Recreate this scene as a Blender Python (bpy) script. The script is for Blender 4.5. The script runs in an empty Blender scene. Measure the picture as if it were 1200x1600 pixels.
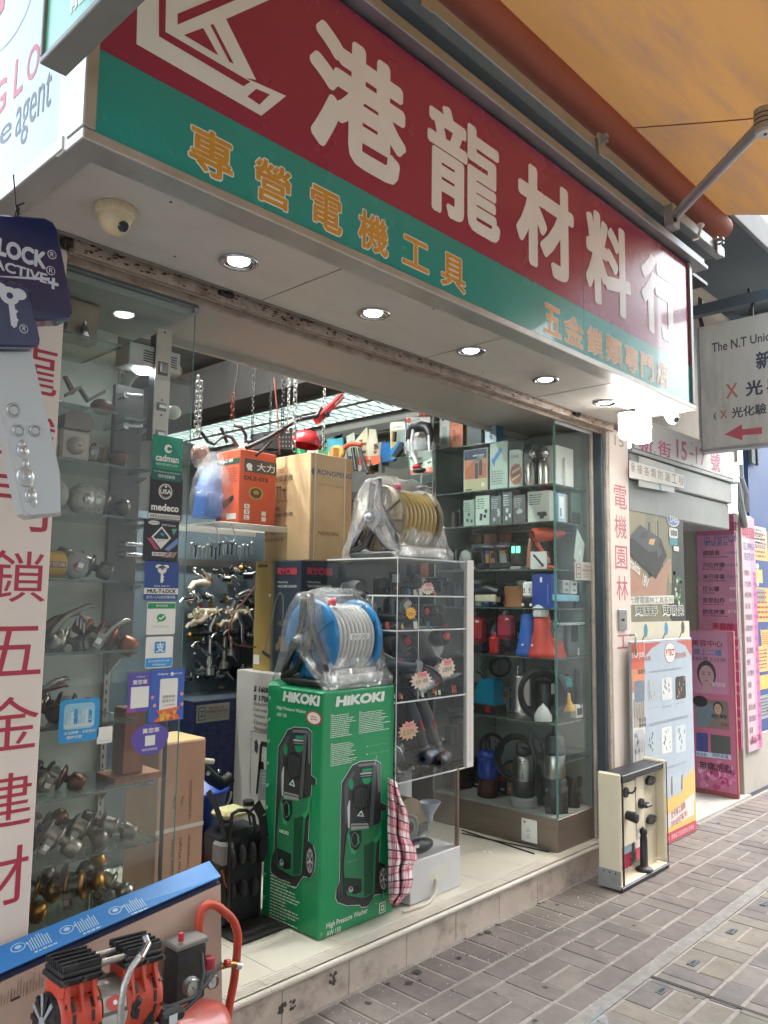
import bpy, math, random
from mathutils import Vector, Matrix
random.seed(7)
R = math.radians
scene = bpy.context.scene
COL = scene.collection
EYE = Vector((0.0,0.0,1.55))
FPX, YAW, PITCH, ROLL = 1242.3,0.81336,0.1069,0.01337
_fw = Vector((math.sin(YAW)*math.cos(PITCH), math.cos(YAW)*math.cos(PITCH), math.sin(PITCH)))
_r0 = Vector((math.cos(YAW),-math.sin(YAW),0)); _u0 = _r0.cross(_fw)
_rt = _r0*math.cos(ROLL) + _u0*math.sin(ROLL); _up = _u0*math.cos(ROLL) - _r0*math.sin(ROLL)
cam = bpy.data.cameras.new('camera'); cam_o = bpy.data.objects.new('camera', cam); COL.objects.link(cam_o)
cam.sensor_fit = 'VERTICAL'; cam.sensor_height = 24; cam.lens = 24*FPX/1600
cam.clip_start = 0.05; cam.clip_end = 500
cam_o.matrix_world = Matrix(((_rt.x, _up.x, -_fw.x, EYE.x),(_rt.y, _up.y, -_fw.y, EYE.y),(_rt.z, _up.z, -_fw.z, EYE.z),(0,0,0,1)))
scene.camera = cam_o
world = bpy.data.worlds.new('World'); scene.world = world; world.use_nodes = True
wn = world.node_tree.nodes; wl = world.node_tree.links
sky = wn.new('ShaderNodeTexSky'); sky.sky_type = 'NISHITA'; sky.sun_disc = False
sky.sun_elevation = R(52); sky.sun_rotation = R(150); sky.air_density = 1.6; sky.dust_density = 5.0; sky.ozone_density = 1.0
hsv = wn.new('ShaderNodeHueSaturation'); hsv.inputs['Saturation'].default_value = 0.62
wl.new(sky.outputs[0], hsv.inputs['Color']); wl.new(hsv.outputs[0], wn['Background'].inputs['Color'])
wn['Background'].inputs['Strength'].default_value = 0.15
sun = bpy.data.lights.new('sun', 'SUN'); sun.energy = .6; sun.angle = R(35); sun.color = (1,.99,.97)
sun_o = bpy.data.objects.new('sun', sun); COL.objects.link(sun_o)
sun_o.rotation_euler = (R(38),0, R(30))
scene.view_settings.view_transform = 'Standard'; scene.view_settings.look = 'None'
scene.view_settings.gamma = 1; scene.view_settings.use_curve_mapping = False
scene.view_settings.exposure = 3.35
scene.cycles.max_bounces = 10; scene.cycles.transparent_max_bounces = 24; scene.cycles.diffuse_bounces = 4
scene.cycles.sample_clamp_indirect = 6
def ray(x, y):
    return (_fw*FPX + _rt*(x-600) - _up*(y-800)).normalized()
def aY(x, y, Y): d = ray(x, y); return EYE + d*(Y/d.y)
def aX(x, y, X): d = ray(x, y); return EYE + d*(X/d.x)
def aZ(x, y, Z): d = ray(x, y); return EYE + d*((Z-EYE.z)/d.z)
def lin(h):
    h = h.lstrip('#'); c = [int(h[i:i+2], 16)/255 for i in (0,2,4)]
    return [(x/12.92 if x <= .04045 else ((x+.055)/1.055)**2.4) for x in c]
MATS = {}
def M(name, col='#888888', rough=.5, metal=0., var=.12, sc=6., bump=0., bsc=60., spec=.5, coat=0., emit=0., dirt=0., dcol='#5a5048', aniso=None):
    if name in MATS: return MATS[name]
    m = bpy.data.materials.new(name); m.use_nodes = True; MATS[name] = m
    nt = m.node_tree; N = nt.nodes; L = nt.links; b = N['Principled BSDF']
    c = lin(col) if isinstance(col, str) else list(col)
    tc = N.new('ShaderNodeTexCoord')
    def noise(s, det=4, rgh=.6, vec=None):
        n = N.new('ShaderNodeTexNoise'); n.inputs['Scale'].default_value = s; n.inputs['Detail'].default_value = det
        n.inputs['Roughness'].default_value = rgh
        if aniso:
            mp = N.new('ShaderNodeMapping'); mp.inputs['Scale'].default_value = aniso; L.new(tc.outputs['Object'], mp.inputs[0]); L.new(mp.outputs[0], n.inputs['Vector'])
        else: L.new(tc.outputs['Object'], n.inputs['Vector'])
        return n
    n1 = noise(sc)
    mr = N.new('ShaderNodeMapRange'); mr.inputs[1].default_value = .3; mr.inputs[2].default_value = .7
    mr.inputs[3].default_value = 1-var; mr.inputs[4].default_value = 1+var*.6
    L.new(n1.outputs['Fac'], mr.inputs[0])
    mx = N.new('ShaderNodeVectorMath'); mx.operation = 'SCALE'; mx.inputs[0].default_value = c[:3]
    L.new(mr.outputs[0], mx.inputs['Scale'])
    out = mx.outputs[0]
    if dirt > 0:
        n2 = noise(sc*.6+1.3,8,.7); cr = N.new('ShaderNodeMapRange'); cr.inputs[1].default_value = .5; cr.inputs[2].default_value = .78
        cr.inputs[3].default_value = 0; cr.inputs[4].default_value = dirt
        L.new(n2.outputs['Fac'], cr.inputs[0])
        mm = N.new('ShaderNodeMix'); mm.data_type = 'RGBA'; L.new(cr.outputs[0], mm.inputs['Factor']); L.new(out, mm.inputs[6]); mm.inputs[7].default_value = lin(dcol)+[1]
        out = mm.outputs[2]
    L.new(out, b.inputs['Base Color'])
    rr = N.new('ShaderNodeMapRange'); rr.inputs[3].default_value = max(.02, rough-.08); rr.inputs[4].default_value = min(1, rough+.12)
    L.new(n1.outputs['Fac'], rr.inputs[0]); L.new(rr.outputs[0], b.inputs['Roughness'])
    b.inputs['Metallic'].default_value = metal; b.inputs['Specular IOR Level'].default_value = spec
    b.inputs['Coat Weight'].default_value = coat
    if emit > 0:
        b.inputs['Emission Color'].default_value = c[:3]+[1]; b.inputs['Emission Strength'].default_value = emit
    if bump > 0:
        n3 = noise(bsc, 6); bp = N.new('ShaderNodeBump'); bp.inputs['Strength'].default_value = bump; bp.inputs['Distance'].default_value = .004
        L.new(n3.outputs['Fac'], bp.inputs['Height']); L.new(bp.outputs[0], b.inputs['Normal'])
    return m
def glassmat(name, tint, gloss=.9, dust=.03, bump=0., bsc=20, ior=1.5, dcol=(.6,.62,.6)):
    m = bpy.data.materials.new(name); m.use_nodes = True; MATS[name] = m
    nt = m.node_tree; N = nt.nodes; L = nt.links; N.remove(N['Principled BSDF']); o = N['Material Output']
    t = N.new('ShaderNodeBsdfTransparent'); t.inputs[0].default_value = (*tint, 1)
    g = N.new('ShaderNodeBsdfGlossy'); g.inputs['Roughness'].default_value = .02 if bump == 0 else .08; g.inputs[0].default_value = (gloss, gloss, gloss, 1)
    d = N.new('ShaderNodeBsdfDiffuse'); d.inputs[0].default_value = (*dcol, 1)
    ge = N.new('ShaderNodeNewGeometry'); dt = N.new('ShaderNodeVectorMath'); dt.operation = 'DOT_PRODUCT'; L.new(ge.outputs['Incoming'], dt.inputs[0]); L.new(ge.outputs['Normal'], dt.inputs[1])
    def mth(op, a, b=0., c=None):
        q = N.new('ShaderNodeMath'); q.operation = op; q.use_clamp = op == 'MULTIPLY_ADD'
        for i, v in enumerate((a, b, c)):
            if v is None: continue
            if hasattr(v, 'links'): L.new(v, q.inputs[i])
            else: q.inputs[i].default_value = v
        return q.outputs[0]
    f0 = ((ior-1)/(ior+1))**2; fo = mth('MULTIPLY_ADD', mth('POWER', mth('SUBTRACT', 1., mth('ABSOLUTE', dt.outputs['Value'])),5.),1-f0, f0)
    mx = N.new('ShaderNodeMixShader'); L.new(fo, mx.inputs[0]); L.new(t.outputs[0], mx.inputs[1]); L.new(g.outputs[0], mx.inputs[2])
    tc = N.new('ShaderNodeTexCoord'); n = N.new('ShaderNodeTexNoise'); n.inputs['Scale'].default_value = 3; n.inputs['Detail'].default_value = 8
    L.new(tc.outputs['Object'], n.inputs['Vector'])
    mr = N.new('ShaderNodeMapRange'); mr.inputs[1].default_value = .35; mr.inputs[2].default_value = .75; mr.inputs[3].default_value = dust*.3; mr.inputs[4].default_value = dust*2
    L.new(n.outputs['Fac'], mr.inputs[0])
    m2 = N.new('ShaderNodeMixShader'); L.new(mr.outputs[0], m2.inputs[0]); L.new(mx.outputs[0], m2.inputs[1]); L.new(d.outputs[0], m2.inputs[2])
    if bump > 0:
        mp = N.new('ShaderNodeMapping'); mp.inputs['Scale'].default_value = (1,1,.35); L.new(tc.outputs['Object'], mp.inputs[0])
        n3 = N.new('ShaderNodeTexNoise'); n3.inputs['Scale'].default_value = bsc; n3.inputs['Detail'].default_value = 5; n3.inputs['Distortion'].default_value = 1.5
        L.new(mp.outputs[0], n3.inputs['Vector'])
        bp = N.new('ShaderNodeBump'); bp.inputs['Strength'].default_value = bump; bp.inputs['Distance'].default_value = .02
        L.new(n3.outputs['Fac'], bp.inputs['Height']); L.new(bp.outputs[0], g.inputs['Normal']); L.new(bp.outputs[0], dt.inputs[1])
    L.new(m2.outputs[0], o.inputs[0]); return m
GLASS = glassmat('cabinet_glass', (.97,.99,.982),.75,.014)
ACRYL = glassmat('scuffed_acrylic', (.975,.98,.98),.5,.016)
GEDGE = M('glass_green_edge', '#5c8f86', .15,0,.2,8, spec=.7)
WRAP = glassmat('crinkled_plastic_film', (.94,.95,.96),1., .09, bump=1.1, bsc=55, ior=2.3)
def emis(name, col, s):
    m = bpy.data.materials.new(name); m.use_nodes = True; N = m.node_tree.nodes; N.remove(N['Principled BSDF'])
    e = N.new('ShaderNodeEmission'); e.inputs[0].default_value = (*col, 1); e.inputs[1].default_value = s
    m.node_tree.links.new(e.outputs[0], N['Material Output'].inputs[0]); MATS[name] = m; return m
def ink(h, rough=.45):   # flat print colour
    return M('print_'+h.lstrip('#'), h, rough, 0,.06,14)
BLACK = M('black_plastic', '#242428', .4,0,.2,20); RUBBER = M('black_rubber', '#202022', .6,0,.2,30)
CHROME = M('chrome', '#c8cacc', .12,1., .05); STEEL = M('brushed_steel', '#a9a6a2', .3,1., .12,3, aniso=(1,1,14))
ALU = M('aluminium', '#a8adb0', .42,.75,.12,5, dirt=.25); NICKEL = M('satin_nickel', '#9b948c', .3,1., .12,20)
BRASS = M('aged_brass', '#a4763a', .28,1., .2,15); COPPER = M('antique_copper', '#7b4a33', .32,.9,.25,12)
DARKM = M('dark_metal', '#3c3b3c', .38,.8,.2,10); WHITEP = M('white_plastic', '#dcdcd6', .4,0,.06,8)
CREAMP = M('cream_plastic', '#d9d0b8', .4,0,.1,8, dirt=.2); GREYP = M('grey_plastic', '#8c8e8e', .45,0,.12,8)
WOOD = M('red_brown_wood', '#8a5236', .5,0,.3,5, bump=.2, bsc=20, aniso=(6,6,.6))
PAPER = M('white_paper', '#dedcd4', .6,0,.06,10)
TXT = {}
def textgeo(s, bold=0.0, spacing=1.0, font=None):
    k = (s, bold, spacing)
    if k in TXT: return TXT[k]
    c = bpy.data.curves.new('text_source', 'FONT'); c.body = s; c.offset = bold; c.space_character = spacing; c.resolution_u = 3
    o = bpy.data.objects.new('text_source', c); COL.objects.link(o)
    dg = bpy.context.evaluated_depsgraph_get(); m = bpy.data.meshes.new_from_object(o.evaluated_get(dg))
    vs = [(v.co.x, v.co.y) for v in m.vertices]; fs = [tuple(p.vertices) for p in m.polygons]
    bpy.data.objects.remove(o); bpy.data.curves.remove(c); bpy.data.meshes.remove(m)
    if not vs: vs = [(0,0),(1,0),(1,1)]; fs = []
    x0 = min(v[0] for v in vs); x1 = max(v[0] for v in vs); y0 = min(v[1] for v in vs); y1 = max(v[1] for v in vs)
    TXT[k] = (vs, fs, (x0, x1, y0, y1)); return TXT[k]
class MB:
    def __init__(s): s.v = []; s.f = []; s.mi = []; s.sm = []; s.mats = []; s.cur = 0; s.xf = None
    def m(s, mat):
        if mat not in s.mats: s.mats.append(mat)
        s.cur = s.mats.index(mat); return s
    def add(s, vs, fs, smooth=False):
        b = len(s.v)
        for v in vs:
            v = Vector(v)
            if s.xf is not None: v = s.xf @ v
            s.v.append(v)
        for f in fs: s.f.append(tuple(b+i for i in f)); s.mi.append(s.cur); s.sm.append(smooth)
        return s
    def box(s, a, b):
        (x0, y0, z0),(x1, y1, z1) = a, b
        x0, x1 = min(x0, x1), max(x0, x1); y0, y1 = min(y0, y1), max(y0, y1); z0, z1 = min(z0, z1), max(z0, z1)
        return s.add([(x0,y0,z0),(x1,y0,z0),(x1,y1,z0),(x0,y1,z0),(x0,y0,z1),(x1,y0,z1),(x1,y1,z1),(x0,y1,z1)],
                     [(0,3,2,1),(4,5,6,7),(0,1,5,4),(1,2,6,5),(2,3,7,6),(3,0,4,7)])
    def bbox(s, a, b, r=.004):   # chamfered box
        (x0, y0, z0),(x1, y1, z1) = a, b
        x0, x1 = min(x0, x1), max(x0, x1); y0, y1 = min(y0, y1), max(y0, y1); z0, z1 = min(z0, z1), max(z0, z1)
        r = min(r, (x1-x0)*.45,(y1-y0)*.45,(z1-z0)*.45)
        vs = []; idx = {}
        for i, x in enumerate((x0, x1)):
            for j, y in enumerate((y0, y1)):
                for k, z in enumerate((z0, z1)):
                    sx, sy, sz = (1,-1)[i], (1,-1)[j], (1,-1)[k]
                    for ax in range(3):
                        p = [x+sx*r, y+sy*r, z+sz*r]; p[ax] = (x, y, z)[ax]; idx[(i, j, k, ax)] = len(vs); vs.append(p)
        fs = []
        for ax in range(3):
            o = [a for a in range(3) if a != ax]
            for sd in (0,1):
                q = []
                for (a1, a2) in ((0,0),(1,0),(1,1),(0,1)):
                    t = [0,0,0]; t[ax] = sd; t[o[0]] = a1; t[o[1]] = a2; q.append(idx[(*t, ax)])
                if (sd == 0) != (ax == 1): q = q[::-1]
                fs.append(tuple(q))
        for ax in range(3):
            o = [a for a in range(3) if a != ax]
            for a1 in (0,1):
                for a2 in (0,1):
                    t0 = [0,0,0]; t1 = [0,0,0]; t0[ax] = 0; t1[ax] = 1
                    for t in (t0, t1): t[o[0]] = a1; t[o[1]] = a2
                    fs.append((idx[(*t0, o[0])], idx[(*t1, o[0])], idx[(*t1, o[1])], idx[(*t0, o[1])]))
        for i in (0,1):
            for j in (0,1):
                for k in (0,1): fs.append(tuple(idx[(i, j, k, a)] for a in range(3)))
        return s.add(vs, fs)
    def poly(s, pts, smooth=False): return s.add(pts, [tuple(range(len(pts)))], smooth)
    def cyl(s, p0, p1, r0, r1=None, n=16, caps=True, smooth=True):
        r1 = r0 if r1 is None else r1; p0 = Vector(p0); p1 = Vector(p1); d = (p1-p0).normalized()
        a = d.orthogonal().normalized(); b = d.cross(a); vs = []
        for p, r in ((p0, r0),(p1, r1)):
            for i in range(n): t = 2*math.pi*i/n; vs.append(p+a*math.cos(t)*r+b*math.sin(t)*r)
        s.add(vs, [(i, (i+1) % n, n+(i+1) % n, n+i) for i in range(n)], smooth)
        if caps:
            s.add(vs[:n][::-1], [tuple(range(n))]); s.add(vs[n:], [tuple(range(n))])
        return s
    def lathe(s, prof, o=(0,0,0), ax=(0,0,1), n=20):   # prof: list of (radius, height)
        o = Vector(o); d = Vector(ax).normalized(); a = d.orthogonal().normalized(); b = d.cross(a); vs = []
        for r, h in prof:
            for i in range(n): t = 2*math.pi*i/n; vs.append(o+d*h+a*math.cos(t)*max(r, 1e-4)+b*math.sin(t)*max(r, 1e-4))
        fs = []
        for k in range(len(prof)-1):
            for i in range(n): fs.append((k*n+i, k*n+(i+1) % n, (k+1)*n+(i+1) % n, (k+1)*n+i))
        return s.add(vs, fs, True)
    def sphere(s, c, r, n=12, sc=(1,1,1)):
        c = Vector(c); vs = []; k = n//2
        for j in range(k+1):
            p = math.pi*j/k
            for i in range(n): t = 2*math.pi*i/n; vs.append((c.x+r*sc[0]*math.sin(p)*math.cos(t), c.y+r*sc[1]*math.sin(p)*math.sin(t), c.z+r*sc[2]*math.cos(p)))
        return s.add(vs, [(j*n+i, (j+1)*n+i, (j+1)*n+(i+1) % n, j*n+(i+1) % n) for j in range(k) for i in range(n)], True)
    def tube(s, pts, r, n=8, closed=False):
        pts = [Vector(p) for p in pts]; rings = []; N = len(pts); up = None
        for i, p in enumerate(pts):
            d = (pts[(i+1) % N]-pts[i-1]) if closed else (pts[min(i+1, N-1)]-pts[max(i-1,0)])
            d.normalize()
            if up is None: a = d.orthogonal().normalized()
            else: a = (up-d*up.dot(d)); a = a.normalized() if a.length > 1e-6 else d.orthogonal().normalized()
            up = a; b = d.cross(a); rr = r[i] if isinstance(r, (list, tuple)) else r
            rings.append([p+a*math.cos(2*math.pi*k/n)*rr+b*math.sin(2*math.pi*k/n)*rr for k in range(n)])
        vs = [v for g in rings for v in g]; K = N if closed else N-1
        s.add(vs, [(i*n+k, i*n+(k+1) % n, ((i+1) % N)*n+(k+1) % n, ((i+1) % N)*n+k) for i in range(K) for k in range(n)], True)
        if not closed: s.add(rings[0][::-1], [tuple(range(n))]); s.add(rings[-1], [tuple(range(n))])
        return s
    def prism(s, pts, dv):   # polygon pushed along dv
        n = len(pts); dv = Vector(dv); a = [Vector(p) for p in pts]; b = [p+dv for p in a]
        s.add(a[::-1], [tuple(range(n))]); s.add(b, [tuple(range(n))])
        return s.add(a+b, [(i, (i+1) % n, n+(i+1) % n, n+i) for i in range(n)])
    def build(s, name, parent=None, **kw):
        if parent is not None:
            off = Vector((0,0,0)); q = parent
            while q is not None: off += q.location; q = q.parent
        else:
            xs = [v.x for v in s.v]; ys = [v.y for v in s.v]; zs = [v.z for v in s.v]
            off = Vector(((min(xs)+max(xs))/2,(min(ys)+max(ys))/2, min(zs)))
            if kw.pop('origin0', False): off = Vector((0,0,0))
        me = bpy.data.meshes.new(name); me.from_pydata([v-off for v in s.v], [], s.f)
        for m in s.mats: me.materials.append(m)
        me.polygons.foreach_set('material_index', s.mi); me.polygons.foreach_set('use_smooth', s.sm); me.update()
        o = bpy.data.objects.new(name, me); COL.objects.link(o)
        if parent is None: o.location = off
        else: o.parent = parent
        for k, v in kw.items(): o[k] = v
        return o
def tag(o, label, cat, group=None):
    o['label'] = label; o['category'] = cat
    if group: o['group'] = group
    return o
def thing(name, label, cat, loc=(0,0,0), group=None):
    o = bpy.data.objects.new(name, None); COL.objects.link(o); o.location = loc; o.empty_display_size = .1
    return tag(o, label, cat, group)
def dup(root, loc=None, rz=None, label=None, group=None):
    r = root.copy(); COL.objects.link(r)
    if loc is not None: r.location = loc
    if rz is not None: r.rotation_euler = (0,0, rz)
    if label: r['label'] = label
    if group: r['group'] = group
    for ch in list(root.children):
        c = ch.copy(); COL.objects.link(c); c.parent = r
        for g in ch.children: d = g.copy(); COL.objects.link(d); d.parent = c
    return r
def put(r, loc, rz=0., s=None, rot=None):
    r.location = loc; r.rotation_euler = rot if rot else (0,0, rz)
    if s: r.scale = (s, s, s) if not isinstance(s, tuple) else s
    return r
class Face:
    """a flat printable plane: origin O, right U, up V"""
    def __init__(s, O, U, V, mb=None):
        s.O = Vector(O); s.U = Vector(U).normalized(); s.V = Vector(V).normalized(); s.n = s.U.cross(s.V); s.mb = mb or MB(); s.k = 1
    def p(s, u, v, l): return s.O+s.U*u+s.V*v+s.n*(l*.0007)
    def px(s, x, y):
        d = ray(x, y); t = (s.O-EYE).dot(s.n)/d.dot(s.n); q = EYE+d*t-s.O; return q.dot(s.U), q.dot(s.V)
    def poly(s, pts, mat, l=1): s.mb.m(mat); s.mb.poly([s.p(u, v, l) for u, v in pts]); return s
    def ppx(s, pts, mat, l=1): return s.poly([s.px(*q) for q in pts], mat, l)
    def rect(s, u0, v0, u1, v1, mat, l=1): return s.poly([(u0, v0),(u1, v0),(u1, v1),(u0, v1)], mat, l)
    def rrect(s, u0, v0, u1, v1, r, mat, l=1):
        pts = []
        for cx, cy, a in ((u1-r, v0+r, -90),(u1-r, v1-r, 0),(u0+r, v1-r, 90),(u0+r, v0+r, 180)):
            for k in range(4): t = R(a+k*30); pts.append((cx+r*math.cos(t), cy+r*math.sin(t)))
        return s.poly(pts, mat, l)
    def disc(s, u, v, r, mat, l=1, ry=None, n=20):
        ry = ry or r; return s.poly([(u+r*math.cos(2*math.pi*i/n), v+ry*math.sin(2*math.pi*i/n)) for i in range(n)], mat, l)
    def star(s, u, v, r, mat, l=1, n=14, k=.78, sx=1.):
        return s.poly([(u+sx*r*(1 if i % 2 else k)*math.cos(math.pi*i/n), v+r*(1 if i % 2 else k)*math.sin(math.pi*i/n)) for i in range(2*n)], mat, l)
    def line(s, pts, w, mat, l=1):
        for a, b in zip(pts[:-1], pts[1:]):
            dx, dy = b[0]-a[0], b[1]-a[1]; L = math.hypot(dx, dy) or 1; nx, ny = -dy/L*w/2, dx/L*w/2
            s.poly([(a[0]+nx, a[1]+ny),(a[0]-nx, a[1]-ny),(b[0]-nx, b[1]-ny),(b[0]+nx, b[1]+ny)], mat, l)
        return s
    def text(s, t, u0, v0, u1, v1, mat, l=2, bold=0., thick=0., rot=0., slant=0.):   # fills the given rectangle
        grow = 0 if bold <= .012 else bold
        vs, fs, (x0, x1, y0, y1) = textgeo(t, 0 if grow else bold); s.mb.m(mat)
        x0 -= grow; x1 += grow; y0 -= grow; y1 += grow
        su = (u1-u0)/max(1e-6, x1-x0); sv = (v1-v0)/max(1e-6, y1-y0); cu, cv = (u0+u1)/2,(v0+v1)/2; c, q = math.cos(rot), math.sin(rot)
        P = []
        sh = [(0,0)]
        if grow: sh += [(grow*math.cos(R(a)), grow*math.sin(R(a))) for a in range(0,360,18 if grow > .03 else 36)]
        for k, (dx, dy) in enumerate(sh):
            P = []
            for x, y in vs:
                a, b = u0+(x+dx-x0)*su-cu, v0+(y+dy-y0)*sv-cv; a += b*slant; P.append(s.p(cu+a*c-b*q, cv+a*q+b*c, l+k*.035))
            s.mb.add(P, fs)
        return s
    def th(s, t, u, v, h, mat, l=2, bold=0., asp=1., align='l', slant=0., rot=0):
        vs, fs, (x0, x1, y0, y1) = textgeo(t, 0); cjk = any(ord(ch) > 0x2e80 for ch in t)
        w = (x1-x0)*h/(.9 if cjk else .72)*asp
        if cjk: pass
        if align == 'c': u -= w/2
        if align == 'r': u -= w
        hh = h*(y1-y0)/(.9 if cjk else .72)
        return s.text(t, u, v, u+w, v+hh, mat, l, bold, 0, rot, slant)
    def fit(s, t, Lp, Rp, Tp, Bp, mat, l=2, bold=0., slant=0.):
        return s.text(t, s.px(*Lp)[0], s.px(*Bp)[1], s.px(*Rp)[0], s.px(*Tp)[1], mat, l, bold, 0,0, slant)
    def lines(s, u0, v0, u1, v1, n, mat, l=2, fill=.45, rag=.25):   # a block of print too small to read
        h = max(abs(v1-v0)/n, 1e-3)
        for i in range(n):
            u = u0; e = u1-(u1-u0)*rag*random.random(); vv = v1-(i+1)*h+h*(1-fill)/2
            while u < e:
                w = h*random.uniform(.5,2.2); s.rect(u, vv, min(u+w, e), vv+h*fill*random.uniform(.75,1.05), mat, l); u += w+h*.35
        return s
def fx(x, y, z): return Face((x, y, z),(0,-1,0),(0,0,1))    # plane facing -X, u runs towards the street
def fy(x, y, z): return Face((x, y, z),(1,0,0),(0,0,1))     # plane facing -Y (the street)
def carton(name, label, a, b, col, prints=None, cat='carton', group=None, tape=None, r=.004, mat=None):
    x0, y0, z0 = a; x1, y1, z1 = b
    r_ = thing(name, label, cat, ((x0+x1)/2,(y0+y1)/2, z0), group)
    mb = MB().m(mat or M('card_'+col.lstrip('#'), col, .6,0,.08,9, bump=.15, bsc=30, dirt=.15, dcol='#5c5348')); mb.bbox(a, b, r); mb.build('carton_body' if cat == 'carton' else 'body', r_)
    if prints:
        L = fx(x0, y1, z0); Fr = fy(x0, y0, z0); Fr.mb = L.mb
        prints(L, Fr, y1-y0, x1-x0, z1-z0)
        if L.mb.v: L.mb.build('printed_label', r_)
    return r_
# ================================================================== THE SETTING
def structure(mb, name): return mb.build(name, kind='structure')
mb = MB().m(M('asphalt', '#3d3d3d', .85,0,.25,3, bump=.4, bsc=200)); mb.poly([(-60,-60,-.14),(80,-60,-.14),(80,60,-.14),(-60,60,-.14)]); structure(mb, 'road')
mortar = M('sandy_mortar', '#8f8982', .9,0,.25,25, bump=.5, bsc=150)
mb = MB().m(mortar); mb.box((-14,-1.2,-.14),(24,2.36,-.0035)); pavement = structure(mb, 'pavement')
mb = MB().m(M('kerb_stone', '#85827c', .8,0,.15,8, bump=.3)); mb.bbox((-14,-1.38,-.14),(24,-1.203,.0),.012); structure(mb, 'kerb')
def brickmat(name, cols, dirt):
    m = M(name, cols[0], .82,0,.16,14, bump=.5, bsc=120, dirt=dirt, dcol='#4b453f')
    N = m.node_tree.nodes; L = m.node_tree.links
    oi = N.new('ShaderNodeObjectInfo'); cr = N.new('ShaderNodeValToRGB'); cr.color_ramp.interpolation = 'CONSTANT'
    n = len(cols)
    while len(cr.color_ramp.elements) < n: cr.color_ramp.elements.new(.5)
    for i, c in enumerate(cols): cr.color_ramp.elements[i].position = i/n; cr.color_ramp.elements[i].color = lin(c)+[1]
    L.new(oi.outputs['Random'], cr.inputs[0])
    sc = [x for x in N if x.type == 'VECT_MATH'][0]; L.new(cr.outputs[0], sc.inputs[0])
    ge = N.new('ShaderNodeNewGeometry'); wn_ = N.new('ShaderNodeTexNoise'); wn_.inputs['Scale'].default_value = 2.6; wn_.inputs['Detail'].default_value = 7; wn_.inputs['Roughness'].default_value = .65; L.new(ge.outputs['Position'], wn_.inputs['Vector'])
    rm = N.new('ShaderNodeMapRange'); rm.inputs[1].default_value = .38; rm.inputs[2].default_value = .68; rm.inputs[3].default_value = 1.06; rm.inputs[4].default_value = .76; L.new(wn_.outputs['Fac'], rm.inputs[0])
    old_ = sc.inputs['Scale'].links[0].from_socket; mu_ = N.new('ShaderNodeMath'); mu_.operation = 'MULTIPLY'; L.new(old_, mu_.inputs[0]); L.new(rm.outputs[0], mu_.inputs[1]); L.new(mu_.outputs[0], sc.inputs['Scale']); wn_.name = 'street_stain'
    for x in N:
        if x.type == 'TEX_NOISE' and x.name != 'street_stain':
            x.noise_dimensions = '4D'; mu = N.new('ShaderNodeMath'); mu.operation = 'MULTIPLY'; mu.inputs[1].default_value = 37; L.new(oi.outputs['Random'], mu.inputs[0]); L.new(mu.outputs[0], x.inputs['W'])
    return m
BR = brickmat('paving_brick', ['#726964', '#776f69', '#6d6560', '#746b66', '#79716a', '#706863'], .55)
BY = brickmat('paving_brick_mixed', ['#6f6865', '#7c766c', '#716b67', '#7d756a', '#6a6562', '#76706a', '#827c72'], .5)
def brickmesh(name, l, w, mat):
    b = MB().m(mat); b.bbox((-l/2,-w/2,-.05),(l/2, w/2,0),.0035); me = bpy.data.meshes.new(name)
    me.from_pydata(b.v, [], b.f); me.materials.append(mat); return me
BH, BV = brickmesh('brick_long', .212,.104, BR), brickmesh('brick_deep', .104,.224, BR)
BH2, BV2 = brickmesh('brick_long_mixed', .210,.106, BY), brickmesh('brick_deep_mixed', .106,.222, BY)
bricks = []
def row(y0, kind, x0, x1, mixed=False, off=0.):
    h, v = (BH2, BV2) if mixed else (BH, BV)
    if kind == 's':
        n = int((x1-x0)/.115)
        for i in range(n): bricks.append((v, x0+.0575+i*.115+off, y0+.115))
    elif kind == 'l':
        n = int((x1-x0)/.2185)+1
        for i in range(n): bricks.append((h, x0+.11+i*.2185+off, y0+.058))
    else:
        n = int((x1-x0)/.437)+1
        for i in range(n):
            x = x0+i*.437+off
            bricks.append((h, x+.109, y0+.058)); bricks.append((h, x+.109, y0+.173)); bricks.append((v, x+.273, y0+.115)); bricks.append((v, x+.383, y0+.115))
row(2.108, 's', 1.1,10.5); row(1.988, 'l', 1.1,10.5); row(1.752, 'b', 1.205,10.5); row(1.632, 'l', 1.1,10.5)
row(1.335, 'b', 1.205,10.5, True, .1); row(1.215, 'l', 1.1,10.5, True); row(.98, 'b', 1.2,10.5, True); row(.862, 'l', 1.2,10.5, True)
def seen(x, y):
    d = Vector((x, y, 0))-EYE; f = d.dot(_fw)
    if f < .2: return False
    px, py = 600+FPX*d.dot(_rt)/f, 800-FPX*d.dot(_up)/f
    return -40 < px < 1240 and py < 1650
vis = [b for b in bricks if seen(b[1], b[2]) and not (b[2] > 2.0 and b[1] < 1.6)]
vis.sort(key=lambda b: b[1]**2+b[2]**2); near = vis[:296]; rest = [b for b in bricks if b not in near]
for me, x, y in near:
    o = bpy.data.objects.new('brick', me); COL.objects.link(o); o.parent = pavement
    o.location = (x+random.uniform(-.0015,.0015), y+random.uniform(-.0015,.0015), random.uniform(-.0025,.0015)); o.location -= pavement.location
    o.rotation_euler = (random.uniform(-.006,.006), random.uniform(-.006,.006), random.uniform(-.006,.006))
mb = MB()
y = .74
while y > -1.15:
    for i in range(60): rest.append((BH2,1.1+i*.2185+(.1 if int(y*9) % 2 else 0), y)) 
    y -= .118
for me, x, y in rest:
    mb.m(me.materials[0]); b0 = [v.co for v in me.vertices]; mb.add([(v.x+x, v.y+y, v.z) for v in b0], [tuple(p.vertices) for p in me.polygons])
mb.build('brick_field', pavement, kind='stuff')
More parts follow.
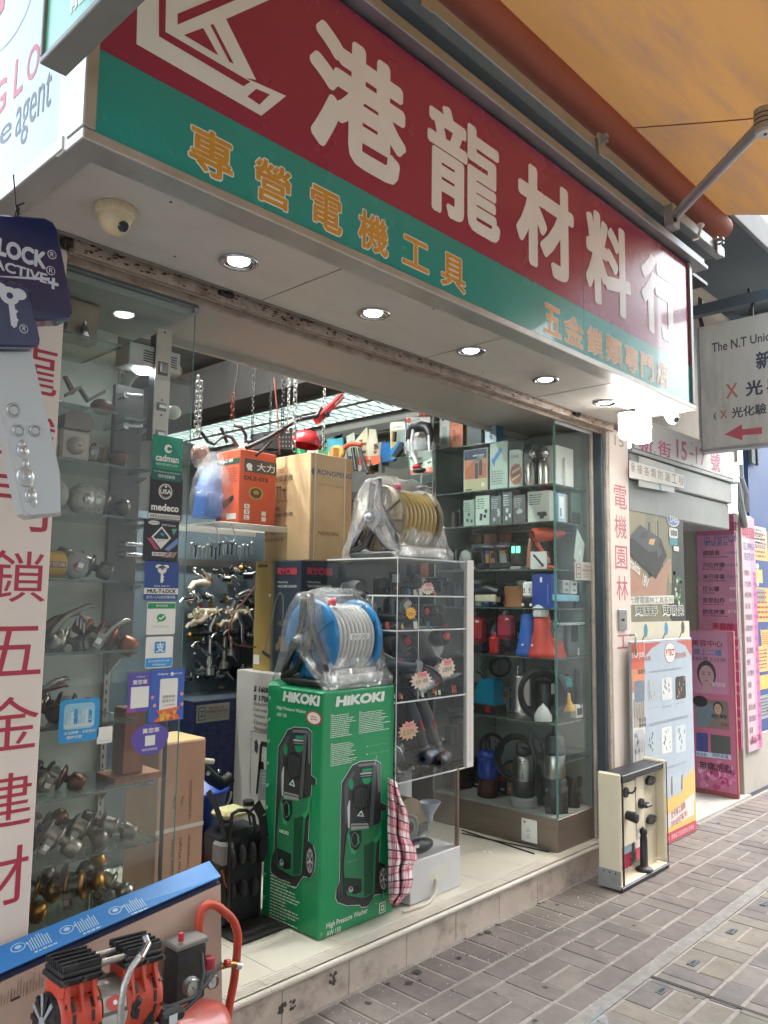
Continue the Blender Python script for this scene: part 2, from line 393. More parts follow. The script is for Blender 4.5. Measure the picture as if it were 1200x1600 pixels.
mb = MB().m(M('channel_mortar', '#85827c', .8,0,.25,20, bump=.4, dirt=.5)); mb.box((1.1,1.572,-.03),(10.5,1.625,.001)); mb.build('channel_strip', pavement)
iron = M('worn_iron', '#6c7072', .45,.8,.25,30)
for x, y in ((3.225,1.485),(3.56,1.495),(4.02,1.50),(4.50,1.505)):
    k = MB().m(iron); k.box((x-.034, y-.016,-.02),(x+.034, y+.016,.0035)); k.m(BLACK); k.box((x-.022, y-.006,.002),(x+.022, y+.006,.0042)); k.build('lifting_key_hole', pavement)
mb = MB().m(M('frame_line', '#4e4c4a', .7,.3,.3,20))
for x in (3.31,5.2): mb.box((x-.004,.7,-.02),(x+.004,1.57,.002)); mb.box((x+.008,.7,-.02),(x+.012,1.57,.002))
mb.build('cover_frame', pavement)
mb = MB().m(M('white_grit', '#cfcac0', .8,0,.1))
for i in range(420):
    x = random.choice((random.uniform(2,5.2), random.uniform(2.1,4))); y = 2.34-abs(random.gauss(0,.22)); r = random.uniform(.0012,.0038)
    if i % 2: y = random.choice((2.337,2.105,1.986,1.749,1.629))+random.gauss(0,.005); r *= .9
    a = random.random()*3; c, s = math.cos(a)*r, math.sin(a)*r
    mb.add([(x-c, y-s, .0005),(x+s, y-c, .0005),(x+c*1.6, y+s, .0005),(x-s, y+c, .0005),(x, y, r*.9)], [(0,1,4),(1,2,4),(2,3,4),(3,0,4)])
mb.build('grit', kind='stuff')
mb = MB().m(M('gum_spot', '#3d3a38', .8,0,.3,30))
for i in range(70):
    x, y, r = random.uniform(2,7.5), random.uniform(.9,2.3), random.uniform(.004,.014)
    if random.random() < .3: y = 2.34-abs(random.gauss(0,.06)); r *= 1.6
    mb.poly([(x+r*math.cos(R(40*j))*random.uniform(.6,1.2), y+r*math.sin(R(40*j))*random.uniform(.6,1.2),.0022) for j in range(9)])
mb.build('gum_spots', kind='stuff')
mb = MB().m(glassmat('thin_white_plastic', (.75,.8,.85),.9,.25))
mb.add([tuple(aZ(912,1600,.004)), tuple(aZ(955,1606,.004)), tuple(aZ(948,1588,.02)), tuple(aZ(940,1572,.028)), tuple(aZ(925,1586,.016))], [(0,1,2,4),(4,2,3)])
tag(mb.build('plastic_scrap'), 'crumpled scrap of pale clear plastic lying on the paving', 'litter')
mb = MB().m(M('step_bed', '#6e675d', .9)); mb.box((-1.5,2.372,-.1),(4.62,7.5,.146)); step = structure(mb, 'shop_step')
TF = M('stone_riser_tile', '#b9aca0', .55,0,.14,7, bump=.3, bsc=60, dirt=1.0, dcol='#54423a'); TN = M('nosing_tile', '#c6bfb2', .4,0,.08,8, bump=.2, dirt=.25, dcol='#8b8274')
TT = M('cream_floor_tile', '#cfcabb', .22,0,.05,3, bump=.05, bsc=30, dirt=.25, dcol='#a79f8e')
xs = [2.329+.3395*i for i in range(-6,8)]
for a, b in zip(xs[:-1], xs[1:]):
    b = min(b, 4.62)
    if a > 4.6: break
    k = MB().m(TF); k.bbox((a+.0015,2.358,-.02),(b-.0015,2.371,.128),.001); k.build('riser_tile', step)
x = 2.093-.168*8
while x < 4.6:
    e = min(x+.168,4.62); k = MB().m(TN)
    k.bbox((x+.001,2.352,.1465),(e-.001,2.430,.155),.0015)
    pr = [(2.352+.011*(1-math.cos(R(t)))-.011,.142+.013*math.sin(R(t))) for t in (-90,-60,-30,0,30,60,90)]
    pr += [(2.362,.155),(2.362,.129)]
    k.prism([(x+.001, q[0], q[1]) for q in pr], (e-x-.002,0,0))
    for j in range(5): k.m(TN); k.box((x+.002,2.366+j*.011,.1548),(e-.002,2.371+j*.011,.1568))
    k.build('nosing_tile', step); x += .168
for i in range(-4,9):
    for j in range(5):
        a, b = 3.686+(i-7)*.334,2.432+j*.33
        if a > 4.6 or a < 1.0: continue
        k = MB().m(TT); k.bbox((a+.001, b+.001,.1465),(min(a+.333,4.62), b+.329,.1545),.0008); k.build('floor_tile', step)
mb = MB().m(TT); mb.box((-1.5,4.09,.146),(4.62,7.5,.1545)); mb.build('rear_floor', step)
mb = MB().m(M('dark_chip', '#4c443e', .9,0,.3,60, bump=.6))
for cx, cz, r in ((2.238,.085,.022),(2.25,.07,.014),(2.04,.06,.02),(1.99,.07,.024)):
    for k in range(7):
        a, b = cx+random.uniform(-r, r)*.7, cz+random.uniform(-r, r); q = r*random.uniform(.25,.55)
        mb.poly([(a+q*math.cos(t)*random.uniform(.6,1),2.3574-.00015*k, b+q*math.sin(t)*random.uniform(.6,1)) for t in [R(60*i) for i in range(6)]])
mb.build('chipped_patch', step)
SOF = M('soffit_paint', '#bfb9b0', .38,0,.07,2.0, dirt=.35, dcol='#8f8474', aniso=(1,2.2,1))
mb = MB().m(SOF); mb.box((.80,1.768,2.62),(4.40,2.27,2.66)); soffit = structure(mb, 'soffit')
k = MB().m(M('soffit_joint', '#7d766c', .7)); 
for x in (1.72,2.64,3.56): k.box((x-.0015,1.77,2.6185),(x+.0015,2.268,2.6199))
k.box((.80,2.255,2.612),(4.40,2.262,2.6199)); k.box((.80,1.79,2.6165),(4.40,1.798,2.6199)); k.build('panel_joint', soffit)
k = MB().m(DARKM)
for x, y in ((1.10,1.86),(1.30,2.16),(2.2,1.84),(3.0,2.2),(3.9,2.17),(4.3,2.1)): k.cyl((x, y, 2.6185),(x, y, 2.6202),.004, n=8)
k.build('screw_head', soffit)
mb = MB().m(M('soffit_inner', '#a8a49b', .5,0,.06,2, dirt=.15)); mb.box((1.04,2.385,2.632),(4.47,2.90,2.66)); mb.box((1.04,2.895,2.60),(4.47,2.915,2.66)); structure(mb, 'inner_soffit')
rust = M('flaking_painted_steel', '#a8988a', .7,.1,.25,22, bump=.6, bsc=60, dirt=1.0, dcol='#5b3626')
tr = thing('shutter_track', 'peeling rusty overhead shutter track along the shop opening', 'shutter track', (2.7,2.33,2.6))
mb = MB().m(rust); mb.box((1.035,2.285,2.585),(4.47,2.30,2.64)); mb.box((1.035,2.352,2.575),(4.47,2.37,2.64)); mb.build('guide_rail', tr)
mb = MB().m(M('track_shadow', '#5d534a', .8,.2,.3,20)); mb.box((1.035,2.302,2.605),(4.47,2.350,2.62)); mb.m(rust); mb.box((1.035,2.318,2.590),(4.47,2.332,2.606)); mb.build('slat_slot', tr)
for x in (1.58,4.0):
    k = MB().m(DARKM); k.bbox((x-.03,2.262,2.598),(x+.03,2.284,2.618),.004); k.box((x-.01,2.25,2.602),(x+.012,2.30,2.612)); k.build('latch', tr)
mb = MB().m(M('rust_flake', '#54301f', .9,.1,.3,60))
for i in range(230):
    x = random.choice((random.uniform(1.04,2.2), random.uniform(1.04,4.4))); z = random.uniform(2.588,2.636); r = random.uniform(.002,.008)
    mb.poly([(x-r*1.8,2.2845, z),(x, 2.2845, z-r*.6),(x+r*1.6,2.2845, z+r*.2),(x, 2.2845, z+r*.6)])
mb.build('flaking_paint', tr)
WALL = M('old_beige_render', '#b5aa9a', .75,0,.1,2, bump=.2, dirt=.4, dcol='#7d7468')
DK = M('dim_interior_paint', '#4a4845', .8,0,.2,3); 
mb = MB().m(WALL); mb.box((.84,2.30,2.665),(4.9,2.6,12)); structure(mb, 'wall_above_shop')
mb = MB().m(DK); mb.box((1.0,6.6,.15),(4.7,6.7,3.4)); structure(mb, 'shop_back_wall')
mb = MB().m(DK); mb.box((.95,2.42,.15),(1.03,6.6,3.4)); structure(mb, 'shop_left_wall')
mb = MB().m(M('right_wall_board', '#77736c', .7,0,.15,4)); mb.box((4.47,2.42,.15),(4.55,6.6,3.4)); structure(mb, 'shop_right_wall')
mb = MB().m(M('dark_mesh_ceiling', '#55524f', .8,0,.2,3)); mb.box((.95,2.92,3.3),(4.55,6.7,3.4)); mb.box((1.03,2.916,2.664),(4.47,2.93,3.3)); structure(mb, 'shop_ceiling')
mb = MB().m(M('ceiling_mesh_wire', '#8a8782', .6,.4,.1))
for i in range(70): x = 1.1+i*.03; mb.box((x, 2.95,3.285),(x+.004,4.6,3.288))
for j in range(55): y = 2.95+j*.03; mb.box((1.1, y, 3.289),(3.2, y+.004,3.292))
mb.build('ceiling_mesh', kind='stuff')
def far_block(x0, x1, y, h, col, label):  # blocks out of view, heights shaped to cut skylight and leave a sky reflection
    r = thing('unseen_apartment_block', label, 'building', ((x0+x1)/2, y, 0), 'buildings across the street')
    mb = MB().m(M('render_'+col[1:], col, .8,0,.1,1)); mb.box((x0, y-8,-.14),(x1, y, h)); mb.build('wall', r)
    me = None; wm = M('far_window', '#39454c', .2,0,.2,1); n = int((x1-x0)/2.6)
    for i in range(n):
        for j in range(int(h/3.1)-1):
            if me is None:
                k = MB().m(wm); k.box((-.65,-.03,0),(.65,.03,1.4)); o = k.build('window', r); me = o.data; o.location = (x0+1.3+i*2.6-(x0+x1)/2,.01,3.6+j*3.1)
            else:
                o = bpy.data.objects.new('window', me); COL.objects.link(o); o.parent = r; o.location = (x0+1.3+i*2.6-(x0+x1)/2,.01,3.6+j*3.1)
far_block(-18,-2,-9,26, '#a79f92', 'beige apartment block opposite, reflected faintly in the fascia')
far_block(-1,19,-9.5,24, '#b8b5ae', 'pale grey apartment block opposite, reflected in the red fascia')
far_block(24,40,-9.5,9.5, '#8f938f', 'low grey green block far down the street opposite')
# ================================================================== FASCIA SIGN
S = thing('fascia_sign', 'big red and green shop fascia with cream Chinese characters', 'shop sign', (2.5,1.70,2.6))
RED = M('fascia_red', '#9c244c', .24,0,.05,3, coat=.25, dirt=0); GRN = M('fascia_green', '#149a92', .24,0,.05,3, coat=.25, dirt=0)
CRM = M('fascia_cream', '#f3f1ef', .2,0,.05,5, coat=.2); ORG = M('fascia_orange', '#d99a3c', .25,0,.05,5)
SX0, SX1, SZ0, SZM, SZ1 = .80,4.215,2.617,2.829,3.405
for a, b in ((SX0,3.062),(3.064, SX1)):
    k = MB().m(RED); k.box((a, 1.70, SZM),(b, 1.76, SZ1)); k.build('red_panel', S)
    k = MB().m(GRN); k.box((a, 1.70, SZ0),(b, 1.76, SZM-.0005)); k.build('green_panel', S)
frm = M('fascia_frame', '#b4b1aa', .3,.5,.1,6, dirt=.5, dcol='#6f5c4c')
mb = MB().m(frm); mb.bbox((.765,1.685,2.585),(4.25,1.775,2.613),.003); mb.build('lower_trim', S)
mb = MB().m(frm); mb.bbox((.765,1.688,2.617),(.797,1.775,3.42),.003); mb.build('side_trim', S)
mb = MB().m(ALU); mb.bbox((4.2155,1.688,2.617),(4.25,1.775,3.42),.003); mb.build('side_trim', S)
mb = MB().m(ALU); mb.bbox((.765,1.655,3.423),(4.40,1.78,3.445),.003); mb.bbox((.765,1.675,3.446),(4.40,1.70,3.49),.003); mb.build('top_cap', S)
F = lambda: Face((0,1.70,0),(1,0,0),(0,0,1))
f = F(); kp = CRM
f.ppx([(216,-60),(213,69),(408,181),(447,150),(384,122),(400,125),(353,30),(470,-22),(500,-60)], kp, 1)
f.ppx([(248,-60),(248,57),(380,135),(391,128),(258,50),(260,-60)], RED, 2)
f.ppx([(277,22),(277,39),(420,-22),(400,-29)], RED, 2); f.ppx([(287,55),(317,44),(341,87)], RED, 2)
f.ppx([(328,39),(333,38),(365,100),(358,97)], RED, 2); f.ppx([(400,139),(421,148),(405,164),(386,151)], RED, 2)
f.mb.build('emblem', S)
for t, L_, R_, T_, B_ in (('港', 481,635,(504,29),(617,294)),('龍', 667,781,(687,158),(775,383)),('材', 806,896,(831,258),(879,442)),('料', 915,985,(968,356),(978,500)),('行', 1002,1059,(1018,398),(1048,537))):
    f = F(); f.fit(t, (L_, (T_[1]+B_[1])/2),(R_, (T_[1]+B_[1])/2), T_, B_, CRM, 2,.026 if t == '龍' else .038); f.mb.build('character', S)
zt, zb = F().px(628,362)[1]+.012, F().px(670,431)[1]-.012
for t, a, b, ym in (('專', 293,367,233),('營', 395,456,285),('電', 483,536,325),('機', 558,608,365),('工', 627,671,396),('具', 688,728,420),('五', 849,877,500),('金', 880,912,517),('鎖', 916,942,535),('類', 945,972,548),('專', 975,997,563),('門', 1000,1021,576),('店', 1025,1044,587)):
    f = F(); u0, u1 = f.px(a, ym)[0], f.px(b, ym)[0]; z0, z1 = (zb, zt) if t != '工' else (zb+.012, zt-.012)
    f.text(t, u0, z0, u1, z1, CRM, 1,.047); f.text(t, u0+.004, z0+.004, u1-.004, z1-.004, ORG, 2,.022); f.mb.build('character', S)
W = thing('side_sign', 'white light box sign at the corner lettered LOCK and sole agent', 'corner sign', (.81,2.4,2.6))
WH = M('sign_white_acrylic', '#8d9ba3', .2,0,.02,2, dirt=.06)
mb = MB().m(WH); mb.box((.78,1.78,2.64),(.84,3.2,3.9)); mb.build('panel', W)
mb = MB().m(M('corner_trim_white', '#c9c6c2', .35,0,.08,6, dirt=.4)); mb.bbox((.772,1.7765,2.60),(.779,1.84,3.9),.002); mb.build('corner_trim', W)
mb = MB().m(frm); mb.bbox((.768,1.80,2.603),(.845,3.2,2.639),.003); mb.build('lower_trim', W)
def FS(): return Face((.78,1.76,0),(0,-1,0),(0,0,1))
f = FS()
rd, bk = ink('#c0393c'), ink('#33363a')
f.fit('L', (23,120),(36,120),(23,97),(28,148), rd, 1,.01); f.fit('O', (43,96),(61,96),(52,72),(52,122), rd, 1,.01); f.fit('C', (63,66),(82,66),(72,40),(72,93), rd, 1,.01); f.fit('G', (-12,155),(9,155),(0,128),(0,178), rd, 1,.01)
f.fit('agent', (26,175),(81,130),(78,111),(40,222), bk, 1,.0,.0); f.fit('sole', (-45,235),(18,200),(2,189),(5,226), bk, 1,0)
f.fit('G', (-30,20),(6,20),(0,-40),(0,26), rd, 1,.02)
u0, v0 = f.px(0,80); pts = [f.px(*q) for q in ((0,80),(14,66),(27,48),(38,27),(46,6),(52,-20))]; f.line(pts, .004, ink('#8e9aa0'),1)
f.mb.build('lettering', W)
G = thing('projecting_sign', 'pale green light box sign projecting over the top corner of the fascia', 'shop sign', (.67,1.5,2.7))
gg = M('projecting_green', '#62a98c', .25,0,.03,2, dirt=.1)
mb = MB().m(gg); mb.box((.655,.2,2.705),(.70,1.650,3.6)); mb.build('panel', G)
mb = MB().m(M('grey_sign_tray', '#85857f', .5,.2,.12,8, dirt=.4)); mb.bbox((.648,.2,2.690),(.708,1.660,2.704),.002); mb.bbox((.648,1.6505,2.706),(.708,1.660,3.6),.002); mb.build('tray', G)
f = Face((.655,0,0),(0,-1,0),(0,0,1)); f.fit('龍', (110,-12),(135,0),(125,-30),(115,18), ink('#dfe9e2'),1,.03); f.mb.build('lettering', G)
P = thing('pillar_sign', 'cream pillar board with large red Chinese characters left of the window', 'pillar sign', (.7,2.4,0))
PC = M('pillar_cream', '#d8cbc1', .5,0,.05,3, dirt=.1, dcol='#9a8d80')
mb = MB().m(PC); mb.bbox((.3,2.33,0),(1.032,2.42,2.60),.003); mb.build('panel', P)
f = Face((0,2.33,0),(1,0,0),(0,0,1)); rr = ink('#a62f45')
for t, rt, T_, B_ in (('龍', 90,(80,543),(75,619)),('鐵', 86,(80,652),(70,722)),('門', 76,(50,746),(66,832)),('鎖', 72,(60,862),(66,941)),('五', 65,(60,978),(60,1053)),('金', 60,(25,1088),(30,1170)),('建', 50,(35,1205),(30,1290)),('材', 43,(30,1320),(28,1409))):
    ym = (T_[1]+B_[1])/2; u1 = f.px(rt, ym)[0]; f.text(t, u1-.17, f.px(*B_)[1], u1, f.px(*T_)[1], rr, 1,.0)
f.mb.build('lettering', P)
Q = thing('pillar_sign', 'narrow cream pillar board numbered 15 with small red characters', 'pillar sign', (4.6,2.35,0))
mb = MB().m(PC); mb.bbox((4.492,2.33,0),(4.745,2.55,2.618),.003); mb.build('panel', Q)
f = Face((0,2.33,0),(1,0,0),(0,0,1))
f.fit('15', (960,693),(974,693),(965,681),(972,699), ink('#8c8078'),1)
for t, a, b, ym, T_, B_ in (('電', 959,979,777,(966,758),(975,796)),('機', 960,979,825,(968,805),(975,842)),('園', 961,980,873,(970,853),(975,890)),('林', 963,981,920,(970,900),(975,938)),('工', 964,983,998,(970,992),(975,1013))):
    f.fit(t, (a, ym),(b, ym), T_, B_, ink('#b5606a'),1,.005)
f.mb.build('lettering', Q)
mb = MB().m(STEEL); a = aY(965,985,2.33); b = aY(977,952,2.33); mb.bbox((a.x, 2.318, a.z),(b.x, 2.33, b.z),.003); mb.m(BLACK); c = (a+b)/2; mb.cyl((c.x, 2.319, c.z),(c.x, 2.312, c.z),.009)
mb.build('switch_plate', Q)
mb = MB().m(M('weathered_frame', '#b3a89b', .5,.1,.2,12, dirt=.7)); mb.bbox((4.462,2.335,.155),(4.488,2.42,2.60),.003); mb.m(M('slate_frame', '#49565e', .45,.2,.2,10, dirt=.4)); mb.bbox((4.43,2.352,.155),(4.460,2.415,2.574),.003)
mb.m(M('weathered_frame')); mb.bbox((4.405,2.405,.155),(4.428,2.425,2.574),.003); tag(mb.build('door_post'), 'weathered grey and slate shutter post beside the numbered pillar', 'door post')
# ================================================================== LAMPS AND CAMERAS UNDER THE SOFFIT
LAMP = emis('lamp_diffuser', (1,.97,.9),5.0); LAMP_DIM = emis('lamp_diffuser_soft', (1,.97,.92),2.2)
dl_lab = ['first round downlight, beside the left dome camera', 'second round downlight under the fascia', 'third round downlight, middle of the soffit', 'fourth round downlight under the soffit, above the glass cabinet', 'fifth downlight, next to the bright floodlight']
for i, (x, s) in enumerate(((1.458,1),(2.081,1),(2.689,1),(3.29,1),(3.89,1))):
    d = thing('downlight', dl_lab[i], 'downlight', (0,0,0), 'round downlights in the soffit')
    k = MB().m(CHROME); k.lathe([(.062,0),(.064,-.006),(.058,-.010),(.050,-.006),(.049,.012)], n=28); k.build('rim', d)
    k = MB().m(CHROME); k.lathe([(.049,-.004),(.040,-.0015),(.034,-.001)], n=24); k.build('reflector', d)
    k = MB().m(LAMP if i in (0,1,3) else LAMP_DIM); k.lathe([(.0,-.010),(.02,-.009),(.032,-.005),(.036,.0)], n=24); k.build('diffuser', d)
    put(d, (x, 2.037,2.6195))
def dome(loc, label, rz, col):
    d = thing('dome_camera', label, 'security camera'); m = M('camera_'+col[1:], col, .4,0,.1,12, dirt=.3)
    k = MB().m(m); k.lathe([(.066,0),(.067,-.012),(.062,-.026),(.055,-.030)], n=28)
    for i in range(28): t = 2*math.pi*i/28; k.cyl((math.cos(t)*.066, math.sin(t)*.066,-.003),(math.cos(t)*.063, math.sin(t)*.063,-.024),.0022, n=5)
    k.build('base', d)
    k = MB().m(m); k.lathe([(.055,-.030),(.052,-.045),(.040,-.070),(.022,-.088),(0,-.094)], n=24); k.build('housing', d)
    k = MB().m(M('lens_black', '#15181a', .08,0,.1, spec=.8)); k.cyl((.010,-.010,-.056),(.030,-.030,-.072),.023,.017,18); k.m(M('lens_glint', '#26383c', .1,.4)); k.cyl((.030,-.030,-.0722),(.0305,-.0305,-.0726),.008, n=14); k.build('lens', d)
    return put(d, loc, rz, .85)
dome((1.017,2.007,2.619), 'cream dome security camera under the soffit left end', R(-30), '#cdb996')
dome((4.31,1.84,2.619), 'white dome security camera beside the glaring floodlight', R(-90), '#d6d2c6')
fl = thing('floodlight', 'glaring white floodlight fixed under the right end of the soffit', 'floodlight', (4.15,1.98,2.5))
FLOOD2 = emis('floodlight_side', (1,.98,.95),9.)
FLOOD = emis('floodlight_face', (1,.98,.95),42.)
k = MB().m(ALU); k.bbox((4.03,1.955,2.445),(4.27,2.035,2.585),.008); k.m(DARKM); k.box((4.13,1.98,2.586),(4.17,2.01,2.6195)); k.build('housing', fl)
k = MB().m(FLOOD); k.add([(4.035,1.953,2.45),(4.265,1.953,2.45),(4.265,1.950,2.58),(4.035,1.950,2.58)], [(0,1,2,3)]); k.build('lit_face', fl)
k = MB().m(FLOOD2); k.add([(4.028,2.03,2.45),(4.028,1.96,2.45),(4.028,1.96,2.58),(4.028,2.03,2.58)], [(0,1,2,3)])
k.add([(4.035,1.96,2.443),(4.035,2.03,2.443),(4.265,2.03,2.443),(4.265,1.96,2.443)], [(0,1,2,3)]); k.build('lit_side', fl)
# ================================================================== AWNING
A = thing('awning', 'orange canvas awning with roller tube and folding arm above the fascia', 'awning', (2.5,1.7,3.6))
mb = MB().m(M('awning_roll', '#a8604e', .7,0,.06,3, aniso=(.4,4,4)))
mb.cyl((-1.2,1.70,3.80),(4.74,1.70,3.80),.072, n=28); mb.m(M('roll_seam', '#6c2533', .7)); mb.build('roller_tube', A)
def canvas():
    m = M('awning_canvas', '#9c7446', .8,0,.24,.5, aniso=(.5,2.2,2.2), dirt=.9, dcol='#6c5a5a')
    N = m.node_tree.nodes; L = m.node_tree.links; b = N['Principled BSDF']; o = N['Material Output']
    tr = N.new('ShaderNodeBsdfTranslucent'); mx = N.new('ShaderNodeMixShader'); mx.inputs[0].default_value = .32
    L.new(b.inputs['Base Color'].links[0].from_socket, tr.inputs[0]); L.new(b.outputs[0], mx.inputs[1]); L.new(tr.outputs[0], mx.inputs[2]); L.new(mx.outputs[0], o.inputs[0]); return m
cv = canvas(); mb = MB().m(cv); vs = []; nx, ny = 40,16
for i in range(nx+1):
    for j in range(ny+1):
        x = -1.2+5.93*i/nx; t = j/ny; vs.append((x, 1.675-2.3*t, 3.872-.62*t-.05*math.sin(math.pi*t)+.006*math.sin(x*3+t*5)))
mb.add(vs, [(i*(ny+1)+j, (i+1)*(ny+1)+j, (i+1)*(ny+1)+j+1, i*(ny+1)+j+1) for i in range(nx) for j in range(ny)], True); mb.build('canvas', A)
mb = MB().m(M('canvas_seam', '#8f5b3c', .8));
for x in (-.1,1.1,2.3,3.5): mb.tube([(x, 1.66-2.25*t, 3.860-.62*t-.05*math.sin(math.pi*t)) for t in [i/12 for i in range(13)]], .003,4)
mb.build('seam', A)
mb = MB().m(ALU); mb.bbox((-1.2,1.64,3.56),(4.62,1.69,3.62),.004); mb.build('square_bar', A)
mb = MB().m(M('dull_blue_alu', '#7d868c', .4,.5,.12,6, dirt=.3)); mb.bbox((-1.2,1.70,3.575),(4.62,1.77,3.66),.004); mb.m(DARKM); mb.box((-1.2,1.775,3.45),(4.7,2.29,3.47)); mb.build('cassette_rail', A)
for x in (1.9,3.12,4.5):
    k = MB().m(ALU); k.bbox((x-.03,1.625,3.535),(x+.03,1.638,3.64),.003); k.cyl((x, 1.63,3.60),(x, 1.60,3.60),.008, n=8); k.box((x-.012,1.6,3.62),(x+.012,1.75,3.632)); k.build('bracket', A)
el = aY(1195,190,1.0); ar0 = aY(1052,340,1.60)
k = MB().m(ALU); k.tube([ar0,(ar0*.6+el*.4), el], [.026,.024,.026], 12); k.build('arm', A)
k = MB().m(ALU); k.cyl(el+Vector((0,0,-.04)), el+Vector((0,0,.05)),.042, n=20); k.m(M('white_joint', '#c9cac8', .35,.2)); k.cyl(el+Vector((0,0,-.055)), el+Vector((0,0,-.038)),.036, n=20); k.m(DARKM); k.cyl(el+Vector((0,0,-.058)), el+Vector((0,0,-.054)),.007, n=8)
for t in (-.02,0,.02): k.m(DARKM); k.cyl(el+Vector((0,0, t)), el+Vector((0,0, t+.005)),.0428, n=20)
k.build('elbow', A)
k = MB().m(ALU); k.tube([el, el+Vector((1.0,-.85,-.22))], .024,12); k.build('forearm', A)
k = MB().m(ALU); k.bbox(ar0+Vector((-.045,-.02,-.06)), ar0+Vector((.035,.03,.06)),.006); k.m(DARKM); k.cyl(ar0+Vector((-.03,-.03,-.03)), ar0+Vector((-.03,.0,-.03)),.012, n=10); k.cyl(ar0+Vector((.02,-.03,.03)), ar0+Vector((.02,.0,.03)),.012, n=10); k.build('shoulder', A)
k = MB().m(PAPER); k.tube([aY(1097,352,1.6), aY(1093,362,1.6), aY(1091,372,1.6), aY(1083,375,1.6)], .007,7); k.cyl(aY(1097,352,1.6), aY(1093,352,1.6),.014, n=10); k.build('crank_hook', A)
k = MB().m(ALU); k.bbox((-1.2,-.66,3.22),(4.74,-.62,3.30),.005); k.build('front_bar', A)
# ================================================================== RIGHT: NEIGHBOURING ENTRANCE, BOARDS AND SIGNS
pale = M('old_white_paint', '#a39f97', .7,0,.1,3, dirt=.5, dcol='#7c766c')
mb = MB().m(M('entrance_dark', '#40474c', .8,0,.2,2)); mb.box((5.62,3.4,0),(6.9,3.5,2.6)); structure(mb, 'entrance_wall')
mb = MB().m(M('threshold_slab', '#a5a29b', .75,0,.15,6, bump=.3, dirt=.5)); mb.box((4.63,2.362,-.1),(6.84,3.45,.012)); structure(mb, 'entrance_floor')
mb = MB().m(M('grey_shutter_box', '#8b8f8d', .5,.1,.08,4, dirt=.3)); mb.bbox((4.76,2.34,2.12),(6.50,2.75,2.33),.01); mb.m(M('grey_shutter_lid', '#9ea1a0', .5,.1,.08,4, dirt=.3)); mb.bbox((4.76,2.325,2.333),(6.53,2.75,2.50),.008); mb.bbox((4.76,2.31,2.503),(6.62,2.75,2.53),.004)
tag(mb.build('shutter_box'), 'grey painted shutter housing over the neighbouring entrance', 'shutter box')
mb = MB().m(M('entrance_back', '#575c5e', .8)); mb.box((4.76,2.76,.012),(4.80,3.4,2.6)); mb.box((4.76,2.6,2.532),(6.9,3.4,2.6)); structure(mb, 'entrance_ceiling')
NB = thing('number_board', 'long white board with red street number 15-17 above the entrance', 'number board', (5.6,2.32,2.53))
mb = MB().m(M('number_board_white', '#b9b7b4', .45,0,.05,5, dirt=.15)); mb.box((4.80,2.312,2.536),(6.57,2.335,2.752)); mb.build('panel', NB)
f = Face((0,2.312,0),(1,0,0),(0,0,1)); mg = ink('#a8567a')
for t, a, b, ym, T_, B_ in (('街', 1028,1048,700,(1035,689),(1040,714)),('15', 1057,1073,703,(1058,686),(1070,720)),('-', 1077,1084,709,(1079,707),(1083,712)),('17', 1087,1102,713,(1088,698),(1098,728)),('號', 1110,1125,721,(1115,705),(1122,738)),('新', 998,1020,690,(1005,676),(1010,706))):
    f.fit(t, (a, ym),(b, ym), T_, B_, mg, 1,.018)
for x, y in ((1080,693),(1128,710),(1081,726),(1127,741),(1023,707)): u, v = f.px(x, y); f.disc(u, v, .008, bk, 1, n=6)
f.mb.build('lettering', NB)
N1 = thing('notice_strip', 'white strip notice in brown Chinese lettering on the shutter box', 'notice', (5.2,2.30,2.3))
f = Face((0,2.306,0),(1,0,0),(0,0,1)); f.ppx([(983,746),(983,719),(1069,743),(1069,763)], PAPER, 0)
for i, t in enumerate('承接各類防漏工程'): xa = 985+i*10.8; f.fit(t, (xa, 735+i*2.6),(xa+7.5,735+i*2.6),(xa+3,723+i*3),(xa+3,737+i*3), ink('#8a6a66'),1)
f.mb.build('strip', N1)
N2 = thing('paper_notice', 'small grey paper notice stuck half hidden behind the strip notice', 'notice', (5.2,2.31,2.3))
f = Face((0,2.311,0),(1,0,0),(0,0,1)); f.ppx([(998,760),(998,712),(1054,730),(1054,770)], ink('#b9bab6'),0); u, v = f.px(1031,760); f.poly([(u-.02, v+.03),(u+.02, v+.02),(u+.03, v-.03),(u-.01, v-.02)], ink('#4f8fb0'),1)
f.mb.build('sheet', N2)
BP = thing('tool_poster', 'large power tool poster with a hand gripping a black battery', 'poster', (5.2,2.36,1.0))
mb = MB().m(M('poster_backing', '#6a6c66', .6)); mb.box((4.748,2.345,.9),(5.605,2.37,2.46)); mb.build('backing', BP)
f = Face((0,2.345,0),(1,0,0),(0,0,1)); U = lambda q: f.px(*q)
L0, R0 = 4.748,5.604; zt, zh, zb = U((1068,745))[1]-.02, U((1069,793))[1], U((1075,1003))[1]
f.rect(L0, zh, R0, zt, ink('#2c7a78'),1); f.rect(L0, zb, R0, zh, ink('#7c785e'),1)
for i in range(26):
    a = random.uniform(L0+.25, R0-.03); w = random.uniform(.01,.05); z1 = random.uniform(1.7, zh); z0 = random.uniform(1.45, z1-.1)
    f.rect(a, z0, min(a+w, R0), z1, ink(random.choice(['#a29a70', '#6f7758', '#c2b27e', '#4a5546', '#33403a'])),1+random.random()*.8)
f.poly([(R0, zh),(R0-.17, zh-.02),(R0-.22, zb+.35),(R0-.30, zb+.2),(R0, zb)], ink('#1c2826'),2); f.poly([(L0, zh),(L0+.3, zh),(L0+.2, zh-.3),(L0, zh-.4)], ink('#8c8468'),2)
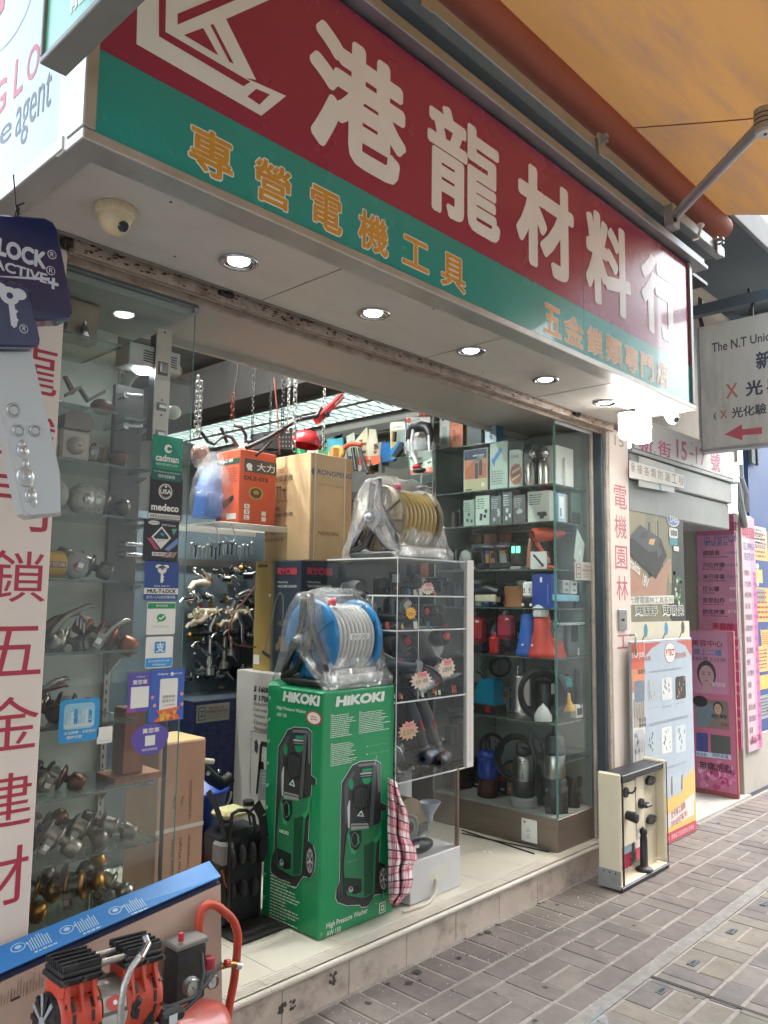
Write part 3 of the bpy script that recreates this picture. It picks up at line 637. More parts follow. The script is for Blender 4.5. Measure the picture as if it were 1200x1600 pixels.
for i in range(20): a, b = random.uniform(5.43,5.55), random.uniform(1.5,1.75); f.disc(a, b, random.uniform(.005,.02), ink(random.choice(['#4f8f4c', '#3d6a40', '#b7c9a0'])),3, n=7)
f.ppx([(984,895),(984,870),(1010,905),(1030,895),(1043,873),(1048,880),(1042,905),(1040,930),(1042,945),(984,940)], ink('#a8806a'),4)
f.ppx([(984,910),(994,905),(1000,920),(984,928)], ink('#a97a64'),5)
f.ppx([(984,842),(999,820),(1032,842),(1041,868),(1024,905),(984,868)], ink('#121416'),5)
f.ppx([(984,838),(999,820),(1030,842),(1027,862),(1012,862)], ink('#3c4244'),6); f.ppx([(1000,832),(1012,830),(1010,840),(999,842)], ink('#2a2d2f'),7); f.ppx([(1014,842),(1023,842),(1020,852),(1012,850)], ink('#caa46a'),7)
f.ppx([(1024,858),(1032,856),(1034,866),(1026,872)], ink('#3b3f41'),7)
u, v = U((984,868)); f.text('makita', u-.02, v-.10, u+.14, v-.03, PAPER, 8,.02,0,-.35); f.text('18V', u+.16, v-.20, u+.25, v-.12, PAPER, 8,.02,0,-.35)
u, v = U((1051,811)); f.disc(u, v, .105, PAPER, 5,.055); f.disc(u, v, .095, ink('#3f7fb4'),6,.045); f.text('Li-ion', u-.05, v-.025, u+.08, v+.025, PAPER, 7,.03)
u, v = U((1052,833)); f.rrect(u-.08, v-.035, u+.07, v+.035,.02, PAPER, 5); f.rrect(u-.05, v-.02, u+.06, v+.02,.01, ink('#6a7070'),6); u, v = U((1055,848)); f.rect(u-.1, v-.02, u+.03, v+.03, ink('#3c8a94'),5); f.rrect(u-.04, v-.06, u+.05, v-.025,.008, PAPER, 6)
f.fit('代理商：港龍材料行', (985,764),(1028,774),(1005,762),(1005,774), PAPER, 2,.01); f.fit('2638 0000', (1038,780),(1066,786),(1040,775),(1060,791), PAPER, 2,.02)
u, v = U((1034,779)); f.poly([(u-.02, v-.045),(u, v-.05),(u+.02, v-.01),(u+.015, v+.04),(u-.005, v+.045),(u-.008, v+.03),(u+.003, v+.02),(u+.002, v-.01),(u-.015, v-.03)], PAPER, 2)
f.ppx([(984,945),(984,932),(1052,930),(1052,943)], ink('#d9d6cc'),5); f.fit('光鋰電園林工具系列', (982,938),(1050,936),(1010,932),(1010,943), ink('#4a5a50'),6,.0)
f.fit('更潔淨', (991,955),(1027,955),(1010,946),(1010,963), PAPER, 5,.05); f.fit('更環保', (1034,954),(1068,954),(1050,945),(1050,963), PAPER, 5,.05)
f.fit('更潔淨', (992,955),(1026,955),(1010,947),(1010,962), ink('#263a2c'),6,.01); f.fit('更環保', (1035,954),(1067,954),(1050,946),(1050,962), ink('#263a2c'),6,.01)
f.ppx([(984,1005),(984,972),(1076,970),(1077,1003)], ink('#cfc8b4'),5)
for (x, y, c) in ((1008,985, '#3f8f9c'),(1040,982, '#4a90b0'),(1066,980, '#4a4a48')):
    u, v = U((x, y)); f.disc(u, v, .03, ink(c),6,.045,9); f.line([(u-.02, v-.03),(u-.09, v-.10)], .012, bk, 6)
f.mb.build('printed_sheet', BP)
mb = MB().m(pale); mb.bbox((6.80,2.40,0),(7.19,2.86,2.29),.004); tag(mb.build('pier'), 'worn white pier at the entrance under the pink parlour boards', 'pier')
pk = M('print_pink_board', '#c58aa6', .35,0,.22,3, dirt=.0); pk2 = M('print_magenta_board', '#b85c8e', .35,0,.12,5)
B1 = thing('parlour_board', 'tall pink massage parlour price board facing along the street', 'sign board', (6.79,2.6,.37))
mb = MB().m(pk); mb.box((6.78,2.405,1.25),(6.799,2.72,2.275)); mb.m(pk2); mb.box((6.78,2.405,.37),(6.799,2.72,1.2495)); mb.build('panel', B1)
f = Face((6.78,2.72,.37),(0,-1,0),(0,0,1)); T = lambda s_, x0, x1, y0, y1, c, b_=.0, l=1: f.fit(s_, (x0,(y0+y1)/2),(x1,(y0+y1)/2),((x0+x1)/2, y0),((x0+x1)/2, y1), c, l, b_)
f.rect(.17,.05,.314,1.0, pk2,.5); f.rect(.0,1.74,.314,1.9, ink('#a85a80'),.5)
T('琳琳美容保健', 1097,1152,816,830, ink('#9c2c50'),.015); T('TEL 34899056', 1098,1151,834,846, ink('#5b5f8c')); T('歡迎男女賓', 1101,1148,845,853, ink('#3f6fa0'),.01)
for t, e, p, y in (('頭頸肩', 'Head Neck Shoulder Massage', '20分鐘$80', 860),('穴位按摩', 'Body Massage', '50分鐘$138', 879),('淋巴排毒', 'Lympha Massage', '60分鐘$158', 897),('拔火罐', 'Cupping', '$88', 916),('背部刮痧', 'Scraping Back', '$88', 934),('腳底按摩', 'Foot Reflexology', '$138', 952)):
    T(t, 1098,1098+8.6*len(t), y, y+8, bk, .006); T(e, 1098,1098+min(40,2.6*len(e)), y+9, y+12, bk); T(p, 1153-2.6*min(8, len(p)+2),1153, y+1, y+6, ink('#5f86b4' if '鐘' in p else '#d8dce8'))
T('美容部', 1113,1146,973,983, ink('#a02a40'),.02)
for y in (994,1010,1030,1045,1066,1080,1103,1120,1137): T('$%s' % random.choice(['198up', '380up', '68', '198', '88', '280up']),1141,1157, y, y+6, PAPER)
f.mb.build('lettering', B1)
B2 = thing('parlour_board', 'narrow white and pink parlour price board on the front of the pier', 'sign board', (7.0,2.39,.33))
mb = MB().m(M('print_pale_pink', '#bfa6b0', .35,0,.12,4)); mb.box((6.87,2.38,.335),(7.185,2.399,2.27)); mb.build('panel', B2)
f = Face((0,2.38,0),(1,0,0),(0,0,1)); f.rect(7.06,.34,7.185,2.265, ink('#c98fae'),1); f.rect(7.11,.34,7.185,1.8, ink('#b95f92'),2)
f.text('琳琳美容保健', 6.88,2.09,7.175,2.19, ink('#b03a5c'),3,.02); f.text('TEL 34899056', 6.90,1.99,7.17,2.05, ink('#5b6fa0'),3); f.text('歡迎男女賓', 6.92,1.90,7.15,1.97, ink('#3f6fa0'),3)
for i, t in enumerate(('頭頸肩', '穴位按摩', '淋巴排毒', '拔火罐', '背部刮痧', '腳底按摩', '美容部', '面部護理', '脫毛', '日式睫毛', '紋眉', '暗瘡', '歐式水療', '激光脫痣', '瘦身', '保健護理')): z = 1.80-i*.092; f.text(t, 6.90, z-.03,6.90+.038*len(t), z+.02, bk, 3); f.text('$138', 7.10, z-.02,7.17, z+.015, ink('#4a6ca0'),3)
f.text('請上二樓', 6.93,.40,7.14,.46, ink('#a02a5c'),3,.015); f.mb.build('lettering', B2)
B3 = thing('parlour_stand', 'low pink beauty parlour board with portrait photos and roses', 'sign board', (6.65,2.6,0))
mb = MB().m(M('stand_edge', '#a8605f', .6,0,.2,8, dirt=.4)); mb.bbox((6.60,2.375,.0),(6.63,2.745,1.315),.003); mb.build('frame', B3)
f = Face((6.60,2.745,0),(0,-1,0),(0,0,1)); W_, Y_ = .37,1.315
T = lambda s_, x0, x1, y0, y1, c, b_=.0, l=2: f.fit(s_, (x0,(y0+y1)/2),(x1,(y0+y1)/2),((x0+x1)/2, y0),((x0+x1)/2, y1), c, l, b_)
f.rect(.004,.05, W_-.01, Y_-.005, ink('#c4708f'),1); f.rect(.004,.82, W_-.05, Y_-.005, ink('#bf8ba6'),1.3)
T('美容中心', 1081,1129,1000,1010, ink('#8c2042'),.015); T('請上二樓', 1083,1128,1014,1024, ink('#4678b4'),.015); T('10:00-晚上12:00', 1079,1134,1026,1033, bk)
f.ppx([(1083,1035),(1136,1037),(1137,1086),(1084,1082)], ink('#c98cae'),2)   # plain portrait print
def face_print(x, y, s, hairc, skin, ts=(1,1)):
    u, v = f.px(x, y); f.disc(u, v+.012*s, .052*s, ink(hairc),3,.07*s); f.disc(u, v, .040*s, ink(skin),4,.057*s); f.poly([(u-.02*s, v-.05*s),(u+.02*s, v-.05*s),(u+.03*s, v-.09*s),(u-.03*s, v-.09*s)], ink(skin),3.5)
    for q in (-1,1): f.disc(u+q*.016*s, v+.008*s, .007*s, ink('#3a3434'),5,.003*s, 8); f.rect(u+q*.016*s-.009*s, v+.018*s, u+q*.016*s+.009*s, v+.021*s, ink('#4a3a36'),5)
    f.disc(u, v-.026*s, .010*s, ink('#b0606a'),5,.004*s, 8); f.line([(u, v+.004*s),(u-.004*s, v-.012*s),(u+.003*s, v-.013*s)], .002, ink('#a8857c'),5)
face_print(1104,1056,1.5, '#4c4650', '#c4a0a4'); T('激光脫痣', 1112,1134,1066,1073, PAPER, .01,6)
f.ppx([(1086,1090),(1138,1096),(1140,1141),(1088,1135)], ink('#857a74'),2); f.ppx([(1086,1104),(1112,1100),(1124,1112),(1104,1137),(1088,1135)], ink('#7c8a98'),3); u, v = f.px(1100,1100); f.disc(u-.03, v+.02,.06, ink('#34343c'),4,.045); face_print(1122,1108,.75, '#4a3c38', '#c4a690'); T('面部護理', 1112,1136,1116,1122, bk, .01,6); T('$98', 1127,1137,1130,1136, ink('#b02a60'),.01,6)
f.ppx([(1088,1144),(1106,1146),(1107,1176),(1088,1173)], ink('#4b5394'),2); f.ppx([(1110,1147),(1141,1151),(1142,1179),(1111,1176)], ink('#5c5d5e'),2)
f.ppx([(1088,1173),(1142,1180),(1143,1187),(1088,1181)], ink('#c9d6e2'),3); T('美紋身繡', 1113,1138,1178,1184, ink('#3c78b0'),.01,4); T('紋身眉', 1089,1104,1176,1181, ink('#3c78b0'),.01,4)
for i in range(46): x, y = random.uniform(1091,1148), random.uniform(1190,1234); u, v = f.px(x, y); u = min(max(u, .03), W_-.04); v = max(v, .08); f.disc(u, v, random.uniform(.01,.03), ink(random.choice(['#c76a98', '#d58ab0', '#b84a80', '#e0a8c4', '#a93a6c'])),2+random.random(), random.uniform(.01,.03),9)
u, v = f.px(1134,1222)
for i in range(7): t = i*.9; f.disc(u+.01*math.cos(t)*i*.5, v+.01*math.sin(t)*i*.5,.034-.004*i, ink(['#b03a70', '#cf6c9a'][i % 2]),4+i*.3,.034-.004*i, 10)
T('無痛洗眉', 1093,1143,1192,1205, bk, .01,8); f.mb.build('printed_sheet', B3)
BH_ = thing('notice_hoarding', 'blue hoarding pasted with small yellow notices at the far right', 'hoarding', (8,2.42,0))
mb = MB().m(M('hoarding_blue', '#24467c', .5,0,.15,3, dirt=.2)); mb.box((7.20,2.42,.45),(10.6,2.46,3.2)); mb.build('panel', BH_)
mb = MB().m(pale); mb.box((7.19,2.405,0),(10.6,2.47,.445)); mb.build('plinth', BH_)
f = Face((0,2.42,0),(1,0,0),(0,0,1))
for x, y, w, h, c in ((7.22,2.02,.38,.2, '#b9b7b0'),(7.29,1.92,.34,.27, '#cba268'),(7.27,1.72,.2,.12, '#c9a566'),(7.28,1.38,.33,.3, '#c8a05c'),(7.38,1.16,.25,.15, '#c7a260'),(7.25,.95,.3,.22, '#cba86a'),(7.3,.80,.24,.12, '#cba64f'),(7.24,.55,.34,.2, '#8d9498'),(7.22,1.55,.3,.12, '#7c8386')):
    f.rect(x, y, x+w, y+h, ink(c),1+random.random()); 
    if h > .14: f.lines(x+.02, y+.02, x+w-.02, y+h-.02,6, ink('#8a4a30' if c[1] == 'c' else '#4a4a50'),3)
for i in range(26): x, y = random.uniform(7.25,8), random.uniform(.5,1.9); f.disc(x, y, random.uniform(.01,.05), ink(random.choice(['#8f99a6', '#2c4a78', '#aab0b4', '#3a4a5c'])),2.5, random.uniform(.01,.04),7)
f.mb.build('pasted_notices', BH_)
mb = MB().m(M('slate_column', '#5c676e', .6,0,.12,3, dirt=.3)); mb.box((7.2,2.41,3.2),(12,2.8,14)); mb.m(M('slate_mould', '#4b565e', .6,0,.12,4)); mb.box((7.19,2.38,2.76),(7.28,2.409,6.5)); mb.box((7.34,2.38,2.76),(7.37,2.409,6.5))
mb.box((7.2,2.40,3.203),(12,2.409,3.5)); tag(mb.build('column_cladding'), 'slate grey cladding of the next building above the blue hoarding', 'building front')
mb = MB().m(WALL)
mb.bbox((4.915,2.50,2.78),(7.19,2.7,4.07),.004); mb.bbox((4.915,2.42,4.18),(7.19,2.7,12),.004); tag(mb.build('neighbour_wall'), 'beige rendered wall of the neighbouring building above its entrance', 'building front')
mb = MB().m(M('slab_soffit', '#5f6a70', .8,0,.15,3, dirt=.4)); mb.box((4.905,1.80,4.075),(7.19,2.41,4.175)); mb.m(M('slab_edge', '#8d9091', .7,0,.15,5)); mb.bbox((4.0,1.76,4.06),(7.2,1.79,4.26),.004); mb.m(M('slab_soffit')); mb.box((7.10,1.80,3.95),(7.19,2.49,4.07)); mb.box((4.86,2.43,2.8),(4.91,2.50,4.07))
tag(mb.build('canopy_slab'), 'shallow concrete canopy slab over the neighbouring entrance', 'canopy')
NT = thing('xray_sign', 'weathered white hanging sign with a red arrow and black serif lettering', 'hanging sign', (5.9,2.0,2.7))
YA, ZB, ZT = 2.31,2.68,3.63
mb = MB().m(M('weathered_white_sign', '#c3c1b8', .5,0,.1,2.5, dirt=.75, dcol='#8f8c84', aniso=(2,2,.5))); mb.bbox((5.91,1.2, ZB),(5.99, YA, ZT),.004); mb.build('panel', NT)
mb = MB().m(ALU); mb.bbox((5.898,1.2, ZB-.02),(6.0, YA+.01, ZB-.001),.002); mb.bbox((5.898, YA+.001, ZB),(6.0, YA+.015, ZT),.002); mb.build('frame', NT)
f = Face((5.91, YA, 0),(0,-1,0),(0,0,1)); T = lambda s_, x0, x1, y0, y1, c, b_=.0, l=1: f.fit(s_, (x0,(y0+y1)/2),(x1,(y0+y1)/2),((x0+x1)/2, y0),((x0+x1)/2, y1), c, l, b_)
T('The N.T', 1112,1167,531,546, ink('#44474a'),.015); T('Union', 1172,1213,520,534, ink('#44474a'),.015); T('新', 1181,1206,548,576, ink('#3c4654'),.03)
T('X', 1134,1153,599,622, ink('#b4756a'),.02); T('光', 1165,1192,594,618, ink('#3c4654'),.03); T('界', 1197,1222,590,613, ink('#3c4654'),.03)
T('(', 1115,1120,645,656, ink('#44505a'),.01); T('X', 1125,1136,641,654, ink('#b4756a'),.02); T('光化驗', 1143,1198,633,650, ink('#3c4654'),.02)
f.ppx([(1132,679),(1159,663),(1160,671),(1191,667),(1191,678),(1160,680),(1160,688)], ink('#b85a66'),1); f.mb.build('lettering', NT)
mb = MB().m(M('slate_beam', '#55626b', .6,.2,.12,5, dirt=.2)); mb.bbox((5.91,.8,3.73),(5.99,2.50,3.81),.004); mb.build('beam', NT)
k = MB().m(DARKM); k.tube([(5.95,1.93,3.80),(5.95,1.93,3.62)], .009,6); k.tube([(5.95,1.95,3.85),(5.93,1.91,3.74),(5.96,1.95,3.66),(5.95,1.93,3.60)], .012,6); k.build('wire_tie', NT)
mb = MB().m(BLACK)
for o in (0,.03,.05): mb.tube([(6.4+o, 2.49,4.06),(6.38+o, 2.49,3.9),(6.40+o*1.5,2.48,3.8),(6.45+o*3,2.42,3.68),(6.52+o*3,2.36,3.6)], .006,5)
tag(mb.build('wires'), 'loose black wires hanging down the beige wall behind the hanging sign', 'wires')
mb = MB().m(ALU); mb.tube([(6.62,2.30,2.52),(6.66,2.30,2.3),(6.74,2.31,2.18),(6.82,2.34,2.30)], [.012,.03,.03,.02], 8); mb.tube([(6.86,2.36,2.70),(6.87,2.36,2.29)], .02,8); mb.tube([(6.65,2.29,2.56),(6.78,2.3,2.45),(6.86,2.33,2.30)], .02,8)
tag(mb.build('drain_pipe'), 'bundle of grey pipes and conduit at the corner of the shutter box', 'pipes')
DS = thing('dark_sign', 'dark grey sign with red and yellow Chinese characters high on the right', 'wall sign', (7.6,2.3,4.5))
mb = MB().m(M('dark_sign_face', '#5b5c5e', .5,0,.1,6)); mb.box((7.45,2.32,4.62),(9,2.36,5.8)); mb.build('panel', DS)
mb = MB().m(PAPER); mb.bbox((7.39,2.30,4.56),(7.449,2.37,5.8),.004); mb.bbox((7.39,2.30,4.56),(9,2.37,4.615),.004); mb.build('frame', DS)
f = Face((0,2.32,0),(1,0,0),(0,0,1)); T = lambda s_, x0, x1, y0, y1, c, b_=.0, l=1: f.fit(s_, (x0,(y0+y1)/2),(x1,(y0+y1)/2),((x0+x1)/2, y0),((x0+x1)/2, y1), c, l, b_)
T('環', 1184,1212,318,342, ink('#c05066'),.03); T('龍', 1187,1214,345,372, ink('#caa85a'),.03); T('工', 1195,1220,376,392, ink('#c9c9c4'),.03); T('人', 1196,1222,398,412, ink('#b84a5c'),.03); f.mb.build('lettering', DS)
mb = MB().m(M('perforated_metal', '#8b8f90', .5,.4,.4,60)); mb.bbox((6.45,2.0,4.9),(7.0,2.40,5.3),.004); tag(mb.build('louvred_box'), 'perforated metal box on the beige wall below the canopy', 'louvre box')
PT = thing('poster_stand', 'tall white waterproofing poster board leaning on the numbered pillar', 'poster board', (5.1,2.28,0))
mb = MB().m(ALU); mb.bbox((4.63,2.283,.0),(5.55,2.300,1.30),.003); mb.build('board', PT)
k = MB().m(STEEL); a = aY(993,998,2.27); k.tube([a+Vector((0,.04,.02)), a+Vector((0,-.0,.025)), a, a+Vector((0,0,-.10))], .007,6); k.build('hook', PT)
f = Face((0,2.283,0),(1,0,0),(0,0,1)); U = lambda *q: f.px(*q)
f.rect(4.64,.05,5.54,1.29, ink('#a9b6c2'),1); f.rect(4.64,.06,4.80,1.28, ink('#d8d3cc'),1.2)
f.rect(4.64,1.13,4.81,1.29, ink('#c9604a'),2); f.rect(4.64,.99,4.81,1.13, ink('#d38a62'),2); f.th('EASY JOB', 4.645,1.19,.032, PAPER, 3,.02,.9)
for z, c1_, c2_ in ((.78, '#6b655c', '#a9a297'),(.56, '#4b7f96', '#b9b4a8'),(.30, '#c58a84', '#d9b8b0'),(.12, '#7a7770', '#b3afa6')):
    f.rect(4.65, z, 4.80, z+.17, ink(c2_),2)
    for i in range(7): f.line([(4.66+i*.02, z+.01+random.random()*.06),(4.67+i*.02+random.uniform(-.02,.02), z+.16-random.random()*.05)], .006, ink(c1_),3)
f.poly([(4.82,1.285),(4.82,1.20),(4.92,1.25),(5.05,1.28),(5.08,1.285)], ink('#b85a50'),2); f.poly([(5.54,1.285),(5.54,1.17),(5.44,1.25),(5.3,1.28),(5.28,1.285)], ink('#b85a50'),2)
f.disc(5.19,1.21,.085, ink('#b9585a'),3,.068); f.disc(5.19,1.21,.080, PAPER, 4,.064); f.text('P TECT', 5.125,1.19,5.26,1.235, ink('#b4363e'),5,.03)
T = lambda s_, x0, x1, y0, y1, c, b_=.0, l=3: f.fit(s_, (x0,(y0+y1)/2),(x1,(y0+y1)/2),((x0+x1)/2, y0),((x0+x1)/2, y1), c, l, b_)
T('P TECT 防水易', 986,1016,1026,1034, ink('#b04048'),.01); T('全天候防水材料', 1043,1072,1019,1029, ink('#b04048')); T('油漆用', 996,1007,1045,1053, bk, .01); T('防水用', 998,1009,1121,1129, bk, .01); T('環保用', 998,1009,1130,1137, bk, .01)
for x0, y0, x1, y1, n in ((1016,1042,1067,1052,3),(1014,1116,1076,1126,3),(1038,1187,1076,1197,3),(991,1105,1003,1110,1),(1012,1103,1030,1108,2),(1034,1100,1050,1107,2),(1054,1096,1070,1101,1)):
    a, b = U(x0, y1), U(x1, y0); f.lines(a[0], a[1], b[0], b[1], n, ink('#8a9096'),3,.5,.1)
ph = (('#a58a70', '#6a7f92'),('#7c8286', '#aab2b8'),('#4c4c4c', '#cfd2d2'),('#b98a6c', '#2c2a28'))
for r_, yy in ((0,(1062,1098)),(1,(1138,1182))):
    for i in range(4):
        xa = 991+i*21.5; ya = yy[0]-i*2.2; a, b = U(xa, yy[1]-i*1.5), U(xa+15, ya); c1_, c2_ = ph[i] if not r_ else (('#3f4244', '#b4b8b8'),('#3c4044', '#a9b8be'),('#5a5c5c', '#d4d6d4'),('#4e5c62', '#c3ccd0'))[i]
        f.rrect(a[0], a[1], b[0], b[1], .02, ink(c2_),3)
        for k in range(9): u, v = random.uniform(a[0]+.01, b[0]-.02), random.uniform(a[1]+.01, b[1]-.03); f.line([(u, v),(u+random.uniform(-.03,.03)*(.4), v+random.uniform(.01,.03))], random.uniform(.004,.012), ink(c1_),4)
f.poly([(4.82,.05),(5.54,.05),(5.54,.42),(5.3,.36),(5.0,.30),(4.82,.28)], ink('#d8b96e'),2)
for i, xa in enumerate((1052,1062)): a, b = U(xa-12,1250-i*6), U(xa-2+i*6,1208-i*3); f.rrect(a[0], a[1], b[0], b[1], .02, ink('#aebcc6'),3); f.line([(b[0]-.02, a[1]+.02),(b[0]-.01, b[1]-.02)], .02, ink('#8a6c5c'),4)
a, b = U(1040,1298), U(1086,1262); f.poly([(a[0]-.1,.10),(5.51,.115),(5.52,.26),(5.2,.20),(a[0]-.1,.18)], ink('#d4cfcb'),3)
f.text('全天候工程隊', 5.14,.165,5.37,.215, ink('#a8544c'),4,.01,0,.12); f.text('DIY必好幫手!', 5.14,.11,5.40,.155, ink('#a8544c'),4,.01,0,.1)
f.rect(4.64,.01,5.54,.075, ink('#c04a5c'),4); f.text('電話：請聯絡工程部查詢公司地址', 5.05,.025,5.50,.058, ink('#e3c9c6'),5); f.mb.build('printed_sheet', PT)
LS = thing('lock_display_stand', 'cream sample stand of black door locks standing on the paving', 'display stand', (4.38,2.2,0))
lc = M('stand_cream', '#d9cfb6', .45,0,.06,6, dirt=.15, dcol='#8a8270'); X0, X1, YF, YB, H = 4.10,4.68,2.10,2.235,.615
k = MB().m(lc); k.bbox((X0, YF, .03),(X0+.022, YB, H),.012); k.build('side_board', LS)
k = MB().m(lc); k.bbox((X1-.02, YF, .05),(X1, YB, H),.008); k.build('side_board', LS)
k = MB().m(M('galvanised', '#a9adac', .4,.6,.12,20)); k.bbox((X0-.003, YF+.002,.012),(X0-.0005, YB-.002,.11),.001)
for i in range(3): k.m(DARKM); k.cyl((X0-.003, YF+.03+i*.035,.095),(X0-.006, YF+.03+i*.035,.095),.004, n=8)
k.build('corner_plate', LS)
k = MB().m(BLACK); k.bbox((X0+.0225, YF+.004, H-.05),(X1-.0205, YB, H-.015),.004); k.bbox((X0-.004, YF-.008,.0),(X1+.004, YF+.004,.026),.004); k.bbox((X0+.022, YF-.006,.03),(X0+.032, YF+.003, H-.01),.002); k.bbox((X1-.006, YF-.006,.03),(X1+.002, YF-.001, H-.01),.002); k.build('black_edging', LS)
k = MB().m(lc); k.bbox((X0, YF+.005,.012),(X1, YB, .030),.003); k.build('base_board', LS)
k = MB().m(lc); k.bbox((X0+.06, YF+.045,.20),(X0+.27, YF+.06, H-.075),.002); k.build('door_sample', LS)
k = MB().m(lc); k.bbox((X0+.285, YF+.045,.26),(X0+.38, YF+.062, H-.052),.002); k.build('door_sample', LS)
k = MB().m(M('stand_back', '#c7bda4', .5)); k.bbox((X0+.39, YF+.055,.03),(X1-.021, YF+.065, H-.052),.002); k.build('back_board', LS)
k = MB().m(M('print_tile', '#a8324a', .4)); k.box((X0+.05, YF+.08,.06),(X0+.28, YF+.084,.20)); k.m(M('print_tile2', '#b8693c', .4)); k.box((X0+.05, YF+.076,.14),(X0+.18, YF+.0795,.20)); k.m(M('print_tile3', '#a9c0d0', .4)); k.box((X0+.185, YF+.076,.14),(X0+.28, YF+.0795,.21)); k.build('sample_card', LS)
f = Face((0, YF+.0795,0),(1,0,0),(0,0,1)); f.text('DIY工程', X0+.07,.085, X0+.17,.12, PAPER, 1,.01); f.mb.build('lettering', LS)
for z in (.25,.44):
    k = MB().m(BLACK)
    for i in range(3): k.cyl((X0+.052, YF+.036, z+i*.03),(X0+.052, YF+.036, z+.028+i*.03),.011, n=10)
    k.bbox((X0+.03, YF+.038, z),(X0+.055, YF+.045, z+.088),.002); k.bbox((X0+.052, YF+.038, z),(X0+.085, YF+.0445, z+.088),.002); k.build('hinge', LS)
k = MB().m(BLACK); k.cyl((X0+.15, YF+.044,.49),(X0+.15, YF+.034,.49),.028, n=20); k.tube([(X0+.15, YF+.035,.49),(X0+.17, YF+.012,.488),(X0+.19, YF+.005,.50),(X0+.195, YF+.004,.518)], .006,8); k.build('robe_hook', LS)
k = MB().m(BLACK); k.cyl((X0+.165, YF+.044,.365),(X0+.165, YF-.012,.36),.024,.030,20); k.sphere((X0+.165, YF-.012,.36),.030,14,(1,.35,1)); k.build('door_knob', LS)
k = MB().m(BLACK); k.cyl((X0+.33, YF+.044,.40),(X0+.33, YF+.03,.40),.028, n=20); k.bbox((X0+.30, YF-.012,.385),(X0+.37, YF+.03,.405),.006); k.build('thumb_turn', LS)
for z in (.505,.285):
    k = MB().m(BLACK)
    pts = [(X0+.395+.052*(1+math.cos(t))/1+(0), YF+.0, z+.026*math.sin(t)) for t in [R(20*i) for i in range(18)]]
    k.prism([(p[0]+.02, YF+.035, p[2]) for p in pts], (0,.018,0)); k.m(STEEL)
    for q in (-.022,.028): k.cyl((X0+.47+q, YF+.035, z),(X0+.47+q, YF+.031, z),.005, n=8)
    k.build('escutcheon', LS)
k = MB().m(BLACK); k.lathe([(.048,.031),(.05,.04),(.03,.052),(.022,.056),(.021,.20),(.017,.225),(.022,.235),(.020,.255),(.006,.268),(0,.27)], (X0+.345, YF+.035,0), n=20); k.build('door_stop', LS)
# ================================================================== LEFT DISPLAY CABINET
LC = thing('display_cabinet', 'tall glass fronted lock cabinet beside the cream pillar', 'display cabinet', (1.28,2.6,.155))
bpm = M('cabinet_back_green', '#c3c7b9', .5,0,.06,3, dirt=.15)
k = MB().m(bpm); k.box((1.035,2.80,.155),(1.453,2.82,2.57)); k.build('back_panel', LC)
k = MB().m(M('slotted_upright', '#a19c92', .45,.3,.1,8)); k.box((1.455,2.775,.2),(1.478,2.80,2.45))
k.m(BLACK)
for i in range(66): k.box((1.462,2.7745,.26+i*.033),(1.467,2.776,.26+i*.033+.016))
k.build('slotted_upright', LC)
k = MB().m(M('cabinet_top_board', '#9aa09a', .5)); k.box((1.035,2.41,2.545),(1.53,2.82,2.57)); k.build('top_board', LC)
k = MB().m(GLASS); k.box((1.035,2.400,.157),(1.538,2.406,2.572)); k.m(GEDGE); k.box((1.5382,2.400,.157),(1.5392,2.406,2.572)); k.build('glass_door', LC)
k = MB().m(M('door_edge_seal', '#3c4243', .4,.2)); k.box((1.502,2.430,.157),(1.514,2.436,1.30)); k.m(GLASS); k.box((1.30,2.430,.157),(1.501,2.435,1.30)); k.build('rear_glass', LC)
k = MB().m(ALU); k.box((1.035,2.392,2.573),(1.545,2.41,2.585)); k.box((1.525,2.386,2.55),(1.545,2.399,2.572)); k.build('door_rail', LC)
k = MB().m(M('cabinet_plinth', '#8f8c86', .5,.2,.1,4)); k.box((1.035,2.41,.1555),(1.53,2.80,.24)); k.build('plinth', LC)
GEDGE2 = M('dull_glass_edge', '#56635f', .25,0,.2,10)
SHZ = [(2.395,1.30),(2.160,1.40),(1.980,1.42),(1.810,1.42),(1.594,1.42),(1.364,1.42),(1.135,1.42),(.918,1.50),(.725,1.52),(.535,1.50)]
SHG = glassmat('shelf_glass', (.80,.87,.85),.9,.05)
for z, xe in SHZ:
    k = MB().m(SHG); k.box((1.036,2.47, z-.008),(xe, 2.77, z)); k.m(GEDGE2); k.box((1.036,2.4685, z-.008),(xe, 2.4698, z)); k.box((xe+.0002,2.4685, z-.008),(xe+.0012,2.77, z)); k.build('shelf', LC)
    k = MB().m(M('white_bracket', '#b9b6ae', .4,.2)); k.prism([(1.464,2.774, z-.012),(1.464,2.55, z-.012),(1.464,2.56, z-.02),(1.464,2.68, z-.045),(1.464,2.774, z-.11)], (.004,0,0)); k.build('bracket', LC)
VL = thing('cabinet_lamp', 'white vented lamp box with round LED at the cabinet top', 'cabinet lamp', (1.4,2.6,2.35))
a = aY(206,470,2.52); b = aY(284,515,2.52)
k = MB().m(M('vent_box_white', '#a8aca8', .5,0,.1,6, dirt=.3)); k.bbox((a.x, 2.52,2.355),(b.x+.0,2.62,2.435),.003)
k.m(BLACK)
for q in (.055,.145):
    for i in range(5): k.box((a.x+q, 2.5185,2.375+i*.009),(a.x+q+.045,2.5196,2.379+i*.009))
k.build('housing', VL); k = MB().m(emis('led_blue_white', (.85,.93,1),2.2)); k.lathe([(0,-.016),(.026,-.014),(.036,-.004),(.038,0)], (a.x+.075,2.555,2.354), n=20); k.build('led_disc', VL)
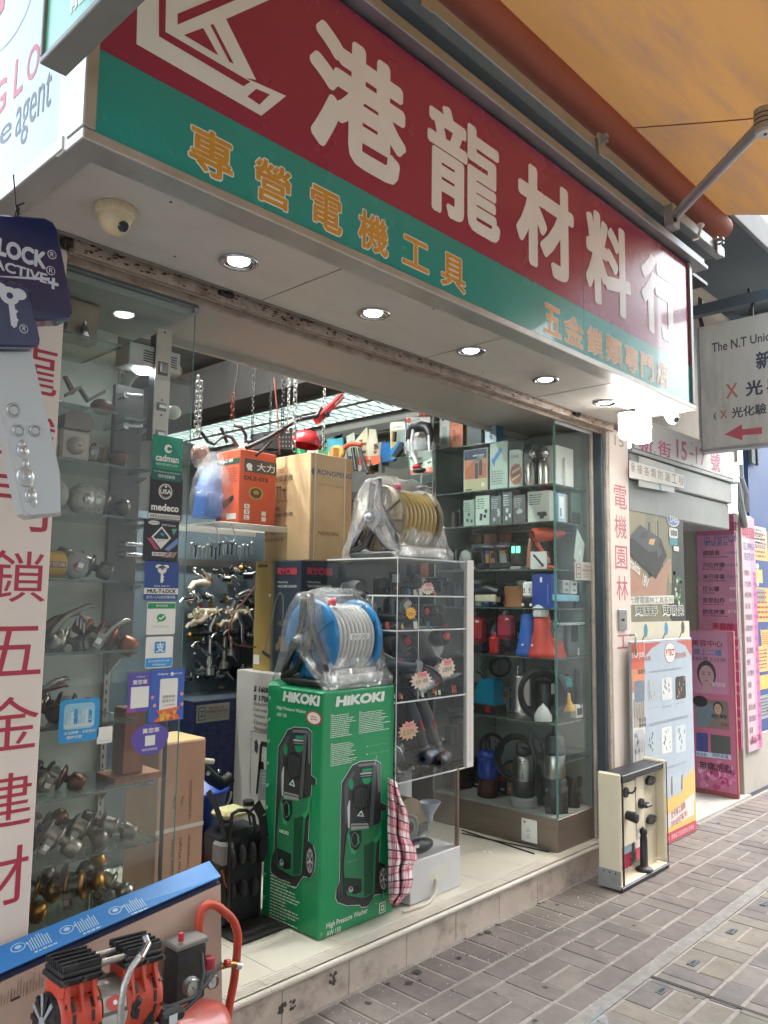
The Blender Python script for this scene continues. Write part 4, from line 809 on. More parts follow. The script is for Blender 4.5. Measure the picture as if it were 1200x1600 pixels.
def knobset(name, label, m1, m2, knob='ball', latch=True, cat='door knob', group=None):
    r = thing(name, label, cat, (0,0,0), group)
    for s in (-1,1):
        k = MB().m(m1 if s < 0 else m2)
        if knob == 'ball': k.lathe([(.010,.026),(.011,.040),(.020,.048),(.027,.058),(.0285,.068),(.026,.080),(.016,.089),(.006,.090),(0,.088)], ax=(s, 0,0), n=22)
        elif knob == 'drum': k.lathe([(.011,.026),(.011,.040),(.024,.044),(.027,.050),(.026,.080),(.022,.086),(.012,.087),(.011,.084),(0,.083)], ax=(s, 0,0), n=22)
        else: k.lathe([(.009,.026),(.010,.042),(.022,.046),(.031,.056),(.030,.066),(.018,.074),(0,.076)], ax=(s, 0,0), n=22)
        k.build('knob', r)
        k = MB().m(m2); k.lathe([(.012,.030),(.030,.026),(.037,.020),(.038,.016),(.034,.015)], ax=(s, 0,0), n=26); k.build('rosette', r)
    k = MB().m(NICKEL); k.cyl((-.016,0,0),(.016,0,0),.026, n=20)
    if latch: k.cyl((0,0,0),(0,-.075,-.01),.0085, n=12); k.bbox((-.012,-.082,-.030),(.012,-.078,.012),.002); k.m(CHROME); k.box((-.007,-.092,-.016),(.007,-.082,-.002))
    k.build('latch_body', r); return r
def lever(name, label, m, cat='lever handle', L_=.11):
    r = thing(name, label, cat); k = MB().m(m); k.lathe([(0,0),(.030,0),(.031,.006),(.024,.012),(.012,.014),(.010,.035)], n=22); k.build('rosette', r)
    k = MB().m(m); k.tube([(0,0,.03),(0,0,.045),(.02,0,.052),(.06,.008,.05),(L_, -.002,.046),(L_+.01,-.01,.045)], [.010,.011,.0105,.0085,.0075,.005], 10); k.build('lever_arm', r); return r
def rst(z): return z+.0005
NICK2 = M('dark_nickel', '#6f6964', .28,1., .15,20); BRZ = M('bronze', '#6b4a38', .3,.95,.2,12); GREYB = M('grey_bronze', '#4e4a46', .35,.9,.2,12)
D = R
put(knobset('knob_lock_set', 'large satin nickel ball door knob alone on the fourth shelf from the bottom', NICKEL, NICKEL),(1.075,2.60,.968), rot=(D(0), D(8), D(-28)), s=1.25)
put(knobset('knob_lock_set', 'copper brown door knob with paper tag, beside the pillar on a low shelf', BRZ, BRZ),(1.065,2.60,.765), rot=(D(80), D(3), D(8)), s=1.15)
put(knobset('knob_lock_set', 'satin nickel drum knob set standing crossed on the low shelf', NICK2, NICKEL, 'drum'),(1.19,2.56,.785), rot=(0, D(35), D(-30)), s=1.15)
put(knobset('knob_lock_set', 'bronze ball knob set with bright latch behind the nickel one', BRZ, NICK2),(1.30,2.60,.778), rot=(0, D(28), D(-35)), s=1.1)
put(knobset('knob_lock_set', 'steel drum knob at the right end of the low shelf', GREYB, NICK2, 'drum', False),(1.405,2.60,.765), rot=(0, D(20), D(-30)), s=1.1)
put(knobset('knob_lock_set', 'dark round knob with brass rosettes on the bottom shelf', GREYB, BRASS),(1.09,2.60,.590), rot=(0, D(20), D(-32)), s=1.25)
put(knobset('knob_lock_set', 'polished brass mushroom knob on the bottom shelf', BRASS, BRASS, 'mush'),(1.29,2.58,.600), rot=(0, D(-10), D(-40)), s=1.25)
put(knobset('knob_lock_set', 'grey tulip knob behind the polished brass one', NICKEL, NICKEL, 'mush', False),(1.32,2.68,.595), rot=(0, D(15), D(-20)), s=1.25)
put(knobset('knob_lock_set', 'small white rimmed knob at the end of the bottom shelf', BRASS, NICKEL, 'drum', False),(1.43,2.66,.575), rot=(0, D(70), D(-20)))
put(lever('lever_lock_set', 'bronze lever handle lying under the blue square sticker', BRZ),(1.09,2.62,1.19), rot=(D(70), D(-20), D(10)), s=1.2)
put(lever('lever_lock_set', 'slim steel lever hooked behind the blue square sticker', NICK2),(1.10,2.58,1.25), rot=(D(95), D(-15), D(20)))
put(lever('lever_lock_set', 'chrome lever handle with keys tied on, on the fifth shelf', NICKEL),(1.16,2.56,1.40), rot=(D(60), D(-38), D(-20)), s=1.3)
put(lever('lever_lock_set', 'brown copper lever handle crossing the others on the fifth shelf', COPPER),(1.11,2.62,1.40), rot=(D(75), D(-30), D(-10)), s=1.35)
put(knobset('knob_lock_set', 'copper drum knob lock behind the white payment stickers', COPPER, COPPER, 'drum'),(1.36,2.60,1.405), rot=(0, D(25), D(-35)), s=1.3)
put(knobset('knob_lock_set', 'dark nickel knob lock beneath the chrome lever', NICK2, NICKEL),(1.22,2.66,1.40), rot=(0, D(15), D(-30)), s=1.2)
put(lever('lever_lock_set', 'curved chrome lever leaning near the copper drum knob', NICKEL),(1.30,2.58,1.385), rot=(D(80), D(-35), D(0)), s=1.1)
k = MB().m(NICKEL)
for i in range(3): c = aY(122+i*5,958+i*6,2.52); k.lathe([(.006,0),(.011,.001),(.011,.003),(.006,.003)], c, (.4,1,.3),12); k.box((c.x-.003, c.y, c.z-.04),(c.x+.003, c.y+.002, c.z-.008))
tag(k.build('key_bunch'), 'small bunch of keys hanging on the chrome lever', 'keys')
for i, (x, y, z, m1_, m2_, kd, rz_, ry_, lab) in enumerate((
 (1.16,2.68,.775, GREYB, BRZ, 'ball', -20,25, 'dark bronze ball knob set at the back of the low shelf'),(1.25,2.68,.780, BRZ, GREYB, 'drum', -40,10, 'bronze drum knob lying behind the crossed nickel set'),
 (1.17,2.66,.60, BRZ, BRASS, 'ball', -25,15, 'brown ball knob behind the dark one on the bottom shelf'),(1.38,2.56,.60, GREYB, NICKEL, 'ball', -35,30, 'charcoal ball knob right of the brass mushroom knob'),
 (1.20,2.58,.965, NICK2, BRZ, 'drum', -35,20, 'dark drum knob beside the large nickel ball knob'),(1.13,2.62,1.185, BRZ, BRZ, 'ball', -30,20, 'bronze knob half hidden by the light blue sticker'),
 (1.24,2.62,1.18, NICKEL, NICK2, 'mush', -25,10, 'flat nickel knob right of the light blue sticker'),(1.10,2.66,1.42, GREYB, NICKEL, 'ball', -20,15, 'dark ball knob under the copper brown lever'),
 (1.27,2.60,1.65, NICKEL, NICK2, 'drum', -30,20, 'nickel drum knob right of the grey tape dispenser'),(1.33,2.62,1.87, NICK2, NICK2, 'ball', -30,15, 'dark nickel knob right of the bagged roll'),
 (1.30,2.60,2.03, NICKEL, BRZ, 'drum', -35,10, 'nickel and bronze knob right of the cream rim lock'),(1.08,2.66,2.215, NICK2, NICKEL, 'ball', -15,20, 'nickel knob behind the zigzag door pull'))):
    put(knobset('knob_lock_set', lab, m1_, m2_, kd),(x, y, z), rot=(0, D(ry_), D(rz_)), s=1.12)
rl = M('rim_lock_cream', '#a79c90', .35,.35,.1,8)
for i, (xa, lab) in enumerate(((1.045, 'cream rim lock half hidden at the pillar edge of the third shelf'),(1.12, 'cream square rim lock with round cylinder on the third shelf'))):
    r = thing('rim_lock', lab, 'rim lock', (xa+.05,2.55,1.98)); w = .07 if i == 0 else .10
    k = MB().m(rl); k.bbox((xa, 2.50,1.981),(xa+w, 2.56,2.085),.008); k.build('case', r)
    k = MB().m(rl); k.lathe([(.030,0),(.028,.012),(.020,.016),(.018,.022),(0,.023)], (xa+w/2,2.4995,2.03),(0,-1,0),22); k.m(BLACK); k.box((xa+w/2-.002,2.476,2.026),(xa+w/2+.011,2.4765,2.031)); k.build('cylinder', r)
k = MB().m(M('brown_prism', '#6d5f54', .3,.3,.2,10)); k.prism([(1.13,2.50,2.086),(1.13,2.50,2.13),(1.15,2.50,2.145),(1.21,2.50,2.145),(1.23,2.50,2.12),(1.22,2.50,2.086)], (0,.06,0)); tag(k.build('latch_case'), 'brown faceted latch case resting on the cream rim lock', 'latch')
r = thing('coil_tin', 'gold tin printed DO NOT DISTURB lying on the fourth shelf', 'tin', (1.1,2.55,1.6))
k = MB().m(M('gold_tin', '#c49a3e', .35,.3,.1,8)); k.cyl((1.055,2.545,1.642),(1.165,2.545,1.642),.044, n=24); k.m(ink('#a43a34')); k.cyl((1.047,2.545,1.642),(1.0549,2.545,1.642),.038, n=24); k.build('can', r)
f = Face((1.07,2.50,1.63),(1,0,0),(0,.1,1)); f.rect(0,0,.09,.02, ink('#8a4a2c'),1); f.text('DO NOT DISTURB', .004,.004,.086,.016, PAPER, 2); f.mb.build('lettering', r)
k = MB().m(GREYP); k.lathe([(.012,-.02),(.045,-.02),(.046,.02),(.012,.02)], (1.215,2.56,1.642),(.35,-1,0),24); k.m(ink('#b03a3a')); k.cyl((1.21,2.536,1.64),(1.208,2.53,1.64),.01); k.m(GREYP); k.box((1.18,2.55,1.6),(1.25,2.6,1.61)); tag(k.build('tape_dispenser'), 'grey round tape dispenser next to the gold tin', 'dispenser')
k = MB().m(M('pale_disc', '#9d9a92', .5)); k.lathe([(0,0),(.052,0),(.055,.012),(.02,.03),(0,.03)], (1.11,2.53,1.865),(-.5,-1,.1),26); tag(k.build('round_lock_cover'), 'pale round cover plate leaning on the third glass shelf', 'cover plate')
k = MB().m(M('bagged_roll', '#b4a894', .4)); k.lathe([(.02,-.02),(.05,-.02),(.052,.02),(.02,.022)], (1.235,2.56,1.863),(.2,-1,.1),24); k.m(WRAP); k.sphere((1.24,2.545,1.865),.060,16,(1.15,.8,.9)); tag(k.build('plastic_bag'), 'round knob in a clear plastic bag on the third glass shelf', 'bagged part')
r = thing('zigzag_handle', 'flat zigzag metal door pull on the second shelf', 'door pull', (1.15,2.5,2.16))
pts = [(104,620),(126,608),(139,628),(165,614)]; P3 = [aY(x, y, 2.50) for x, y in pts]
k = MB().m(NICK2)
for a, b in zip(P3[:-1], P3[1:]): k.prism([a, b, b+Vector((0,0,.012)), a+Vector((0,0,.012))], (0,.02,0))
k.build('pull', r); k = MB().m(BRZ); a, b = aY(106,588,2.52), aY(119,612,2.52); k.prism([a, b, b+Vector((-.008,0,-.01)), a+Vector((-.01,0,0))], (0,.02,0)); k.build('stem', r)
k = MB().m(M('red_brown_leather', '#6a3c30', .4)); k.sphere((1.285,2.56,2.19),.036,14,(1.2,.8,.8)); tag(k.build('leather_pouch'), 'red brown rounded pouch behind the zigzag door pull', 'pouch')
r = thing('sample_box', 'clear fronted wooden sample box with chrome latches on the top shelf', 'sample box', (1.16,2.55,2.395))
k = MB().m(M('sample_wood', '#8f7d68', .5,0,.12,6)); k.bbox((1.045,2.54,2.396),(1.245,2.60,2.535),.003); k.build('case', r)
k = MB().m(CHROME); k.lathe([(.01,0),(.016,.01),(.014,.03),(.006,.05),(.008,.06)], (1.19,2.525,2.40), n=14); k.cyl((1.07,2.53,2.47),(1.07,2.51,2.47),.02); k.m(DARKM); k.bbox((1.055,2.52,2.42),(1.13,2.539,2.52),.004); k.build('latches', r)
r = thing('lock_display_post', 'dark display post with knobs and a long mortice lock faceplate', 'display post', (1.44,2.55,1.4))
k = MB().m(M('dark_display_board', '#4b4a46', .5,0,.2,4)); k.bbox((1.36,2.62,1.365),(1.475,2.64,2.30),.003); k.build('board', r)
a, b = aY(246,512,2.50), aY(262,690,2.50)
k = MB().m(M('faceplate_steel', '#b5aca2', .35,.6,.08,8)); k.bbox((a.x, 2.50, b.z+.0),(b.x, 2.506, a.z),.001); k.m(DARKM); k.box((a.x+.004,2.5065, b.z),(b.x-.006,2.55, a.z-.02)); k.build('faceplate', r)
k = MB()
for z0, h in ((a.z-.17,.05),(a.z-.30,.03),(a.z-.40,.03)): k.m(NICK2); k.box((a.x+.01,2.4985, z0),(b.x-.012,2.4995, z0+h)); k.m(CHROME); k.bbox((a.x+.014,2.488, z0+.008),(b.x-.016,2.4983, z0+h-.008),.002)
for z in (a.z-.01, a.z-.26, a.z-.315, a.z-.385, b.z+.02): k.m(DARKM); k.cyl(((a.x+b.x)/2,2.4995, z),((a.x+b.x)/2,2.4985, z),.004, n=8)
k.build('bolts', r)
for (x, y, rr_, m_) in ((211,564,.027, BLACK),(236,566,.032, GREYB),(271,580,.028, NICKEL),(270,645,.026, bpm)):
    c = aY(x, y, 2.56); k = MB().m(m_); k.lathe([(rr_*.4,.03),(rr_*.8,.02),(rr_, 0),(rr_*.9,-.02),(rr_*.3,-.032),(0,-.033)], c, (0,1,0),20); k.build('knob', r)
for y in (617,665,850,866): a = aY(198, y, 2.54); b = aY(222, y+2,2.54); k = MB().m(CHROME); k.tube([a, b], .007,8); k.cyl(a, a+Vector((0,.05,0)),.012, n=12); k.build('lever_arm', r)
WB = thing('wood_block', 'red brown wooden sample post on a square base in the cabinet', 'wood sample', (1.40,2.55,.92))
a = aZ(178,1232,.92); k = MB().m(WOOD); k.bbox((1.36,2.49,.9195),(1.535,2.62,.945),.002); k.build('base', WB)
k = MB().m(WOOD); k.bbox((1.40,2.515,.9455),(1.475,2.59,1.165),.002); k.build('post', WB)
bc = carton('carton', 'brown export carton on end behind the glass with a white strap', (1.66,2.72,.156),(1.87,2.95,.985), '#b08a70', None)
f = fy(1.66,2.72,.156); t = ink('#3a332d')
for i, (s1, s2) in enumerate((('Gross Weight', '22.5kg'),('Net Weight', '19kg'),('Dimension', 'L67.6xW34.5xH23cm'))):
    u = .075+i*.035; f.text(s1, u-.065,.40, u+.065,.416, t, 1,0,0, R(90)); w = .02*len(s2)*.42; f.text(s2, u-w/2-.0,.60, u+w/2,.614, t, 1,0,0, R(90))
f.rect(0,.50,.21,.515, ink('#c9c2b6'),2); f.mb.build('printed_label', bc)
k = MB().m(M('packing_tape', '#d0b985', .3)); k.box((1.658,2.73,.9855),(1.872,2.94,.9865)); k.build('tape', bc)
def sticker(label, q, draw, cat='sticker', r=.006):
    f = Face((0,2.3985,0),(1,0,0),(0,0,1)); a, b = f.px(q[0], q[3]), f.px(q[2], q[1]); x0, y0, x1, y1 = a[0], a[1], b[0], b[1]
    f.O = Vector((x0,2.3985, y0)); draw(f, x1-x0, y1-y0); tag(f.mb.build('sticker'), label, cat)
W_ = PAPER
def d1(f, w, h):
    f.rect(0,0, w, h, ink('#1d8268'),0); f.poly([(0,0),(w*.4,0),(0, h*.5)], ink('#156a62'),.5); f.poly([(w, h),(w*.5, h),(w, h*.5)], ink('#2c9478'),.5)
    f.disc(w*.52, h*.72, w*.13, W_, 1); f.disc(w*.54, h*.72, w*.06, ink('#1d8268'),2); f.rect(w*.54, h*.70, w*.68, h*.75, ink('#1d8268'),2)
    f.text('cadman', w*.12, h*.42, w*.88, h*.58, W_, 1,.03); f.text('HIGH SECURITY LOCK', w*.14, h*.33, w*.86, h*.38, W_, 1); f.rect(0,0, w, h*.25, ink('#115a52'),.6); f.text('The Diamond Locking Brand', w*.06, h*.16, w*.94, h*.205, W_, 1); f.text('特約經銷商', w*.22, h*.05, w*.78, h*.13, W_, 1)
sticker('green square cadman lock sticker, topmost on the glass', (236,686,286,748), d1)
def d2(f, w, h):
    f.rect(0,0, w, h, ink('#232327'),0); f.disc(w*.47, h*.66, w*.21, W_, 1); f.disc(w*.47, h*.66, w*.185, ink('#232327'),2); f.text('USA', w*.30, h*.60, w*.64, h*.71, W_, 3,.03)
    for i in range(22): t = R(i*360/22); f.disc(w*(.47+.158*math.cos(t)), h*.66+w*.158*math.sin(t), w*.012, W_, 3, n=5)
    f.star(w*.47, h*.77, w*.05, W_, 3,5,.4); f.text('medeco', w*.06, h*.20, w*.90, h*.37, W_, 1,.04); f.rect(0,.02*h, w*.95, h*.13, W_, .5); f.text('美國製造高級鎖具指定品牌', w*.03, h*.03, w*.92, h*.11, ink('#232327'),1)
sticker('black square medeco USA lock sticker below the green one', (232,749,286,810), d2)
def d3(f, w, h):
    f.rect(0,0, w, h, ink('#26272d'),0); f.disc(w*.28, h*.92, w*.16, W_, 1, h*.05); f.text('SAMSUNG', w*.15, h*.90, w*.41, h*.94, ink('#26272d'),2); f.text('SMART Doorlock', w*.5, h*.86, w*.9, h*.91, W_, 1)
    f.poly([(w*.5, h*.30),(w*.22, h*.58),(w*.5, h*.85),(w*.78, h*.58)], W_, 1); f.poly([(w*.5, h*.36),(w*.28, h*.58),(w*.5, h*.80),(w*.72, h*.58)], ink('#33363e'),2); f.poly([(w*.5, h*.32),(w*.3, h*.54),(w*.7, h*.54)], W_, 3)
    f.poly([(w*.1, h*.55),(w*.22, h*.55),(w*.45, h*.28),(w*.34, h*.28)], ink('#b84a6c'),1.5); f.poly([(w*.78, h*.80),(w*.95, h*.82),(w*.85, h*.65)], ink('#5c9c7c'),1.5); f.poly([(w*.6, h*.3),(w*.98, h*.6),(w*.98, h*.45),(w*.72, h*.25)], ink('#6c86b8'),1.2)
    for i in range(6): f.line([(w*.55+i*w*.06, h*.1),(w*.75+i*w*.04, h*.24)], .003, ink(['#c8566a', '#4a9cc0', '#d0b04a'][i % 3]),1.4)
    f.poly([(w*.45, h*.66),(w*.5, h*.70),(w*.58, h*.66),(w*.52, h*.60)], ink('#3f86b4'),4); f.text('Digital Doorlock', w*.38, h*.48, w*.62, h*.52, ink('#33363e'),4); f.rect(w*.26, h*.13, w*.80, h*.22, W_, 1); f.text('指定專業代理商', w*.29, h*.145, w*.77, h*.205, ink('#26272d'),2)
sticker('dark smart doorlock sticker with pink and white diamond', (222,815,280,876), d3)
def d4(f, w, h):
    f.rrect(0,0, w, h, .004, ink('#2c4684'),0); f.rect(0, h*.16, w, h*.31, W_, 1); f.text('MUL-T-LOCK', w*.09, h*.185, w*.93, h*.285, ink('#1c1e28'),2,.035); f.text('歐洲入口以色列專利鎖', w*.08, h*.045, w*.92, h*.125, W_, 1)
    f.disc(w*.5, h*.78, w*.13, W_, 1, h*.10); f.disc(w*.40, h*.86, w*.10, W_, 1, h*.05); f.disc(w*.60, h*.86, w*.10, W_, 1, h*.05); f.rect(w*.465, h*.45, w*.535, h*.70, W_, 1); f.rect(w*.535, h*.50, w*.56, h*.54, W_, 1); f.rect(w*.535, h*.58, w*.56, h*.62, W_, 1); f.disc(w*.5, h*.80, w*.03, ink('#2c4684'),2)
    f.text('ASSA ABLOY', w*.28, h*.345, w*.74, h*.385, W_, 1)
sticker('blue Mul-T-Lock sticker with white key emblem', (224,878,280,938), d4)
def d5(f, w, h):
    f.rrect(0,0, w, h, .006, W_, 0); f.rect(.002, h*.80, w-.002, h-.003, ink('#1f8a56'),1); f.text('歡迎使用', w*.3, h*.85, w*.7, h*.93, W_, 2); f.disc(w*.5, h*.52, w*.16, ink('#1f9a5c'),1, h*.12); f.poly([(w*.38, h*.42),(w*.36, h*.36),(w*.46, h*.42)], ink('#1f9a5c'),1)
    f.line([(w*.42, h*.52),(w*.48, h*.47),(w*.60, h*.58)], .005, W_, 2); f.text('WeChat Pay', w*.22, h*.20, w*.78, h*.28, ink('#9aa09c'),1)
sticker('white and green WeChat Pay sticker', (228,941,275,992), d5)
def d6(f, w, h):
    f.rrect(0,0, w, h, .006, W_, 0); f.rect(.002,.003, w-.002, h*.32, ink('#2e8fcc'),1); f.rrect(w*.32, h*.47, w*.72, h*.84,.004, ink('#2e8fcc'),1); f.text('支', w*.37, h*.50, w*.67, h*.81, W_, 2,.02); f.text('歡迎使用支付寶', w*.12, h*.19, w*.88, h*.26, W_, 2); f.text('Alipay', w*.25, h*.06, w*.75, h*.15, W_, 2)
sticker('white and blue Alipay sticker', (226,994,271,1045), d6)
def d7(f, w, h):
    f.rrect(0,0, w, h, .005, ink('#5a4a9c'),0); f.rect(0,0, w*.4, h*.2, ink('#8a4a9a'),.5); f.text('Alipay', w*.35, h*.87, w*.75, h*.92, W_, 1); f.text('賞您車', w*.2, h*.70, w*.85, h*.82, W_, 1,.02); f.rect(w*.14, h*.10, w*.94, h*.64, W_, 1)
sticker('small purple payment sticker left of the tall blue one', (198,1050,236,1114), d7)
def d8(f, w, h):
    f.rect(0,0, w, h, ink('#3a5cac'),0); f.text('Alipay', w*.20, h*.885, w*.52, h*.935, W_, 1,.02); f.disc(w*.62, h*.905, w*.05, W_, 1); f.text('REWARD', w*.68, h*.89, w*.92, h*.925, W_, 1); f.rrect(w*.28, h*.22, w*.80, h*.82,.004, W_, 1); f.text('得閒掃掃', w*.36, h*.44, w*.72, h*.50, ink('#5c5c60'),2); f.text('獎賞多多', w*.36, h*.36, w*.72, h*.42, ink('#5c5c60'),2); f.text('立即掃碼', w*.36, h*.29, w*.72, h*.325, ink('#c03a4a'),2)
    f.poly([(w*.12, h*.0),(w*.92, h*.02),(w*.78, h*.14),(w*.88, h*.26),(w*.2, h*.22),(w*.3, h*.12)], ink('#d6663c'),1.5)
    for i in range(16): f.disc(w*random.uniform(.3,.75), h*random.uniform(.05,.2), w*.05, ink(random.choice(['#e09a3c', '#d8b04a', '#c8503c'])),2+i*.05, n=8)
    for x, y in ((.15,.32),(.08,.48),(.93,.5),(.95,.3)): f.disc(w*x, h*y, w*.05, ink('#d68a80'),1, n=9)
sticker('tall blue payment sticker with an orange pot of coins', (232,1044,289,1130), d8)
def d9(f, w, h):
    pts = [(w*(.5+.5*math.cos(t)*(1+.05*math.sin(3*t))), h*(.5+.5*math.sin(t))) for t in [R(15*i) for i in range(24)]]; f.poly(pts, ink('#5c4c9c'),0)
    f.text('賞您車', w*.28, h*.70, w*.74, h*.86, W_, 1,.02); f.rect(w*.36, h*.30, w*.63, h*.62, W_, 1); f.text('掃碼領取獎賞', w*.28, h*.14, w*.70, h*.22, W_, 1)
sticker('purple egg shaped payment sticker below the tall blue one', (204,1127,264,1184), d9)
def d10(f, w, h):
    f.rrect(0,0, w, h, .015, ink('#2f8fc8'),0); f.rrect(w*.11, h*.30, w*.87, h*.90,.014, ink('#8fbccb'),1); f.poly([(w*.12, h*.33),(w*.86, h*.36),(w*.86, h*.46),(w*.12, h*.42)], ink('#b9c6c8'),2)
    for i in range(7): x = w*(.18+.09*i); f.rect(x, h*.42, x+w*.075, h*random.uniform(.62,.82), ink(['#a9c6cc', '#b9cdd0', '#2f86c0', '#9cc0cc'][i % 4 if i < 6 else 2]),3)
    for i in range(40): x, y = w*random.uniform(.18,.8), h*random.uniform(.44,.78); f.rect(x, y, x+w*.025, y+h*.012, ink('#d9e4e6'),4)
    f.text('生活繳費．手機程式', w*.14, h*.19, w*.92, h*.26, W_, 1,.01,0,0,.2); f.text('隨時付款', w*.2, h*.08, w*.58, h*.16, W_, 1,.01,0,0,.2)
sticker('big light blue square sticker with a pale building picture', (90,1089,157,1163), d10)
def d11(f, w, h): f.rrect(0,0, w, h, .004, W_, 0); f.text('scan to pay', w*.15, h*.10, w*.85, h*.2, ink('#8a8e90'),1)
sticker('tiny white sticker touching the light blue square one', (151,1134,176,1163), d11)
# ================================================================== GIANT KEY SIGN
KS = thing('giant_key_sign', 'giant hanging key sign with navy head and silver blade', 'key sign', (.75,2.0,1.9))
nv = M('navy_moulded_plastic', '#1c2350', .18,0,.06,3, coat=.4, spec=.6)
Y0 = 2.02; q = lambda x, y, Y=Y0: aY(x, y, Y)
def slab(pts, Y, t, mat, name, inset=0.006):
    c = MB().m(mat); P_ = [q(x, y, Y) for x, y in pts]; n = len(P_); cen = sum(P_, Vector())/n
    Pi = [p+(cen-p).normalized()*inset+Vector((0,-inset, 0)) for p in P_]; Pb = [p+Vector((0, t, 0)) for p in P_]
    c.add(Pi, [tuple(range(n-1,-1,-1))]); c.add(P_+Pi, [(i, (i+1) % n, n+(i+1) % n, n+i) for i in range(n)], True); c.add(P_+Pb, [(i, n+i, n+(i+1) % n, (i+1) % n) for i in range(n)]); c.add(Pb, [tuple(range(n))]); return c.build(name, KS)
slab([(-160,335),(-20,334),(70,341),(82,347),(89,358),(112,478),(113,492),(108,500),(60,502),(-160,500)], Y0,.07, nv, 'head')
slab([(-120,436),(-30,436),(22,440),(38,446),(47,458),(62,530),(61,539),(55,543),(-10,542),(-120,540)], Y0-.05,.05, nv, 'bow')
sb = M('silver_blade_plastic', '#b9bcbd', .28,.55,.05,3, coat=.3)
slab([(-60,545),(48,545),(95,742),(95,806),(48,811),(36,803),(0,640),(-60,560)], Y0,.045, sb, 'blade', .01)
k = MB().m(sb); mb_ = k
for (x, y, r_) in ((22,641,.014),(30,673,.012),(56,673,.012)): c = q(x, y, Y0-.012); k.m(sb); k.lathe([(r_*1.35,0),(r_*1.2,.004),(r_, .001)], c, (0,-1,0),20); k.m(GREYP); k.lathe([(r_, .001),(r_*.7,-.003),(0,-.004)], c, (0,-1,0),20)
for (x, y, s_) in ((36,705,1),(40,745,1.5),(48,775,1)):
    c = q(x, y, Y0-.011); k.m(sb); k.sphere(c, .016*s_, 12,(1,.35,1.1)); k.lathe([(.009*s_, .0),(.007*s_, .008),(0,.009)], c, (0,-1,0),14)
for i in range(7): c = q(34+i*3.2,695+i*15, Y0-.0105); k.m(sb); k.sphere(c, .011,8,(.8,.4,1.3))
k.build('dimples', KS)
f = Face((0, Y0-.0062,0),(1,0,0),(0,0,1)); lg = ink('#c3c8d2')
f.fit('T-LOCK', (-35,397),(72,404),(30,381),(30,409), lg, 1,.05); f.fit('ACTIVE', (-12,421),(74,427),(30,415),(30,431), lg, 1,.03); f.ppx([(0,431),(78,434),(77,439),(0,433)], lg, 1)
for x, y, r_ in ((81,398,.012),(79,423,.012)):
    u, v = f.px(x, y); f.disc(u, v, r_, lg, 1); f.disc(u, v, r_*.82, nv, 2); f.text('R', u-r_*.4, v-r_*.5, u+r_*.45, v+r_*.5, lg, 3,.01)
u, v = f.px(83,443); f.rect(u-.014, v-.004, u+.014, v+.004, lg, 1); f.rect(u-.004, v-.015, u+.004, v+.015, lg, 1.5); f.mb.build('lettering', KS)
f = Face((0, Y0-.0562,0),(1,0,0),(0,0,1))
u, v = f.px(15,462); f.disc(u, v, .024, lg, 1,.022); f.disc(u-.026, v+.012,.02, lg, 1.2,.014); f.disc(u+.022, v+.010,.018, lg, 1.4,.014); f.disc(u, v, .008, nv, 2)
f.ppx([(13,475),(22,475),(27,502),(26,510),(22,513),(17,508)], lg, 1.6); f.ppx([(22,483),(28,486),(24,492)], lg, 1.7); f.ppx([(24,495),(29,500),(26,505)], lg, 1.7)
u, v = f.px(37,514); f.disc(u, v, .011, lg, 1); f.disc(u, v, .009, nv, 2); f.text('R', u-.004, v-.005, u+.005, v+.006, lg, 3,.01); f.mb.build('emblem', KS)
k = MB().m(DARKM)
for o in (0,4): k.tube([q(22+o, 342), q(26+o, 326), q(24,318),(q(24,300).x, Y0+.02,2.62)], .0022,5); k.tube([q(30,336), q(24+o, 322), q(38,317)], .002,5)
k.build('hanging_wire', KS)
# ================================================================== CARTON AND COMPRESSOR AT THE STEP
LB = thing('long_carton', 'long beige carton with a blue printed top leaning on the window', 'carton', (1.1,2.2,0))
BL, BR, FR_, FL = aY(-60,1505,2.30), aY(327,1347,2.31), aY(345,1371,2.23), aY(-60,1549,2.23)
dz = Vector((0,-.07,0)); g0 = lambda p, s=1.: Vector((p.x, p.y-.05*s, 0.02))
k = MB().m(M('beige_card', '#b39a8a', .6,0,.07,5, dirt=.2, dcol='#7d6c60')); k.add([BL, BR, FR_-Vector((0,0,.02)), FL-Vector((0,0,.02)), g0(BL), g0(BR), g0(FR_), g0(FL)], [(4,5,6,7),(3,2,6,7),(1,0,4,5),(0,3,7,4),(1,5,6,2)]); k.m(M('dark_box_gap', '#1c2547', .6)); k.add([BL-Vector((0,0,.006)), BR-Vector((0,0,.006)), FR_-Vector((0,-.004,.0195)), FL-Vector((0,-.004,.0195))], [(0,1,2,3)]); k.build('carton_body', LB)
bl = M('blue_card', '#2f74b4', .5,0,.06,6, dirt=.1)
k = MB().m(bl); up = Vector((0,0,.004)); k.prism([FL+up, FR_+up, BR+up, BL+up], (0,0,-.003)); k.build('lid', LB)
U3 = (FR_-FL).normalized(); n3 = U3.cross(BL-FL).normalized(); V3 = n3.cross(U3); f = Face(FL+up, U3, V3); f.n = n3; lt = ink('#a8c6da')
for (x, y) in ((28,1481),(104,1453),(180,1423)):
    u, v = f.px(x, y); f.disc(u, v, .020, lt, 2,.014); f.disc(u, v, .017, bl, 3,.011); f.disc(u, v, .009, lt, 4,.006); f.poly([(u+.022, v-.004),(u+.03, v+.004),(u+.022, v+.006)], lt, 2)
    u, v = f.px(x+16, y-4)
    for i in range(9): f.rect(u+i*.0068, v-.022, u+i*.0068+.003, v-.022+random.uniform(.03,.045), lt, 2)
    f.lines(u+.005, v-.034, u+.07, v-.026,1, lt, 2,.7)
f.mb.build('printed_label', LB)
f = Face(FL-Vector((0,.003,.02)), U3, Vector((0,0,1))); t = ink('#8d7568')
